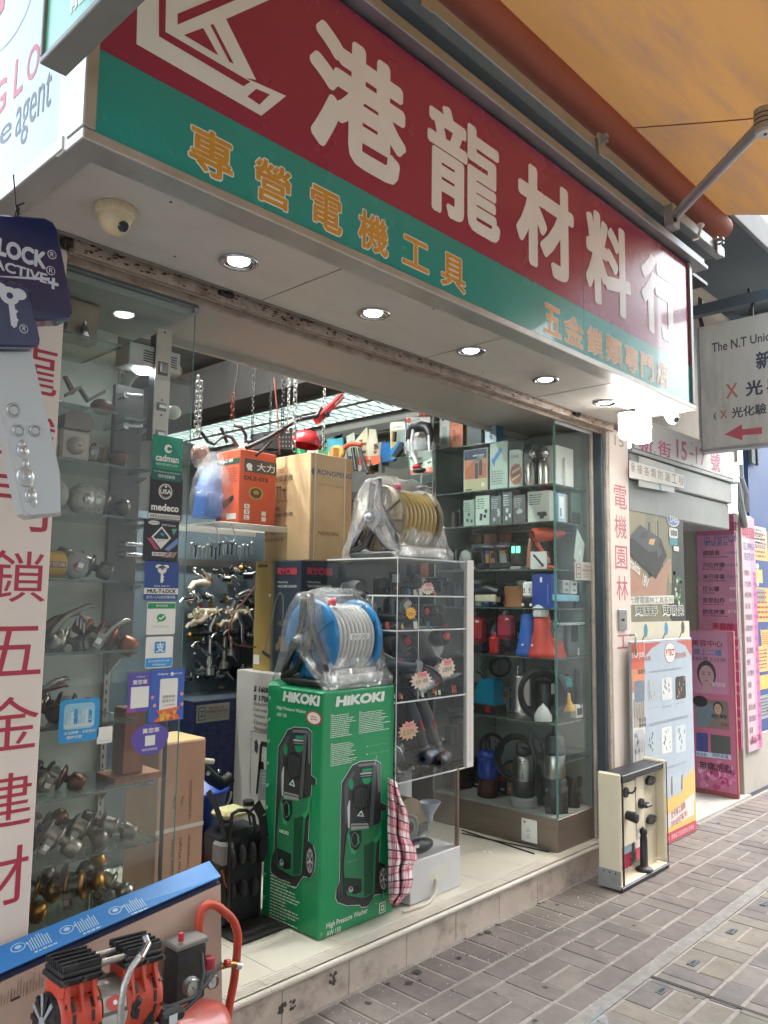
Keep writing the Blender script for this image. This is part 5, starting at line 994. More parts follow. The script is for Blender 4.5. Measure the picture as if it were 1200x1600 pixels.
for (x, y, w) in ((-5,1575,.05),(20,1560,.05),(45,1550,.06)):
    u, v = f.px(x, y)
    for i in range(6): f.rect(u+i*.008, v-.05, u+i*.008+.0025, v+random.uniform(-.01,.03), t, 3)
u, v = f.px(28,1570); f.rect(u-.012, v-.02, u+.012, v+.006, ink('#4a4340'),3); f.mb.build('side_print', LB)
AC = thing('air_compressor', 'orange red twin cylinder air compressor with a bent tube handle', 'air compressor', (1.45,2.1,0))
OR = M('compressor_red', '#b8412c', .45,0,.2,14, dirt=.6, dcol='#8a6454', bump=.25, bsc=140); CAST = M('cast_black', '#2c2c2e', .42,.4,.3,30, bump=.4, bsc=60, dirt=.35, dcol='#77726a')
q = lambda x, y, Y: aY(x, y, Y)
YM = 2.06; AK = .88
ca, cb = q(97,1590, YM), q(216,1553, YM); axd = (cb-ca).normalized(); Lm = (cb-ca).length
rad = .076
def motor(c0, c1, name):
    k = MB().m(OR); L_ = (c1-c0).length; k.lathe([(rad*.9,0),(rad*.98,.006),(rad, .015),(rad, L_-.015),(rad*.97, L_-.005),(rad*.85, L_)], c0, c1-c0,36); k.build(name, AC)
m0 = ca-axd*.035; m1 = m0+axd*.110; m2 = m1+axd*.066; m3 = m2+axd*.110
motor(m0, m1, 'end_bell'); motor(m2, m3, 'end_bell')
k = MB().m(M('stator_grey', '#77726c', .45,.5,.2,15, dirt=.4)); k.cyl(m1, m2, rad*.93, n=32); k.build('stator', AC)
k = MB().m(CAST); k.cyl(m0-axd*.012, m0, rad*.86, rad*.9,30); k.m(BLACK)
s_ = axd.orthogonal().normalized(); t_ = axd.cross(s_)
for i in range(14): a = R(i*360/14); d = s_*math.cos(a)+t_*math.sin(a); p = m0-axd*.014; e = t_*math.cos(a)-s_*math.sin(a); k.m(GREYP if i % 2 else CAST); k.prism([p+d*.016-e*.004, p+d*.016+e*.004, p+d*.066+e*.009, p+d*.066-e*.003], -axd*.003)
k.cyl(m0-axd*.018, m0-axd*.012,.016, n=14); k.build('fan_grille', AC)
k = MB().m(BLACK)   # vent slots
for base in (m0+axd*.03, m0+axd*.08, m2+axd*.03, m2+axd*.08):
    for a in (-62,-38,-14,10):
        d = (Vector((0,-1,0))*math.cos(R(a))+Vector((0,0,1))*math.sin(R(-a))).normalized(); d = (d-axd*d.dot(axd)).normalized(); e = axd.cross(d)
        p = base+d*rad*1.003; k.prism([p-axd*.004-e*.013, p+axd*.004-e*.013, p+axd*.004+e*.013, p-axd*.004+e*.013], d*.0012)
k.build('vent_slots', AC)
for c0 in (m0+axd*.055, m2+axd*.055):      # cylinder heads
    p = c0+Vector((0,0, rad*.72)); k = MB().m(OR); X_, Y_ = axd, Vector((-axd.y, axd.x, 0)).normalized(); Z_ = X_.cross(Y_)
    k.xf = Matrix(((X_.x, Y_.x, Z_.x, p.x),(X_.y, Y_.y, Z_.y, p.y),(X_.z, Y_.z, Z_.z, p.z),(0,0,0,1)))
    k.bbox((-.052,-.045,0),(.052,.045,.045),.01)
    for i in (-.035,0,.035): k.m(OR); k.prism([(i-.006,-.047,.04),(i+.006,-.047,.04),(i+.002,-.075,-.02),(i-.002,-.075,-.02)], (0,.03,0))
    k.build('cylinder', AC)
    k = MB().m(CAST); k.xf = Matrix(((X_.x, Y_.x, Z_.x, p.x),(X_.y, Y_.y, Z_.y, p.y),(X_.z, Y_.z, Z_.z, p.z),(0,0,0,1)))
    k.bbox((-.058,-.054,.040),(.058,.054,.056),.004); k.bbox((-.055,-.050,.057),(.055,.050,.070),.004)
    for i in range(9): y0 = -.047+i*.0118; k.bbox((-.053, y0,.070),(.053, y0+.005,.088+.004*(i % 2)),.002)
    for sx in (-.05,-.0,.05):
        k.m(NICK2); k.cyl((sx, -.057,.050),(sx, -.066,.050),.006, n=8)
    k.build('cylinder_head', AC)
tub = M('alloy_pipe', '#a9a49c', .35,.8,.1,10)
h0, h1 = m0+axd*.105+Vector((0,0, rad+.055)), m2+axd*.01+Vector((0,0, rad+.055))
for o in (-.03,.022): k = MB().m(tub); k.cyl(h0+Vector((0, o, -.01)), h1+Vector((0, o, -.01)),.009, n=12); k.build('transfer_pipe', AC)
k = MB().m(NICK2)
for base in (m0+axd*.012, m0+axd*.100, m2+axd*.012, m2+axd*.100):
    for a in (-50,-5,40):
        d = Vector((0,-math.cos(R(a)), math.sin(R(a)))); d = (d-axd*d.dot(axd)).normalized(); p = base+d*rad; k.cyl(p, p+d*.004,.005, n=6)
k.build('bolts', AC)
k = MB(); p = (m1+m2)/2
for a0, a1, c, w in ((10,38, '#b9b4aa', .032),(-32,2, '#b7b6b2', .036)):
    vs = []
    for a in range(5):
        an = R(a0+(a1-a0)*a/4); d = (Vector((0,-1,0))*math.cos(an)+Vector((0,0,1))*math.sin(an)); d = (d-axd*d.dot(axd)).normalized()
        vs += [p-axd*w+d*rad*.936, p+axd*w+d*rad*.936]
    k.m(ink(c)); k.add(vs, [(2*i, 2*i+1,2*i+3,2*i+2) for i in range(4)])
d = Vector((0,-math.cos(R(24)), math.sin(R(24)))); e = axd.cross(d); k.m(ink('#b8423a')); c = p+d*rad*.945
k.poly([c+axd*.024*math.cos(R(20*i))+e*.018*math.sin(R(20*i))+d*.002 for i in range(18)]); k.m(ink('#d9d4c8')); k.poly([c+axd*.006*math.cos(R(20*i)-R(0))+e*.006*math.sin(R(20*i))+d*.003 for i in range(18)]); k.build('rating_label', AC)
k = MB().m(M('braided_hose', '#b3b1ad', .35,.8,.3,80, bump=.5, bsc=300)); k.tube([q(229,1478,1.97), q(222,1490,1.96), q(205,1512,1.94), q(194,1540,1.93), q(189,1570,1.93), q(188,1620,1.94)], .0085,12); k.m(CHROME); k.cyl(q(231,1474,1.975), q(219,1497,1.955),.012, n=6); k.cyl(q(226,1462,1.985), q(232,1480,1.975),.009, n=10); k.build('braided_hose', AC)
a = q(268,1473,2.16); b = q(312,1553,2.16)
k = MB().m(M('switch_box', '#2b2b2c', .5,0,.15,12, dirt=.3, dcol='#6a655e')); k.bbox((a.x, 2.13, b.z),(b.x, 2.20, a.z-.02),.006); k.m(M('switch_lid', '#77756f', .5,0,.2,14, dirt=.4)); k.bbox((a.x-.003,2.125, a.z-.019),(b.x+.003,2.205, a.z-.002),.004); k.build('switch_box', AC)
k = MB().m(ink('#b8323c')); c = q(283,1470,2.14); k.cyl(c, c+Vector((0,0,.022)),.009,.0085,14); k.build('switch_button', AC)
def gauge(x, y, Y, r_):
    c = q(x, y, Y); k = MB().m(GREYP); k.cyl(c, c+Vector((.004,.022,0)), r_, n=24); k.m(M('gauge_rim', '#9a9c9a', .3,.8)); k.lathe([(r_*.98,.0),(r_*1.06,.004),(r_*.92,.007)], c, (0,-1,0),24)
    k.m(ink('#c3c2bc')); k.cyl(c+Vector((0,-.001,0)), c+Vector((0,-.002,0)), r_*.93, n=24); k.m(BLACK); k.prism([c+Vector((-.002,-.0035,-.002)), c+Vector((.002,-.0035,-.004)), c+Vector((-r_*.5,-.0035, r_*.55))], (0,-.0008,0))
    for i in range(14): t = R(-40+i*20); e = Vector((math.cos(t),0, math.sin(t))); k.prism([c+e*r_*.72+Vector((0,-.003,0)), c+e*r_*.86+Vector((.0006,-.003,0)), c+e*r_*.86+Vector((-.0006,-.003,.0012))], (0,-.0006,0))
    k.build('pressure_gauge', AC)
gauge(302,1544,2.06,.025); gauge(332,1534,2.12,.020)
k = MB().m(ink('#a82a3c')); c = q(326,1506,2.14); k.lathe([(.018,-.012),(.017,.018),(.014,.021),(0,.021)], c, n=20)
for i in range(16): t = R(22.5*i); k.cyl(c+Vector((math.cos(t)*.0175, math.sin(t)*.0175,-.01)), c+Vector((math.cos(t)*.017, math.sin(t)*.017,.017)),.0012, n=4)
k.build('regulator_knob', AC)
k = MB().m(GREYP); k.lathe([(.014,-.045),(.014,-.03),(.019,-.028),(.019,-.012)], c, n=18); k.m(BRASS); k.tube([q(340,1512,2.14), q(362,1506,2.14), q(373,1508,2.14)], .009,8); k.m(ink('#b23a3a')); k.cyl(q(352,1505,2.135), q(358,1504,2.135),.011, n=8); k.m(CHROME); k.cyl(q(368,1508,2.14), q(376,1509,2.14),.011, n=6); k.build('outlet_valve', AC)
k = MB().m(RUBBER); k.tube([q(240,1578,2.02), q(270,1572,2.02), q(300,1560,2.03), q(320,1540,2.05), q(345,1505,2.1)], .0065,9); k.tube([q(236,1570,2.01), q(262,1582,2.01), q(290,1576,2.02), q(312,1555,2.03), q(318,1520,2.06), q(315,1490,2.1)], .006,9); k.build('rubber_cable', AC)
k = MB().m(OR); pts = [(352,1640,2.20),(357,1580,2.20),(366,1530,2.20),(371,1480,2.20),(371,1458,2.2),(364,1438,2.2),(350,1424,2.2),(335,1414,2.2),(322,1415,2.2),(314,1424,2.2),(311,1445,2.2),(308,1475,2.2),(305,1520,2.2),(300,1600,2.2)]
P3 = [q(*p) for p in pts]; sm = []
for i in range(len(P3)-1):
    p0, p1, p2, p3 = P3[max(i-1,0)], P3[i], P3[i+1], P3[min(i+2, len(P3)-1)]
    for t in (0,.25,.5,.75): sm.append(.5*((2*p1)+(p2-p0)*t+(2*p0-5*p1+4*p2-p3)*t*t+(3*p1-p0-3*p2+p3)*t**3))
k.tube(sm, .0135,14); k.build('tube_handle', AC)
ta, tb = q(150,1660,2.08), q(330,1612,2.10)
k = MB().m(M('tank_red', '#b8564a', .35,0,.14,6, dirt=.6, dcol='#b59a90', coat=.3)); ax_ = (tb-ta); k.lathe([(0,-.05),(.045,-.042),(.08,-.015),(.09,.02),(.09, ax_.length-.02),(.08, ax_.length+.015),(.045, ax_.length+.04),(0, ax_.length+.048)], ta, ax_, 30); k.build('tank', AC)
k = MB().m(CAST); c = q(232,1600,2.0); k.cyl(c, c+Vector((0,0,.05)),.014, n=12); k.m(OR); k.cyl(c+Vector((0,0,.05)), c+Vector((0,0,.06)),.017, n=12); k.m(RUBBER); a = q(248,1585,2.0); k.bbox(a+Vector((0,-.02,-.03)), a+Vector((.075,.02,.0)),.008); k.m(ink('#b9c2c6')); k.box(a+Vector((.02,-.022,-.03)), a+Vector((.045,-.0205,-.005))); k.m(CAST); c = q(210,1590,1.98); k.tube([c, c+Vector((0,0,.03)), c+Vector((.01,-.01,.045))], .008,8); k.build('check_valve', AC)
for px_ in (1.17,1.60):
    k = MB().m(RUBBER); k.lathe([(.02,0),(.022,.03),(.016,.10)], (px_, 2.08,0), n=14); k.build('foot', AC)
# ================================================================== SHOP INTERIOR: FITTINGS
TUBE = emis('fluorescent_tube', (.93,1,.97),4)
TUBE2 = emis('fill_tube', (.97,1,.98),46)  # strong glow for the added fill battens
for i, (x, lab) in enumerate(((3.62, 'left louvred fluorescent light on the shop ceiling'),(3.98, 'right louvred fluorescent light nearer the goods wall'))):
    r = thing('louvre_light', lab, 'ceiling light', (x+.15,4.9,3.0), 'louvred fluorescent lights in the shop')
    k = MB().m(M('light_tray', '#b9bcb8', .35,.3)); k.box((x, 3.55,3.03),(x+.30,6.35,3.05)); k.box((x-.004,3.55,2.94),(x-.001,6.35,3.05)); k.box((x+.301,3.55,2.94),(x+.304,6.35,3.05)); k.build('tray', r)
    k = MB().m(TUBE)
    for o in (.08,.22): k.cyl((x+o, 3.58,3.0),(x+o, 6.3,3.0),.014, n=8)
    k.build('tube', r)
    k = MB().m(M('louvre_white', '#7d8885', .3,.3,.04)); y = 3.56
    while y < 6.34: k.prism([(x, y, 2.94),(x+.075, y+.02,2.94),(x+.15, y, 2.94),(x+.225, y+.02,2.94),(x+.30, y, 2.94),(x+.30, y+.018,2.94),(x+.225, y+.038,2.94),(x+.15, y+.018,2.94),(x+.075, y+.038,2.94),(x, y+.018,2.94)], (0,0,.035)); y += .10
    k.box((x+.148,3.56,2.944),(x+.152,6.34,2.986)); k.build('louvre', r)
mb = MB().m(M('ceiling_duct', '#4a4846', .6,.3,.2,4)); mb.box((3.30,3.0,2.93),(3.56,6.5,3.25)); mb.m(M('duct_lip', '#77736e', .5,.4)); mb.box((3.561,3.0,2.90),(3.575,6.5,2.96)); mb.box((4.32,3.0,2.80),(4.46,6.5,3.2)); tag(mb.build('ceiling_duct'), 'long dark steel duct beside the louvred lights', 'duct')
r = thing('fill_lamp', 'bare fluorescent batten under the inner soffit of the shop', 'ceiling light', (2.4,3.2,3.2))  # added lamp hidden above the soffit edge, lifts the dark interior
k = MB().m(WHITEP); k.box((1.7,3.25,3.24),(3.0,3.31,3.29)); k.build('batten', r); k = MB().m(TUBE2); k.cyl((1.72,3.28,3.22),(2.98,3.28,3.22),.015, n=8); k.build('tube', r)
r = thing('fill_lamp', 'fluorescent batten deeper in the shop above the tap board', 'ceiling light', (2.4,4.0,3.2))  # second added lamp out of view, more light around the tap board
k = MB().m(WHITEP); k.box((1.3,3.85,3.24),(2.6,3.91,3.29)); k.build('batten', r); k = MB().m(TUBE2); k.cyl((1.32,3.88,3.22),(2.58,3.88,3.22),.015, n=8); k.build('tube', r)
def chain(x, y, z0, z1, m, link=.030, label=''):
    k = MB().m(m); n = int((z1-z0)/(link*.72)); w = link*.32
    for i in range(n):
        z = z1-i*link*.72; pts = []
        for a in range(10):
            t = R(36*a); u, v = w*math.cos(t),(link*.5-w)*(1 if math.sin(t) > 0 else -1)+w*math.sin(t)
            pts.append((x+u, y, z+v) if i % 2 else (x, y+u, z+v))
        k.tube(pts, link*.085,5, True)
    return tag(k.build('chain'), label, 'chain')
G_ = M('galvanised_chain', '#9a9a96', .35,.8,.1)
RC = M('rusty_chain', '#8a4a34', .7,.4,.3)
def colx(px, py, Y): p = aY(px, py, Y); return p
for (px_, y0, y1, Y, m_, l_, lab) in ((309,592,690,3.0, G_, .032, 'pair of grey chains hanging beside the cabinet glass edge'),(314,600,690,3.05, G_, .032, 'grey chain second from the cabinet glass edge'),(364,618,662,3.1, RC, .030, 'rust red chain on a black hook above the orange box'),(397,575,700,3.6, DARKM, .024, 'thin dark chain hanging before the louvred light'),(424,600,690,3.8, DARKM, .022, 'thin chain right of the dark one in the shop'),(443,592,690,3.3, DARKM, .030, 'dark chain in the bunch above the big carton'),(452,590,680,3.35, G_, .026, 'grey chain in the bunch above the big carton'),(462,592,712,3.1, G_, .034, 'bright galvanised chain reaching down to the carton top'),(507,610,720,3.4, G_, .026, 'fine grey chain right of the red scoop')):
    a, b = colx(px_, y0, Y), colx(px_-.02*(y1-y0), y1, Y); chain(a.x, a.y, b.z, a.z, m_, l_, lab)
k = MB().m(BLACK); a = aY(372,565,3.1); k.tube([a, a+Vector((0,0,-.05)), aY(368,600,3.1), aY(365,618,3.1)], .003,5); tag(k.build('wire_hook'), 'thin black wire hook carrying the rust red chain', 'hook')
k = MB().m(M('red_cord', '#8a4438', .6)); k.tube([aY(428,590,3.3), aY(433,640,3.3), aY(437,710,3.3)], .004,6); tag(k.build('red_rod'), 'thin reddish rod hanging above the big carton', 'rod')
k = MB().m(PAPER); a = aY(358,546,2.93); k.prism([a, aY(388,545,2.93), aY(388,556,2.93), aY(378,560,2.93), aY(370,562,2.93), aY(362,556,2.93)], (0,.02,0)); tag(k.build('white_bracket'), 'torn white plastic bracket under the inner soffit edge', 'bracket')
r = thing('red_scoop', 'red plastic hopper scoop with slanted handle hanging on a chain', 'scoop', aY(482,690,3.2))
RP = M('red_plastic_bright', '#b2282c', .3,0,.1,8)
c = aY(478,690,3.2); k = MB().m(RP); k.lathe([(.075,-.005),(.078,0),(.074,.035),(.055,.07),(.02,.082),(0,.084)], c+Vector((0,0,-.02)),(.15,0,1),22); k.build('bowl', r)
k = MB().m(RP); a, b = aY(497,658,3.15), aY(537,618,3.15); dv = (b-a).normalized(); w = Vector((-dv.z, 0, dv.x))*.014; k.prism([a-w*1.2, b-w, b+w, a+w*1.2], (0,.03,0)); k.m(ink('#c9a79c')); k.prism([a*.35+b*.65-w*.4+Vector((0,-.001,0)), b-dv*.006-w*.4+Vector((0,-.001,0)), b-dv*.006+w*.4+Vector((0,-.001,0)), a*.35+b*.65+w*.4+Vector((0,-.001,0))], (0,.0008,0)); k.m(BLACK); k.cyl(aY(510,648,3.14), aY(510,648,3.14)+Vector((0,-.012,0)),.016, n=16); k.tube([aY(470,655,3.18), aY(495,650,3.16), aY(502,637,3.15)], .012,8); k.build('handle', r)
k = MB().m(M('perforated_black', '#242426', .6)); a, b = aY(434,702,3.5), aY(462,664,3.5); k.prism([aY(x, y, 3.5) for x, y in ((412,700),(412,675),(432,672),(458,668),(460,702))], (0,.12,0)); k.m(GREYP)
for i in range(5):
    for j in range(4): c = aY(437+i*5,676+j*7,3.498); k.cyl(c, c+Vector((0,-.001,0)),.004, n=6)
tag(k.build('perforated_crate'), 'black perforated plastic basket hanging behind the big carton', 'basket')
k = MB().m(DARKM); k.tube([aY(385,700,3.3), aY(420,683,3.3), aY(450,665,3.3), aY(468,655,3.25)], .012,8); k.tube([aY(400,712,3.3), aY(425,690,3.3)], .008,6); tag(k.build('pole_tool'), 'dark pole tool slung diagonally above the cartons', 'pole')
for i, (x, y, w, h, c_) in enumerate(((468,694,10,16, '#2f7a4c'),(484,700,14,12, '#c3c6bf'),(375,690,12,10, '#b8bab4'),(520,700,10,14, '#b07a3c'))):
    k = MB().m(ink(c_)); a, b = aY(x, y+h, 3.7), aY(x+w, y, 3.7); k.bbox((a.x, 3.7, a.z),(b.x, 3.73, b.z),.003); tag(k.build('hanging_pack'), ['green pack under the red scoop', 'pale pack right of the green one', 'pale pack above the orange carton', 'amber pack left of the amber reel'][i], 'pack')
r = thing('wire_shelf', 'white wire shelf carrying the orange box with steel hooks below', 'wire shelf', (2.5,3.5,1.95))
a, b = aY(297,826,3.55), aY(405,812,3.35); z = (a.z+b.z)/2; xa, xb = a.x, b.x+.25
k = MB().m(M('shelf_wire', '#c6c4bc', .4,.3))
k.bbox((xa, 3.28, z-.035),(xb, 3.292, z-.005),.002); k.box((xa, 3.70, z-.03),(xb, 3.71, z-.005))
for i in range(38): x = xa+.01+i*.022; k.box((x, 3.292, z-.006),(x+.003,3.70, z-.003))
k.build('wire_deck', r)
for x_ in (335,361):
    c = aY(x_, 818,3.27); k = MB().m(CHROME); k.tube([c, c+Vector((0.01,0,-.02)), c+Vector((.028,0,-.06)), c+Vector((.022,0,-.085)), c+Vector((0,0,-.095)), c+Vector((-.024,0,-.085)), c+Vector((-.03,0,-.07))], .003,7); k.build('steel_hook', r)
SZ_ = z
def prDLS(L, Fr, d, w, h):
    L.rect(.0, h*.80, d, h*.88, ink('#2c4a3c'),1); L.th('2Typ-C 48V', .02, h*.82,.018, PAPER, 2,.02)
    L.lines(d*.45, h*.55, d*.95, h*.76,6, ink('#7a3a22'),1,.4); L.poly([(d*.15, h*.25),(d*.3, h*.30),(d*.75, h*.38),(d*.8, h*.33),(d*.5, h*.22),(d*.4, h*.2)], ink('#3a3230'),1); L.rect(d*.5, h*.05, d*.9, h*.13, PAPER, 1)
    Fr.rect(w*.12, h*.70, w, h*.88, ink('#4e4a46'),1); Fr.text('大力', w*.45, h*.73, w*.95, h*.84, PAPER, 2,.01); Fr.disc(w*.25, h*.78, w*.08, PAPER, 2, h*.04); Fr.poly([(w*.2, h*.72),(w*.26, h*.82),(w*.34, h*.72)], PAPER, 2.2)
    Fr.text('DLS-D2', w*.12, h*.59, w*.78, h*.645, ink('#2b2220'),1,.03); Fr.disc(w*.45, h*.42, w*.20, ink('#a98c44'),1, h*.09); Fr.disc(w*.45, h*.42, w*.15, ink('#54462c'),2, h*.07); Fr.disc(w*.45, h*.43, w*.08, ink('#a98c44'),3, h*.03)
    for i, t in enumerate('NSL'): Fr.rect(w*.15, h*(.20-.075*i), w*.29, h*(.26-.075*i), PAPER, 1); Fr.text(t, w*.19, h*(.21-.075*i), w*.25, h*(.25-.075*i), bk, 2,.02)
    for i in range(2): Fr.rect(w*.62, h*(.12-.075*i), w*.74, h*(.18-.075*i), PAPER, 1)
a, b = aY(372,808,3.32), aY(372,700,3.32); xl = a.x
carton('orange_carton', 'orange laser level carton lettered DLS-D2 on the wire shelf', (xl, 3.32, SZ_+.001),(xl+.24,3.52, b.z), '#c8593a', prDLS)
r = thing('wrapped_float', 'blue plastic tool wrapped in clear film beside the orange carton', 'wrapped tool', aY(330,812,3.45))
k = MB().m(M('bright_blue_plastic', '#1f62b0', .3,0,.1,6)); c = aY(333,765,3.5); k.prism([c+Vector(p_) for p_ in ((-.075,-.03,-.15),(.08,-.03,-.15),(.085,-.03,-.05),(.06,-.03,.09),(.02,-.03,.13),(-.02,-.03,.12),(-.06,-.03,.02))], (0,.10,0)); k.bbox(c+Vector((-.06,-.045,-.13)), c+Vector((.07,-.031,-.02)),.012); k.build('blue_body', r)
k = MB().m(WRAP); vs = []; P_ = [(.10,-.15),(.115,-.10),(.12,-.05),(.112,0),(.105,.05),(.088,.09),(.07,.13),(.045,.18),(.02,.2)]
for rr_, h_ in P_:
    for i in range(22): t = 2*math.pi*i/22; q_ = rr_+random.uniform(-.008,.008); vs.append(c+Vector((q_*math.cos(t), q_*math.sin(t), h_)))
k.add(vs, [(j*22+i, j*22+(i+1) % 22,(j+1)*22+(i+1) % 22) for j in range(8) for i in range(22)]+[(j*22+i, (j+1)*22+(i+1) % 22,(j+1)*22+i) for j in range(8) for i in range(22)]); k.build('film', r)
k = MB().m(BLACK)
for pts in (((312,672),(325,690),(334,694),(343,685),(352,680),(362,684),(372,698)),((345,668),(350,680),(355,692)),((366,665),(378,668),(384,680),(384,692))): k.tube([aY(x, y, 3.45) for x, y in pts], .009,7)
tag(k.build('black_bars'), 'bent black tubular bars above the blue wrapped tool', 'tube frame')
k = MB().m(M('terracotta_bag', '#a35a40', .5)); k.sphere(aY(312,705,3.3),.04,12,(1.1,.6,1.0)); k.m(WRAP); k.sphere(aY(313,712,3.28),.055,14,(1,.6,1.2)); tag(k.build('bagged_reel'), 'small orange brown reel in a clear bag behind the glass edge', 'bagged reel')
TB = thing('tap_board', 'blue grey board densely hung with taps and fittings', 'display board', (2.6,3.9,.9))
k = MB().m(M('tap_board_blue', '#5c6c74', .5,.0,.15,4, dirt=.2)); k.box((1.6,3.90,.156),(3.35,3.94,2.0)); k.build('board', TB)
k = MB().m(M('rack_strip', '#5a5856', .5,.3)); a = aY(330,880,3.88); k.box((1.6,3.882, a.z-.02),(3.3,3.898, a.z+.02)); k.build('spanner_rail', TB)
ivory = M('ivory_plastic', '#c9bda6', .35,0,.08,10)
PY = 3.80
q = lambda x, y, Y=PY: aY(x, y, Y)
def tap(label, c, s, m, kind, parts=True):
    r = thing('tap', label, 'tap', c, 'taps hung on the blue grey board')
    k = MB().m(m)
    if kind == 0: k.cyl(c, c+Vector((0,.08,0)),.018*s, n=14); k.tube([c, c+Vector((-.05*s, -.02,0)), c+Vector((-.09*s, -.03,-.005)), c+Vector((-.11*s, -.03,-.03*s))], .014*s, 10)
    if kind == 1: k.tube([c+Vector((.07*s, 0,0)), c+Vector((-.07*s, 0,0))], .016*s, 12); k.cyl(c, c+Vector((0,.08,0)),.014*s, n=12); k.tube([c, c+Vector((-.01*s, -.02,-.03*s)), c+Vector((-.05*s, -.03,-.055*s)), c+Vector((-.09*s, -.03,-.05*s)), c+Vector((-.11*s, -.03,-.075*s))], [.016*s, .015*s, .013*s, .012*s, .012*s], 10)
    if kind == 2: k.tube([c+Vector((0,0,-.02)), c+Vector((0,0,.12*s)), c+Vector((.02*s, 0,.16*s)), c+Vector((.06*s, 0,.175*s)), c+Vector((.10*s, 0,.16*s)), c+Vector((.12*s, 0,.12*s)), c+Vector((.12*s, 0,.07*s))], .0095*s, 10); k.cyl(c+Vector((0,0,-.05)), c+Vector((0,0,-.01)),.022*s, n=14)
    if kind == 3: k.cyl(c+Vector((-.03*s, 0,0)), c+Vector((.03*s, 0,0)),.02*s, n=14); k.tube([c, c+Vector((.05*s, -.01,.02*s)), c+Vector((.10*s, -.01,-.03*s))], .010*s, 8)
    k.build('spout', r); k = MB().m(m if kind != 3 else CHROME)
    if kind == 1:
        for o in (-.06,.06):
            for a in range(4): t = R(90*a+25); k.tube([c+Vector((o*s, -.03,0)), c+Vector((o*s+.026*s*math.cos(t),-.035,.026*s*math.sin(t)))], .006*s, 6)
            k.cyl(c+Vector((o*s, 0,0)), c+Vector((o*s, -.035,0)),.008*s, n=8)
    else: k.cyl(c+Vector((0,0,.01)), c+Vector((0,0,.03*s)),.012*s, n=10); k.tube([c+Vector((0,0,.03*s)), c+Vector((-.03*s, -.02,.045*s)), c+Vector((-.05*s, -.03,.06*s))], [.008*s, .006*s, .005*s], 7)
    k.build('tap_handle', r); return r
tapdata = [(325,911,1.3, ivory, 0, 'large ivory plastic tap with upright handle'),(321,955,1.1, ivory, 1, 'ivory twin cross head mixer tap with curved spout'),(310,962,.9, ivory, 1, 'small ivory cross head tap by the glass edge'),(368,955,1.2, ivory, 1, 'cream and yellow plastic tap with blocky body'),(352,905,1.0, CHROME, 3, 'chrome lever tap with a hanging tag'),(385,900,1.2, CHROME, 3, 'long chrome wall spout near the carton edge'),(372,935,1.0, CHROME, 3, 'dark chrome mixer below the tagged tap'),(390,945,1.0, DARKM, 3, 'blackened tap close to the vacuum carton'),(327,1040,1.9, CHROME, 2, 'tall chrome gooseneck tap beside the blue sticker'),(350,1030,1.8, STEEL, 2, 'brushed steel swan neck kitchen tap'),(361,1010,1.9, STEEL, 2, 'dull steel swan neck tap behind the first'),(315,1050,1.2, CHROME, 3, 'cluster style chrome bath mixer low on the board'),(341,1055,1.0, CHROME, 3, 'small chrome valve behind the gooseneck'),(378,1052,1.9, DARKM, 3, 'heavy dark gun metal tap above the blue safe'),(318,1003,.9, CHROME, 0, 'short chrome bib tap in the middle row'),(345,990,.8, CHROME, 0, 'small chrome tap with round escutcheon'),(366,985,.9, CHROME, 0, 'chrome angle tap under the dark arch pipe'),(388,995,.9, CHROME, 3, 'chrome rail fitting at the carton edge'),(300,935,.9, CHROME, 0, 'chrome tap seen through the cabinet glass'),(298,1060,1.1, CHROME, 0, 'chrome tap low behind the cabinet glass')]
for x, y, s, m_, kd, lab in tapdata: tap(lab, q(x, y), s*.95, m_, kd)
k = MB()
for i in range(16):
    x = 300+i*6.3; y = 853+random.uniform(-4,6); k.m(random.choice([CHROME, STEEL, DARKM])); c = q(x, y, 3.86); k.bbox(c+Vector((-.004,0,-.06)), c+Vector((.004,.006,.0)),.001); k.lathe([(.007,-.004),(.013,0),(.007,.004)], c+Vector((0,.003,.008)),(0,1,0),10)
k.build('hanging_spanners', TB, kind='stuff')
k = MB()
for i in range(70):
    x, y = random.uniform(296,402), random.choice((random.uniform(885,905), random.uniform(970,1000), random.uniform(1020,1075), random.uniform(925,945))); c = q(x, y, 3.86); k.m(random.choice([CHROME, CHROME, NICKEL, DARKM, BRASS, GREYB])); s = random.uniform(.008,.02)
    k.lathe([(s, 0),(s*.8, s*.6),(s*.4, s*.9),(s*.4, s*1.8),(0, s*1.8)], c, (random.uniform(-.4,.4),-1, random.uniform(-.3,.5)),10)
    if i % 3 == 0: k.tube([c, c+Vector((.02,-.02,.0)), c+Vector((.04,-.02,-.02))], s*.35,6)
for i in range(12): c = q(random.uniform(300,395), random.uniform(890,1060),3.885); k.m(ink(random.choice(['#c3c0b8', '#9a3a34', '#2c4a80', '#c9a64a']))); k.box(c, c+Vector((.03,.003,.022)))
k.build('small_fittings', TB, kind='stuff')
k = MB().m(DARKM); k.tube([q(x, y, 3.78) for x, y in ((300,992),(330,990),(360,990),(370,994),(373,1002),(373,1040),(372,1060))], .011,9); k.build('arch_pipe', TB)
k = MB().m(M('red_cable', '#7a3c30', .5)); k.tube([aY(x, y, 3.3) for x, y in ((400,915),(385,935),(368,955),(357,980),(358,1000),(370,1008),(400,1011))], .004,7); tag(k.build('red_cable'), 'thin red brown cable looping out from the vacuum carton', 'cable')
SF = thing('speckled_safe', 'dark blue speckled steel cabinet with a security notice plate', 'metal cabinet', (2.6,3.6,.156))
sp = M('blue_speckle', '#262c58', .5,.1,.8,70); a = aY(304,1098,3.55); b = aY(400,1098,3.55)
k = MB().m(sp); k.bbox((a.x, 3.55,.156),(b.x+.15,3.88, a.z),.004); k.build('body', SF)
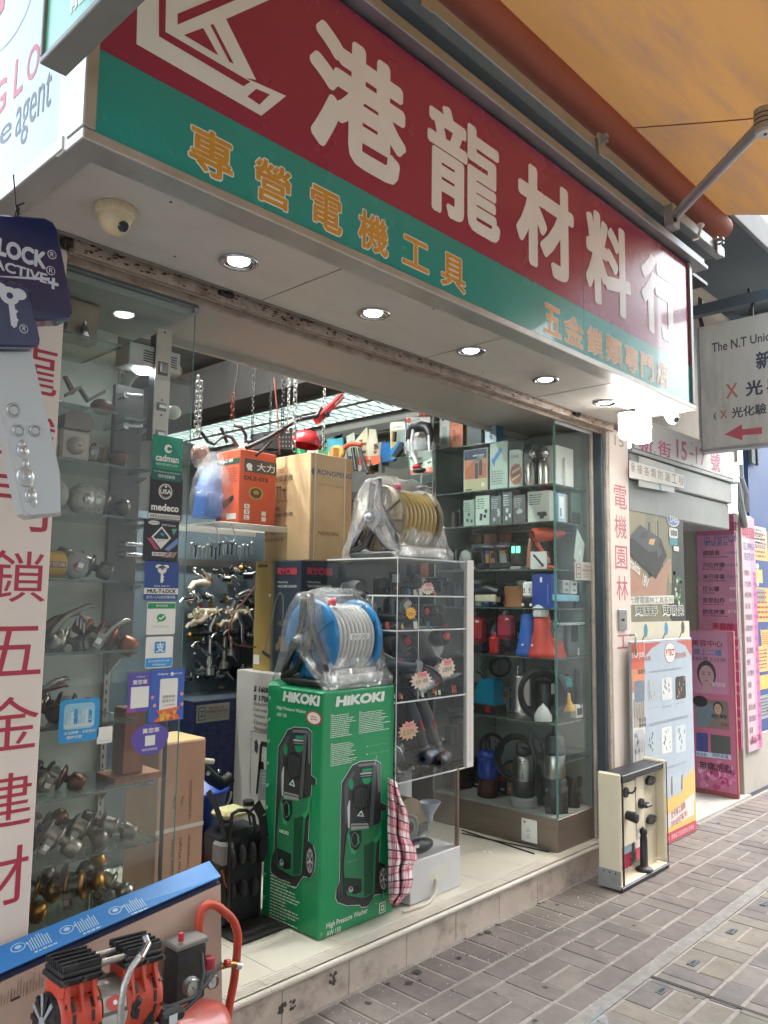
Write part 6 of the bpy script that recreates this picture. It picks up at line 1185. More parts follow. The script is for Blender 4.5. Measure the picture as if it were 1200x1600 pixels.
k = MB().m(ink('#3c4650')); k.box((a.x, 3.55, a.z+.0005),(b.x+.15,3.88, a.z+.004)); k.build('top_sheet', SF)
f = Face((a.x+.012,3.549, a.z-.105),(1,0,0),(0,0,1)); f.rect(0,0,.205,.09, ink('#8d8a84'),1); f.rect(.012,.012,.055,.078, ink('#3a3836'),2); f.rect(.016,.016,.051,.074, ink('#8d8a84'),3); f.text('工', .02,.03,.046,.06, ink('#3a3836'),4,.02)
f.text('現已安裝24小時', .075,.062,.17,.076, ink('#5a2c2c'),2,.01); f.text('閉路電視及錄影系統', .062,.044,.195,.058, ink('#5a2c2c'),2,.01); f.text('THIS AREA HAS BEEN EQUIPPED', .065,.030,.19,.038, ink('#6a4240'),2); f.text('WITH 24 HOURS CCTV SYSTEM', .07,.016,.185,.024, ink('#6a4240'),2); f.mb.build('notice_plate', SF)
def bucket(label, cx, cy, z, r0, r1, h, m_, handle=True):
    r = thing('bucket', label, 'bucket', (cx, cy, z)); k = MB().m(m_); k.lathe([(r0,0),(r1, h),(r1+.008, h),(r1+.008, h-.012),(r1-.003, h-.012),(r0-.004,.004),(0,.004)], (cx, cy, z), n=28); k.build('pail', r)
    if handle: k = MB().m(WHITEP); k.tube([(cx+r1*math.cos(R(t))*1.02, cy-r1*.35-.02, z+h-.03-math.sin(R(t))*r1*.75) for t in range(0,181,15)], .005,7); k.build('handle', r)
    return r
c = aZ(352,1330,.156); bucket('deep blue bucket with white wire handle behind the leaning carton', 2.13,3.17,.42,.11,.145,.26, M('blue_bucket', '#1d3f96', .4,0,.1,5))
bucket('red plastic tub below the blue bucket', 2.10,3.15,.156,.12,.15,.24, M('red_tub', '#a3222c', .4,0,.1,5), False)
BS = thing('backpack_sprayer', 'black backpack sprayer with padded harness and yellowed tank', 'backpack sprayer', (2.1,2.85,.156))
q = lambda x, y, Y=2.84: aY(x, y, Y)
pad = M('black_padding', '#333236', .8,0,.2,12, bump=.4, bsc=60)
for i, (x, y, w, h) in enumerate(((362,1342,17,50),(378,1336,17,52),(394,1332,17,54),(410,1330,15,54),(362,1392,18,44),(380,1388,18,44),(398,1386,18,46))):
    c = q(x, y); k = MB().m(pad); k.sphere(c, .034,14,(w/42,.8, h/40)); k.build('pad', BS)
k = MB().m(BLACK); a, b = q(350,1415), q(420,1290); k.bbox((a.x, 2.86,.158),(b.x, 3.02, b.z),.02); k.build('back_frame', BS)
k = MB().m(DARKM); k.tube([q(x, y, 2.82) for x, y in ((358,1420),(358,1340),(360,1290),(363,1272),(372,1266),(385,1266),(396,1275),(400,1300))], .008,8); k.build('tube_frame', BS)
k = MB().m(M('yellowed_tank', '#c4bd8c', .4,0,.2,6, dirt=.3)); a, b = q(352,1284,2.86), q(392,1262,2.86); k.bbox((a.x, 2.86, a.z),(b.x, 2.98, b.z),.018); k.m(BLACK); c = q(388,1258,2.88); k.cyl(c, c+Vector((0,0,.02)),.025, n=16); k.build('tank', BS)
k = MB().m(GREYP); a, b = q(346,1356,2.85), q(368,1314,2.85); k.bbox((a.x, 2.85, a.z),(b.x, 2.93, b.z),.012); k.m(COPPER); k.tube([q(347,1360), q(352,1378), q(360,1392)], .008,7); k.build('engine_cover', BS)
k = MB().m(BLACK)
def strap(pts, Y, w=.018):
    P_ = [aY(x, y, Y) for x, y in pts]
    for a, b in zip(P_[:-1], P_[1:]): d = (b-a).normalized(); n = Vector((-d.z, 0, d.x))*w; k.add([a-n, b-n, b+n, a+n], [(0,1,2,3)])
strap([(325,1236),(338,1262),(346,1285),(350,1310)], 2.8,.012); strap([(400,1255),(410,1275),(414,1310),(412,1340)], 2.8,.022); strap([(398,1262),(388,1270),(392,1290)], 2.79,.006); k.build('strap', BS)
k = MB().m(RUBBER); k.tube([aY(x, y, 3.1) for x, y in ((300,1195),(315,1200),(330,1215),(345,1225),(360,1215))], .03,8); k.m(CHROME); k.sphere(aY(325,1208,3.05),.012); k.sphere(aY(342,1205,3.05),.008); tag(k.build('black_hose_bag'), 'black bag and hose heaped behind the brown export carton', 'bag')
k = MB().m(CREAMP); k.cyl(aY(318,1188,3.05), aY(333,1190,3.05),.012, n=12); tag(k.build('cream_roll'), 'small cream paper roll lying on the export carton', 'roll')
def washer(f, T, full=True):
    """printed picture of a tall green pressure washer; T maps (x, y) in picture units to u, v"""
    P = lambda pts, c, l: f.poly([T(*p) for p in pts], ink(c), l)
    def E(cx, cy, rx, ry, c, l, n=20): f.poly([T(cx+rx*math.cos(2*math.pi*i/n), cy+ry*math.sin(2*math.pi*i/n)) for i in range(n)], ink(c), l)
    out = [(470,150),(530,52),(552,44),(560,38),(575,32),(660,25),(688,42),(690,205),(690,258),(722,272),(720,302),(694,306),(692,350),(688,380),(680,590),(712,602),(729,650),(722,725),(700,765),(655,772),(640,792),(612,838),(580,842),(570,828),(500,832),(448,815),(436,790),(440,740),(458,700),(462,480),(465,300)]
    P(out, '#c9cfc8', 1)
    c = (575,430); ins = [(x+(c[0]-x)*.022, y+(c[1]-y)*.010) for x, y in out]; P(ins, '#35393a', 2)
    P([(560,50),(655,38),(680,50),(682,200),(672,208),(664,60),(648,55),(568,66)], '#707678', 3)
    P([(575,62),(650,54),(655,120),(575,130)], '#2c3032', 3.2); P([(585,76),(650,68),(648,84),(585,94)], '#1a8c5c', 4); P([(580,128),(648,120),(640,138),(618,158),(592,158)], '#1a8c5c', 4); P([(572,98),(655,90),(655,98),(572,106)], '#b9bfbc', 4.2); P([(574,114),(652,106),(652,111),(574,119)], '#8f9694', 4.2)
    P([(484,165),(534,85),(546,92),(508,165),(500,380),(490,380)], '#4e5456', 3); E(522,160,13,30, '#1a8c5c', 4)
    E(582,232,56,72, '#1b1d1e', 4)
    for i in range(9): x = 545+i*8; P([(x, 175+abs(i-4)*3),(x+3,175+abs(i-4)*3),(x-2,295-abs(i-4)*4),(x-5,295-abs(i-4)*4)], '#4c5254', 5)
    E(632,222,20,66, '#3a3f41', 6); E(632,222,15,58, '#17191a', 6.2); P([(640,60),(662,60),(642,385),(622,385)], '#54595a', 6.6)
    P([(552,334),(578,302),(592,338)], '#e0e6e2', 7); P([(560,330),(577,312),(584,333)], '#1a8c5c', 7.5)
    P([(668,262),(715,276),(713,296),(668,290)], '#3a3f40', 7)
    P([(500,290),(510,250),(516,250),(514,400),(505,400)], '#c3c9c6', 5)
    P([(495,440),(508,400),(620,392),(668,378),(690,366),(686,445),(664,480),(655,590),(648,762),(590,788),(500,772),(486,740),(480,600)], '#2a7a50', 6); P([(500,440),(520,540),(545,545),(560,420)], '#3aa070', 6.2); P([(590,500),(648,470),(640,760),(592,780)], '#174f34', 6.4)
    P([(640,470),(672,432),(678,370),(686,366),(688,436),(660,482)], '#2fa06a', 6.8)
    P([(520,376),(614,374),(618,402),(520,412)], '#9ba19e', 7); P([(524,384),(612,382),(612,388),(524,392)], '#5c6264', 7.4)
    P([(512,420),(575,412),(578,470),(560,515),(540,525),(520,505)], '#1d2022', 7.6); E(540,464,21,42, '#5f6668', 8); E(540,464,16,35, '#1a1c1d', 8.4); P([(552,430),(562,440),(565,480),(556,495)], '#23a36a', 8.6)
    u0, v0 = T(498,590); u1, v1 = T(558,572); f.text('HiKOKI', u0, v0, u1, v1, ink('#dfe4e0'),8,.03)
    P([(486,674),(578,680),(577,752),(540,768),(490,745)], '#1b1e1f', 7)
    for i in range(6): P([(490,682+i*6),(574,687+i*6),(574,689+i*6),(490,684+i*6)], '#2c5040', 7.4)
    E(518,738,13,17, '#a5aaa8', 8); E(519,732,7,8, '#4c5052', 8.4)
    P([(447,765),(500,778),(585,798),(640,770),(655,735),(640,788),(610,832),(582,834),(572,818),(500,824),(450,808)], '#2e3234', 7)
    E(690,682,32,84, '#232627', 8); E(698,680,24,66, '#4b5052', 8.4); E(698,680,20,58, '#a9aeac', 8.6); E(698,680,17,50, '#2f3335', 8.8)
    for i in range(7):
        t = R(i*51+10); P([(698,676),(698+16*math.cos(t-.15),680+52*math.sin(t-.15)),(698+16*math.cos(t+.15),680+52*math.sin(t+.15))], '#b9bebc', 9+i*.05)
    E(698,680,4,12, '#d0d4d2', 9.6)
GB = thing('pressure_washer_carton', 'tall green HiKOKI high pressure washer carton at the step edge', 'carton', (2.5,2.7,.156))
gcol = M('card_green', '#0b8a54', .38,0,.06,5, bump=.12, bsc=12, coat=.25, dirt=.06, dcol='#0a5a3c')
k = MB().m(gcol); k.bbox((2.302,2.511,.157),(2.745,2.885,1.150),.006); k.m(M('card_raw_edge', '#8a8a68', .8)); k.box((2.3095,2.5105,.175),(2.322,2.5107,.186)); k.build('carton_body', GB)
f = fx(2.302,2.885,.157); g = Face((2.302,2.511,.157),(1,0,0),(0,0,1)); g.mb = f.mb; wt = ink('#d9dfd8')
def Tg(x, y): return g.px(400+x/3.53,1180+y/3.53)
def Tl(x, y): X = (x-436)/(729-436); Yv = (y-25)/(842-25); x0, x1 = f.px(425,1250)[0], f.px(496,1250)[0]; z1, z0 = f.px(460,1133)[1], f.px(470,1391)[1]; return x0+X*(x1-x0)*1.0, z1+(z0-z1)*Yv
washer(g, Tg); washer(f, Tl)
def fr(fc, t, x0, x1, y0, y1, c, b_=0, sl=0, l=2): xm = (x0+x1)/2; ym = (y0+y1)/2; fc.fit(t, (x0, ym),(x1, ym),(xm, y0),(xm, y1), c, l, b_, sl)
fr(f, 'HiKOKI', 443,500,1083,1100, wt, .06,.15); fr(g, 'HiKOKI', 525,600,1084,1100, wt, .06,.15)
fr(f, 'High Pressure Washer', 433,479,1106,1113, wt, .015); fr(f, 'AW 150', 433,448,1114,1120, wt, .015); fr(g, 'High Pressure Washer', 510,574,1430,1441, wt, .015); fr(g, 'AW 150', 510,532,1451,1459, wt, .015)
u, v = f.px(491,1122); f.disc(u, v, .050, ink('#b8443c'),2,.030); f.disc(u, v, .041, ink('#e4e0d8'),3,.024); f.lines(u-.02, v-.01, u+.02, v+.01,2, ink('#b8443c'),4,.5,.1)
for (x0, y0, x1, y1, n) in ((518,1112,558,1154,12),(562,1106,612,1147,12),(518,1156,558,1198,12)):
    a, b = g.px(x0, y1), g.px(x1, y0); g.lines(a[0], a[1], b[0], b[1], n, wt, 2,.42,.35); g.rect(a[0]-.006, a[1], a[0]-.004, b[1], wt, 2); g.rect(a[0]-.006, b[1], a[0]+.004, b[1]+.002, wt, 2)
for (x0, y0, x1, y1) in ((576,1160,608,1166),(576,1172,608,1178),(590,1404,607,1411)): a, b = g.px(x0, y1), g.px(x1, y0); g.lines(a[0], a[1], b[0], b[1], 1 if y0 < 1300 else 2, wt, 2,.5,.1); g.rect(a[0]-.014, a[1]+.002, a[0]-.006, b[1]-.002, wt, 2)
g.line([g.px(587,1180), g.px(583,1196)], .002, wt, 12); g.line([g.px(598,1402), g.px(596,1392)], .002, wt, 12)
a, b = f.px(421,1443), f.px(470,1378); f.lines(a[0], a[1], b[0], b[1], 17, wt, 2,.42,.5)
u, v = g.px(597,1418); g.rect(u-.020, v-.022, u+.020, v+.022, wt, 2); g.rect(u-.016, v-.018, u+.016, v+.018, gcol, 3); g.rect(u-.010, v-.012, u+.010, v+.012, wt, 4); g.rect(u-.005, v-.006, u+.005, v+.006, gcol, 5)
for i in range(10): f.line([(.012,.93-i*.095),(.018,.945-i*.095)], .003, wt, 2); f.line([(.020,.93-i*.095),(.026,.945-i*.095)], .003, wt, 2)
f.mb.build('printed_label', GB)
k = MB().m(M('card_creased', '#0d6e45', .5,0,.1)); k.prism([(2.302,2.885,1.1505),(2.302,2.80,1.1505),(2.33,2.86,1.175),(2.33,2.885,1.172)], (.35,0,0)); k.build('flap', GB)
k = MB().m(M('black_mat', '#2a2826', .8,0,.2,20)); k.bbox((2.05,2.70,.155),(2.34,3.1,.166),.003); tag(k.build('rubber_mat'), 'black rubber mat poking out under the green carton', 'mat')
KX = thing('white_carton', 'white pressure washer carton lettered 1600 and 1700 behind the green one', 'carton', (2.8,3.3,.156))
k = MB().m(M('card_white', '#c2bfb8', .5,0,.06,6, dirt=.2)); k.bbox((2.62,3.10,.157),(3.0,3.55,1.155),.004); k.build('carton_body', KX)
f = fx(2.62,3.55,.157); bt = ink('#26262a')
fr(f, 'S 1600', 397,422,1073,1082, bt, .04,.2); fr(f, 'S 1700', 397,422,1087,1096, bt, .04,.2)
for i, t in enumerate(('- Idropulitrice ad', '- Cold water high', '- Nettoyeur haute', '- Kaltwasser-hoc', '- Hidrolavadora d')): fr(f, t, 394,427,1098+i*9.4,1105+i*9.6, ink('#44444a'),0)
f.line([f.px(393,1142), f.px(425,1148)], .003, bt, 2); f.line([f.px(393,1142), f.px(391,1240)], .003, bt, 2)
for pts, c in (([(398,1158),(402,1155),(404,1165),(402,1178),(398,1172)], '#3a3a3e'),([(406,1165),(409,1158),(420,1160),(422,1168),(421,1200),(417,1200),(417,1168),(410,1166),(408,1195),(403,1240),(400,1240),(404,1195)], '#2c2c30'),([(405,1200),(418,1203),(424,1215),(424,1250),(403,1250)], '#8e8f92'),([(405,1190),(412,1190),(413,1202),(405,1204)], '#2c2c30')): f.ppx(pts, ink(c),2)
for i in range(4): f.line([f.px(410,1208+i*5), f.px(420,1210+i*5)], .003, ink('#d0d0ce'),3)
f.mb.build('printed_label', KX)
RY = thing('vacuum_carton', 'navy and ochre RYOBI wet and dry vacuum cleaner carton', 'carton', (2.85,3.3,1.157))
k = MB().m(M('card_navy', '#2a3440', .42,0,.06,6, dirt=.08, dcol='#55585c')); k.bbox((2.669,3.10,1.1565),(2.985,3.475,1.733),.004); k.build('carton_body', RY)
f = fx(2.669,3.475,1.1565); g = Face((2.669,3.10,1.1565),(1,0,0),(0,0,1)); g.mb = f.mb
oc = ['#a38a50', '#9a834d', '#88764a', '#706648', '#575846', '#424a46', '#323b42']; u1 = f.px(421,950)[0]
f.rect(0.0,.0, u1,.576, ink(oc[0]),1)
for i in range(6): f.rect(u1+i*.008,0, u1+(i+1)*.008,.576, ink(oc[i+1]),1)
ry = ink('#b23a4e'); fr(f, 'RYOBI', 434,464,887,898, ry, .06); fr(g, 'RYOBI', 480,519,887,899, ry, .06)
for fc, a in ((f, 434),(g, 480)): w = 30 if fc is f else 38; fr(fc, 'Wet & Dry', a, a+w*.55,908,912, PAPER, .01); fr(fc, 'VACUUM CLEANER', a, a+w, 914,918, PAPER, .01)
f.rect(.02,.545,.10,.56, bk, 2); f.text('FUTURA', .03,.549,.09,.556, ink('#8f7a42'),3); f.rect(.004,.03,.055,.08, PAPER, 3); f.ppx([(420,928),(424,928),(424,932),(420,932)], PAPER, 3)
f.line([f.px(*p) for p in ((413,1020),(430,945),(434,930),(438,926),(442,930),(443,945),(442,975))], .009, ink('#77736a'),2); f.line([f.px(*p) for p in ((410,1018),(417,1023),(423,1027))], .018, bk, 3)
f.ppx([(434,973),(452,973),(453,995),(434,995)], ink('#34322f'),3); f.ppx([(436,995),(451,995),(451,1018),(438,1018)], ink('#8c7256'),3); f.ppx([(434,972),(443,969),(452,972),(450,978),(436,978)], ink('#5f5b54'),4); f.ppx([(430,1008),(437,1000),(438,1012),(432,1018)], ink('#77695a'),3)
for x in (437,446,450): u, v = f.px(x, 1020); f.disc(u, v, .01, bk, 4,.008,8)
f.mb.build('printed_label', RY)
RG = thing('sprayer_carton', 'big tan RONGPENG paint sprayer carton strapped on top of the stack', 'carton', (2.87,3.3,1.736))
tan = M('card_tan', '#b69a74', .6,0,.09,6, bump=.2, bsc=20, dirt=.2, dcol='#7c6248')
k = MB().m(tan); k.bbox((2.72,3.10,1.7345),(3.02,3.478,2.303),.005); k.build('carton_body', RG)
f = fx(2.72,3.478,1.7345); g = Face((2.72,3.10,1.7345),(1,0,0),(0,0,1)); g.mb = f.mb; tk = ink('#4a4038'); db = ink('#3c4a68')
fr(f, 'R-755', 428,443,733,740, tk); fr(f, '手提噴塗機', 420,458,743,753, tk); fr(f, 'ITEM NO:R755', 414,437,794,799, tk, .01); fr(f, 'DISCABLESS PAINT SPRAYER', 413,458,802,808, tk, .01); fr(f, "QTY 1PCS", 413,428,812,817, tk, .01); fr(f, 'G.W.:12KGS', 413,430,822,827, tk); fr(f, 'N.W.:11KGS', 413,430,831,836, tk); fr(f, 'MEAS:30X38X57CM', 412,444,841,846, tk)
f.ppx([(423,760),(429,759),(428,768),(426,770),(424,768)], tk, 2); f.line([f.px(426,770), f.px(426,779)], .002, tk, 2); f.line([f.px(422,780), f.px(430,780)], .003, tk, 2)
for x in (434,438): f.line([f.px(x, 778), f.px(x, 762)], .004, tk, 2); f.ppx([(x-2,763),(x+2,763),(x, 759)], tk, 2)
f.ppx([(441,767),(444,763),(448,767)], db, 2); f.line([f.px(444.5,767), f.px(444.5,779)], .003, db, 2); f.line([f.px(431,781), f.px(440,781)], .002, tk, 2); fr(f, 'THIS SIDE UP', 431,450,782,785, tk)
f.rect(.008,.50,.26,.565, M('clear_tape', '#b39f78', .3),.5); f.rect(.13,.0,.17,.04, M('clear_tape'),1)
fr(g, 'RONGPENG', 496,549,737,745, db, .02,.2); fr(g, 'http://www.rongpeng.com', 498,543,757,762, ink('#6c6458'),0,.2); fr(g, 'MADE IN CHINA', 497,529,831,837, tk); g.ppx([(487-2,736),(490,730),(493,736),(490,743)], db, 2)
for x in (.02,.235): g.rect(x, 0, x+.012,.566, ink('#c4b9a4'),3); g.rect(x, .001, x+.003,.566, ink('#8c7c64'),4)
g.rect(0.0,0,.004,.566, M('clear_tape'),2.5); g.rect(.255,.0,.297,.566, M('card_tan_end', '#a8845e', .6),.5); f.mb.build('printed_label', RG)
k = MB().m(ink('#c4b9a4')); k.box((2.738,3.10,2.3032),(2.752,3.47,2.305)); k.box((2.955,3.10,2.3032),(2.969,3.47,2.305)); k.build('strap', RG)
def reel(name, label, x0, x1, y0, y1, z, H, cflange, hose, n=9, gcol_='#c9c9c6', tilt=0, accent=None):
    r = thing(name, label, 'hose reel', ((x0+x1)/2,(y0+y1)/2, z)); ym = (y0+y1)/2; zc = z+H*.50; rad = H*.43; W = x1-x0; D_ = y1-y0
    for x in (x0+.012, x1-.04):      # A shaped side frames
        k = MB().m(BLACK)
        for pts in (((y0+.01,.02),(y0+.03,.09),(ym-.035,.62*1),(ym-.02,.97)),((y1-.01,.02),(y1-.03,.09),(ym+.035,.62),(ym+.02,.97)),((y0+.01,.03),(ym-.06,.16),(ym, .42)),((y1-.01,.03),(ym+.06,.16),(ym, .42))):
            k.tube([(x+.012, y, z+.005+(h*H if h > .1 else h)) for y, h in pts], .017,8)
        k.tube([(x+.012, y0+.01, z+.02),(x+.012, y1-.01, z+.02)], .016,8); k.tube([(x+.012, ym-.02, z+H*.97),(x+.012, ym+.02, z+H*.97)], .016,8)
        k.cyl((x-.006, ym, zc),(x+.03, ym, zc),.052, n=24); k.build('side_frame', r)
    for x in (x0+.050, x1-.062):
        k = MB().m(cflange); k.lathe([(.03,0),(rad*.9,.0),(rad, .006),(rad, .012),(rad*.9,.012),(.03,.012)], (x, ym, zc),(1,0,0),34)
        for i in range(10): t = R(36*i); d = Vector((0, math.cos(t), math.sin(t))); k.prism([Vector((x-.001, ym, zc))+d*.05+d.cross(Vector((1,0,0)))*.008, Vector((x-.001, ym, zc))+d*rad*.95+d.cross(Vector((1,0,0)))*.014, Vector((x-.001, ym, zc))+d*rad*.95-d.cross(Vector((1,0,0)))*.014, Vector((x-.001, ym, zc))+d*.05-d.cross(Vector((1,0,0)))*.008], (-.006,0,0))
        k.build('flange', r)
    k = MB().m(hose); s = (W-.15)/n
    for i in range(n):
        x = x0+.075+s*(i+.5); k.tube([(x+.003*math.sin(t*3), ym+rad*.82*math.cos(t), zc+rad*.82*math.sin(t)) for t in [2*math.pi*j/30 for j in range(30)]], s*.52,8, True)
    k.cyl((x0+.07, ym, zc),(x1-.07, ym, zc), rad*.76, n=26); k.build('hose', r)
    k = MB().m(ALU); k.lathe([(.020,0),(.022,.004),(.022,.024),(.012,.028),(.012,.044),(.008,.046),(.0,.046)], (x0-.002, ym, zc),(-1,0,0),18)
    for i in range(12): t = R(30*i); k.cyl((x0-.006, ym+.022*math.cos(t), zc+.022*math.sin(t)),(x0-.024, ym+.022*math.cos(t), zc+.022*math.sin(t)),.003, n=5)
    k.build('hose_connector', r)
    k = MB().m(M('grey_tube', '#b3b0aa', .35,.2)); k.cyl((x0+.03, y0+.02, z+.04),(x1-.03, y0+.02, z+.04),.026, n=16); k.cyl((x0+.03, y1-.02, z+.03),(x1-.03, y1-.02, z+.03),.02, n=12); k.build('cross_tube', r)
    k = MB().m(accent or ink('#c8323c')); k.cyl((x0+.10, ym-.05, z+H*.90),(x0+.13, ym-.07, z+H*.90),.018, n=12); k.m(cflange); k.tube([(x1-.02, ym, zc),(x1+.02, ym-.01, zc+.03),(x1+.035, ym-.02, zc+.035)], .012,8); k.build('crank_handle', r)
    k = MB().m(WRAP)      # loose film bag around it
    prof = [(y0-.03,0.0),(y0-.028,.08),(y0+.01,.2),(ym-.10,.70),(ym-.06,.93),(ym-.02,1.02),(ym+.03,1.02),(ym+.08,.9),(ym+.13,.66),(y1,.2),(y1+.03,.06),(y1+.03,0)]
    pf = []
    for a, b in zip(prof[:-1], prof[1:]):
        for q_ in range(3): pf.append((a[0]+(b[0]-a[0])*q_/3, a[1]+(b[1]-a[1])*q_/3))
    pf.append(prof[-1]); nx = 22; vs = []; m_ = len(pf)
    for i in range(nx+1):
        t = i/nx; e = 1-.10*abs(2*t-1)**4
        for j, (y, h) in enumerate(pf):
            w_ = .004*math.sin(i*1.1+j*.7)+.003*math.sin(i*.5-j*1.3)+random.uniform(-.0022,.0022)
            vs.append((x0-.025+(W+.05)*t+random.uniform(-.004,.004), ym+(y-ym)*e+w_*(1 if y > ym else -1), z+.003+h*H*e*1.02+(w_ if h > .05 else 0)))
    k.add(vs, [(i*m_+j, (i+1)*m_+j, (i+1)*m_+j+1) for i in range(nx) for j in range(m_-1)]+[(i*m_+j, (i+1)*m_+j+1, i*m_+j+1) for i in range(nx) for j in range(m_-1)], True)
    for i, o in ((0,-.010),(nx, .010)):
        rim = vs[i*m_:(i+1)*m_]; cen = Vector((rim[0][0]+o, ym, z+H*.4)); mid = [Vector(v)*.5+cen*.5+Vector((random.uniform(-.008,.008),0,0)) for v in rim]
        k.add([Vector(v) for v in rim]+mid+[cen], [(j, j+1, m_+j+1, m_+j) for j in range(m_-1)]+[(m_+j, m_+j+1,2*m_) for j in range(m_-1)], True)
    k.build('plastic_film', r); return r
BLU = M('reel_blue', '#2a7db4', .3,0,.08,6, coat=.3)
r1 = reel('hose_reel', 'blue and black hose reel wrapped in clear film on the green carton', 2.345,2.725,2.545,2.865,1.152,.415, BLU, M('clear_hose', '#b4b5b2', .3,0,.1,10, coat=.4),9)
f = Face((2.49,2.548,1.36),(1,0,0),(0,.06,1)); f.rect(0,0,.12,.028, PAPER, 0); f.text('OMS 850', .01,.005,.11,.023, ink('#3a4a6a'),1); f.mb.build('paper_label', r1)
k = MB().m(ink('#b9b4ae')); k.prism([(2.40,2.548,1.20),(2.66,2.548,1.20),(2.66,2.55,1.235),(2.40,2.55,1.235)], (0,.03,0)); k.build('card_insert', r1)
TW = thing('tool_display_tower', 'clear acrylic display tower of power tools on a white plinth', 'display tower', (3.0,2.7,.156))
wl_ = M('tower_white', '#c4c4c4', .4,0,.05,5, dirt=.15)
k = MB().m(wl_); k.bbox((2.845,2.495,.157),(3.215,2.86,.345),.003); k.build('plinth', TW)
f = Face((2.845,2.495,.157),(1,0,0),(0,0,1)); u, v = f.px(684,1365); f.rect(u-.07, v-.03, u+.07, v+.035, ink('#c9c8be'),1); f.th('13', u-.04, v-.006,.014, ink('#a9a9a4'),2); f.mb.build('price_card', TW)
k = MB().m(ACRYL); k.box((2.846,2.497,.3455),(3.19,2.500,.705)); k.box((2.846,2.5005,.3455),(2.849,2.86,.705)); k.build('lower_glass', TW)
k = MB().m(M('bronze_post', '#7a6656', .4,.5,.2,6)); k.bbox((3.192,2.496,.3455),(3.208,2.515,.715),.002); k.m(wl_); k.bbox((3.10,2.80,.3455),(3.20,2.86,.705),.002); k.build('corner_post', TW)
TX0, TX1, TY0, TY1, TZ0, TZ1 = 2.742,3.262,2.500,2.985,.712,1.738
TSH = [TZ0, aY(618,1098,2.5).z, aY(620,985,2.5).z, aY(620,930,2.5).z, TZ1]
k = MB().m(ACRYL); k.box((TX0, TY0, TZ0),(TX1, TY0+.003, TZ1)); k.build('front_sheet', TW); k = MB().m(ACRYL); k.box((TX0, TY0+.0035, TZ0),(TX0+.003, TY1, TZ1)); k.build('side_sheet', TW)
k = MB().m(ACRYL); k.box((TX0+.004, TY1-.004, TZ0),(TX1, TY1, TZ1)); k.build('back_sheet', TW)
edge = M('acrylic_edge', '#c9cdcc', .2,0,.05,8)
for z in TSH: k = MB().m(ACRYL if z not in (TZ1,) else WHITEP); k.box((TX0+.004, TY0+.004, z-.005),(TX1, TY1-.005, z)); k.m(edge); k.box((TX0-.001, TY0-.0015, z-.006),(TX1, TY0-.0005, z+.001)); k.box((TX0-.0018, TY0, z-.006),(TX0-.0006, TY1, z+.001)); k.build('shelf', TW)
k = MB().m(edge); k.box((TX0-.002, TY0-.002, TZ0),(TX0+.001, TY0+.001, TZ1)); k.box((2.90, TY0+.005, TSH[1]),(2.903, TY0+.008, TSH[3])); k.box((TX0+.001,2.66, TSH[2]),(TX0+.004,2.666, TSH[3])); k.build('edge_strip', TW)
k = MB().m(M('white_end_strip', '#cfccc6', .4,0,.04,8, dirt=.1)); k.bbox((3.266, TY0-.005, TZ0-.005),(3.322, TY0+.018, TZ1+.008),.002); k.build('end_board', TW)
k = MB().m(ACRYL); k.box((TX1+.0005, TY0+.019, TZ0),(TX1+.0035, TY1, TZ1)); k.build('side_sheet', TW)
f = Face((3.28, TY0-.005, TZ0),(1,0,0),(0,0,1))
for i in range(16): f.text('BOSCH', -.02+.008,.05+i*.062,.03+.008,.058+i*.062, ink('#d4b6b2' if i > 4 else '#c05a5a'),1,0,0, R(90))
f.mb.build('printed_strip', TW)
BOS = M('tool_navy', '#1f2f3c', .38,0,.12,12); TRED = M('tool_red', '#b3302f', .4,0,.1); TGR = M('tool_grey', '#55585a', .42,0,.12,12)
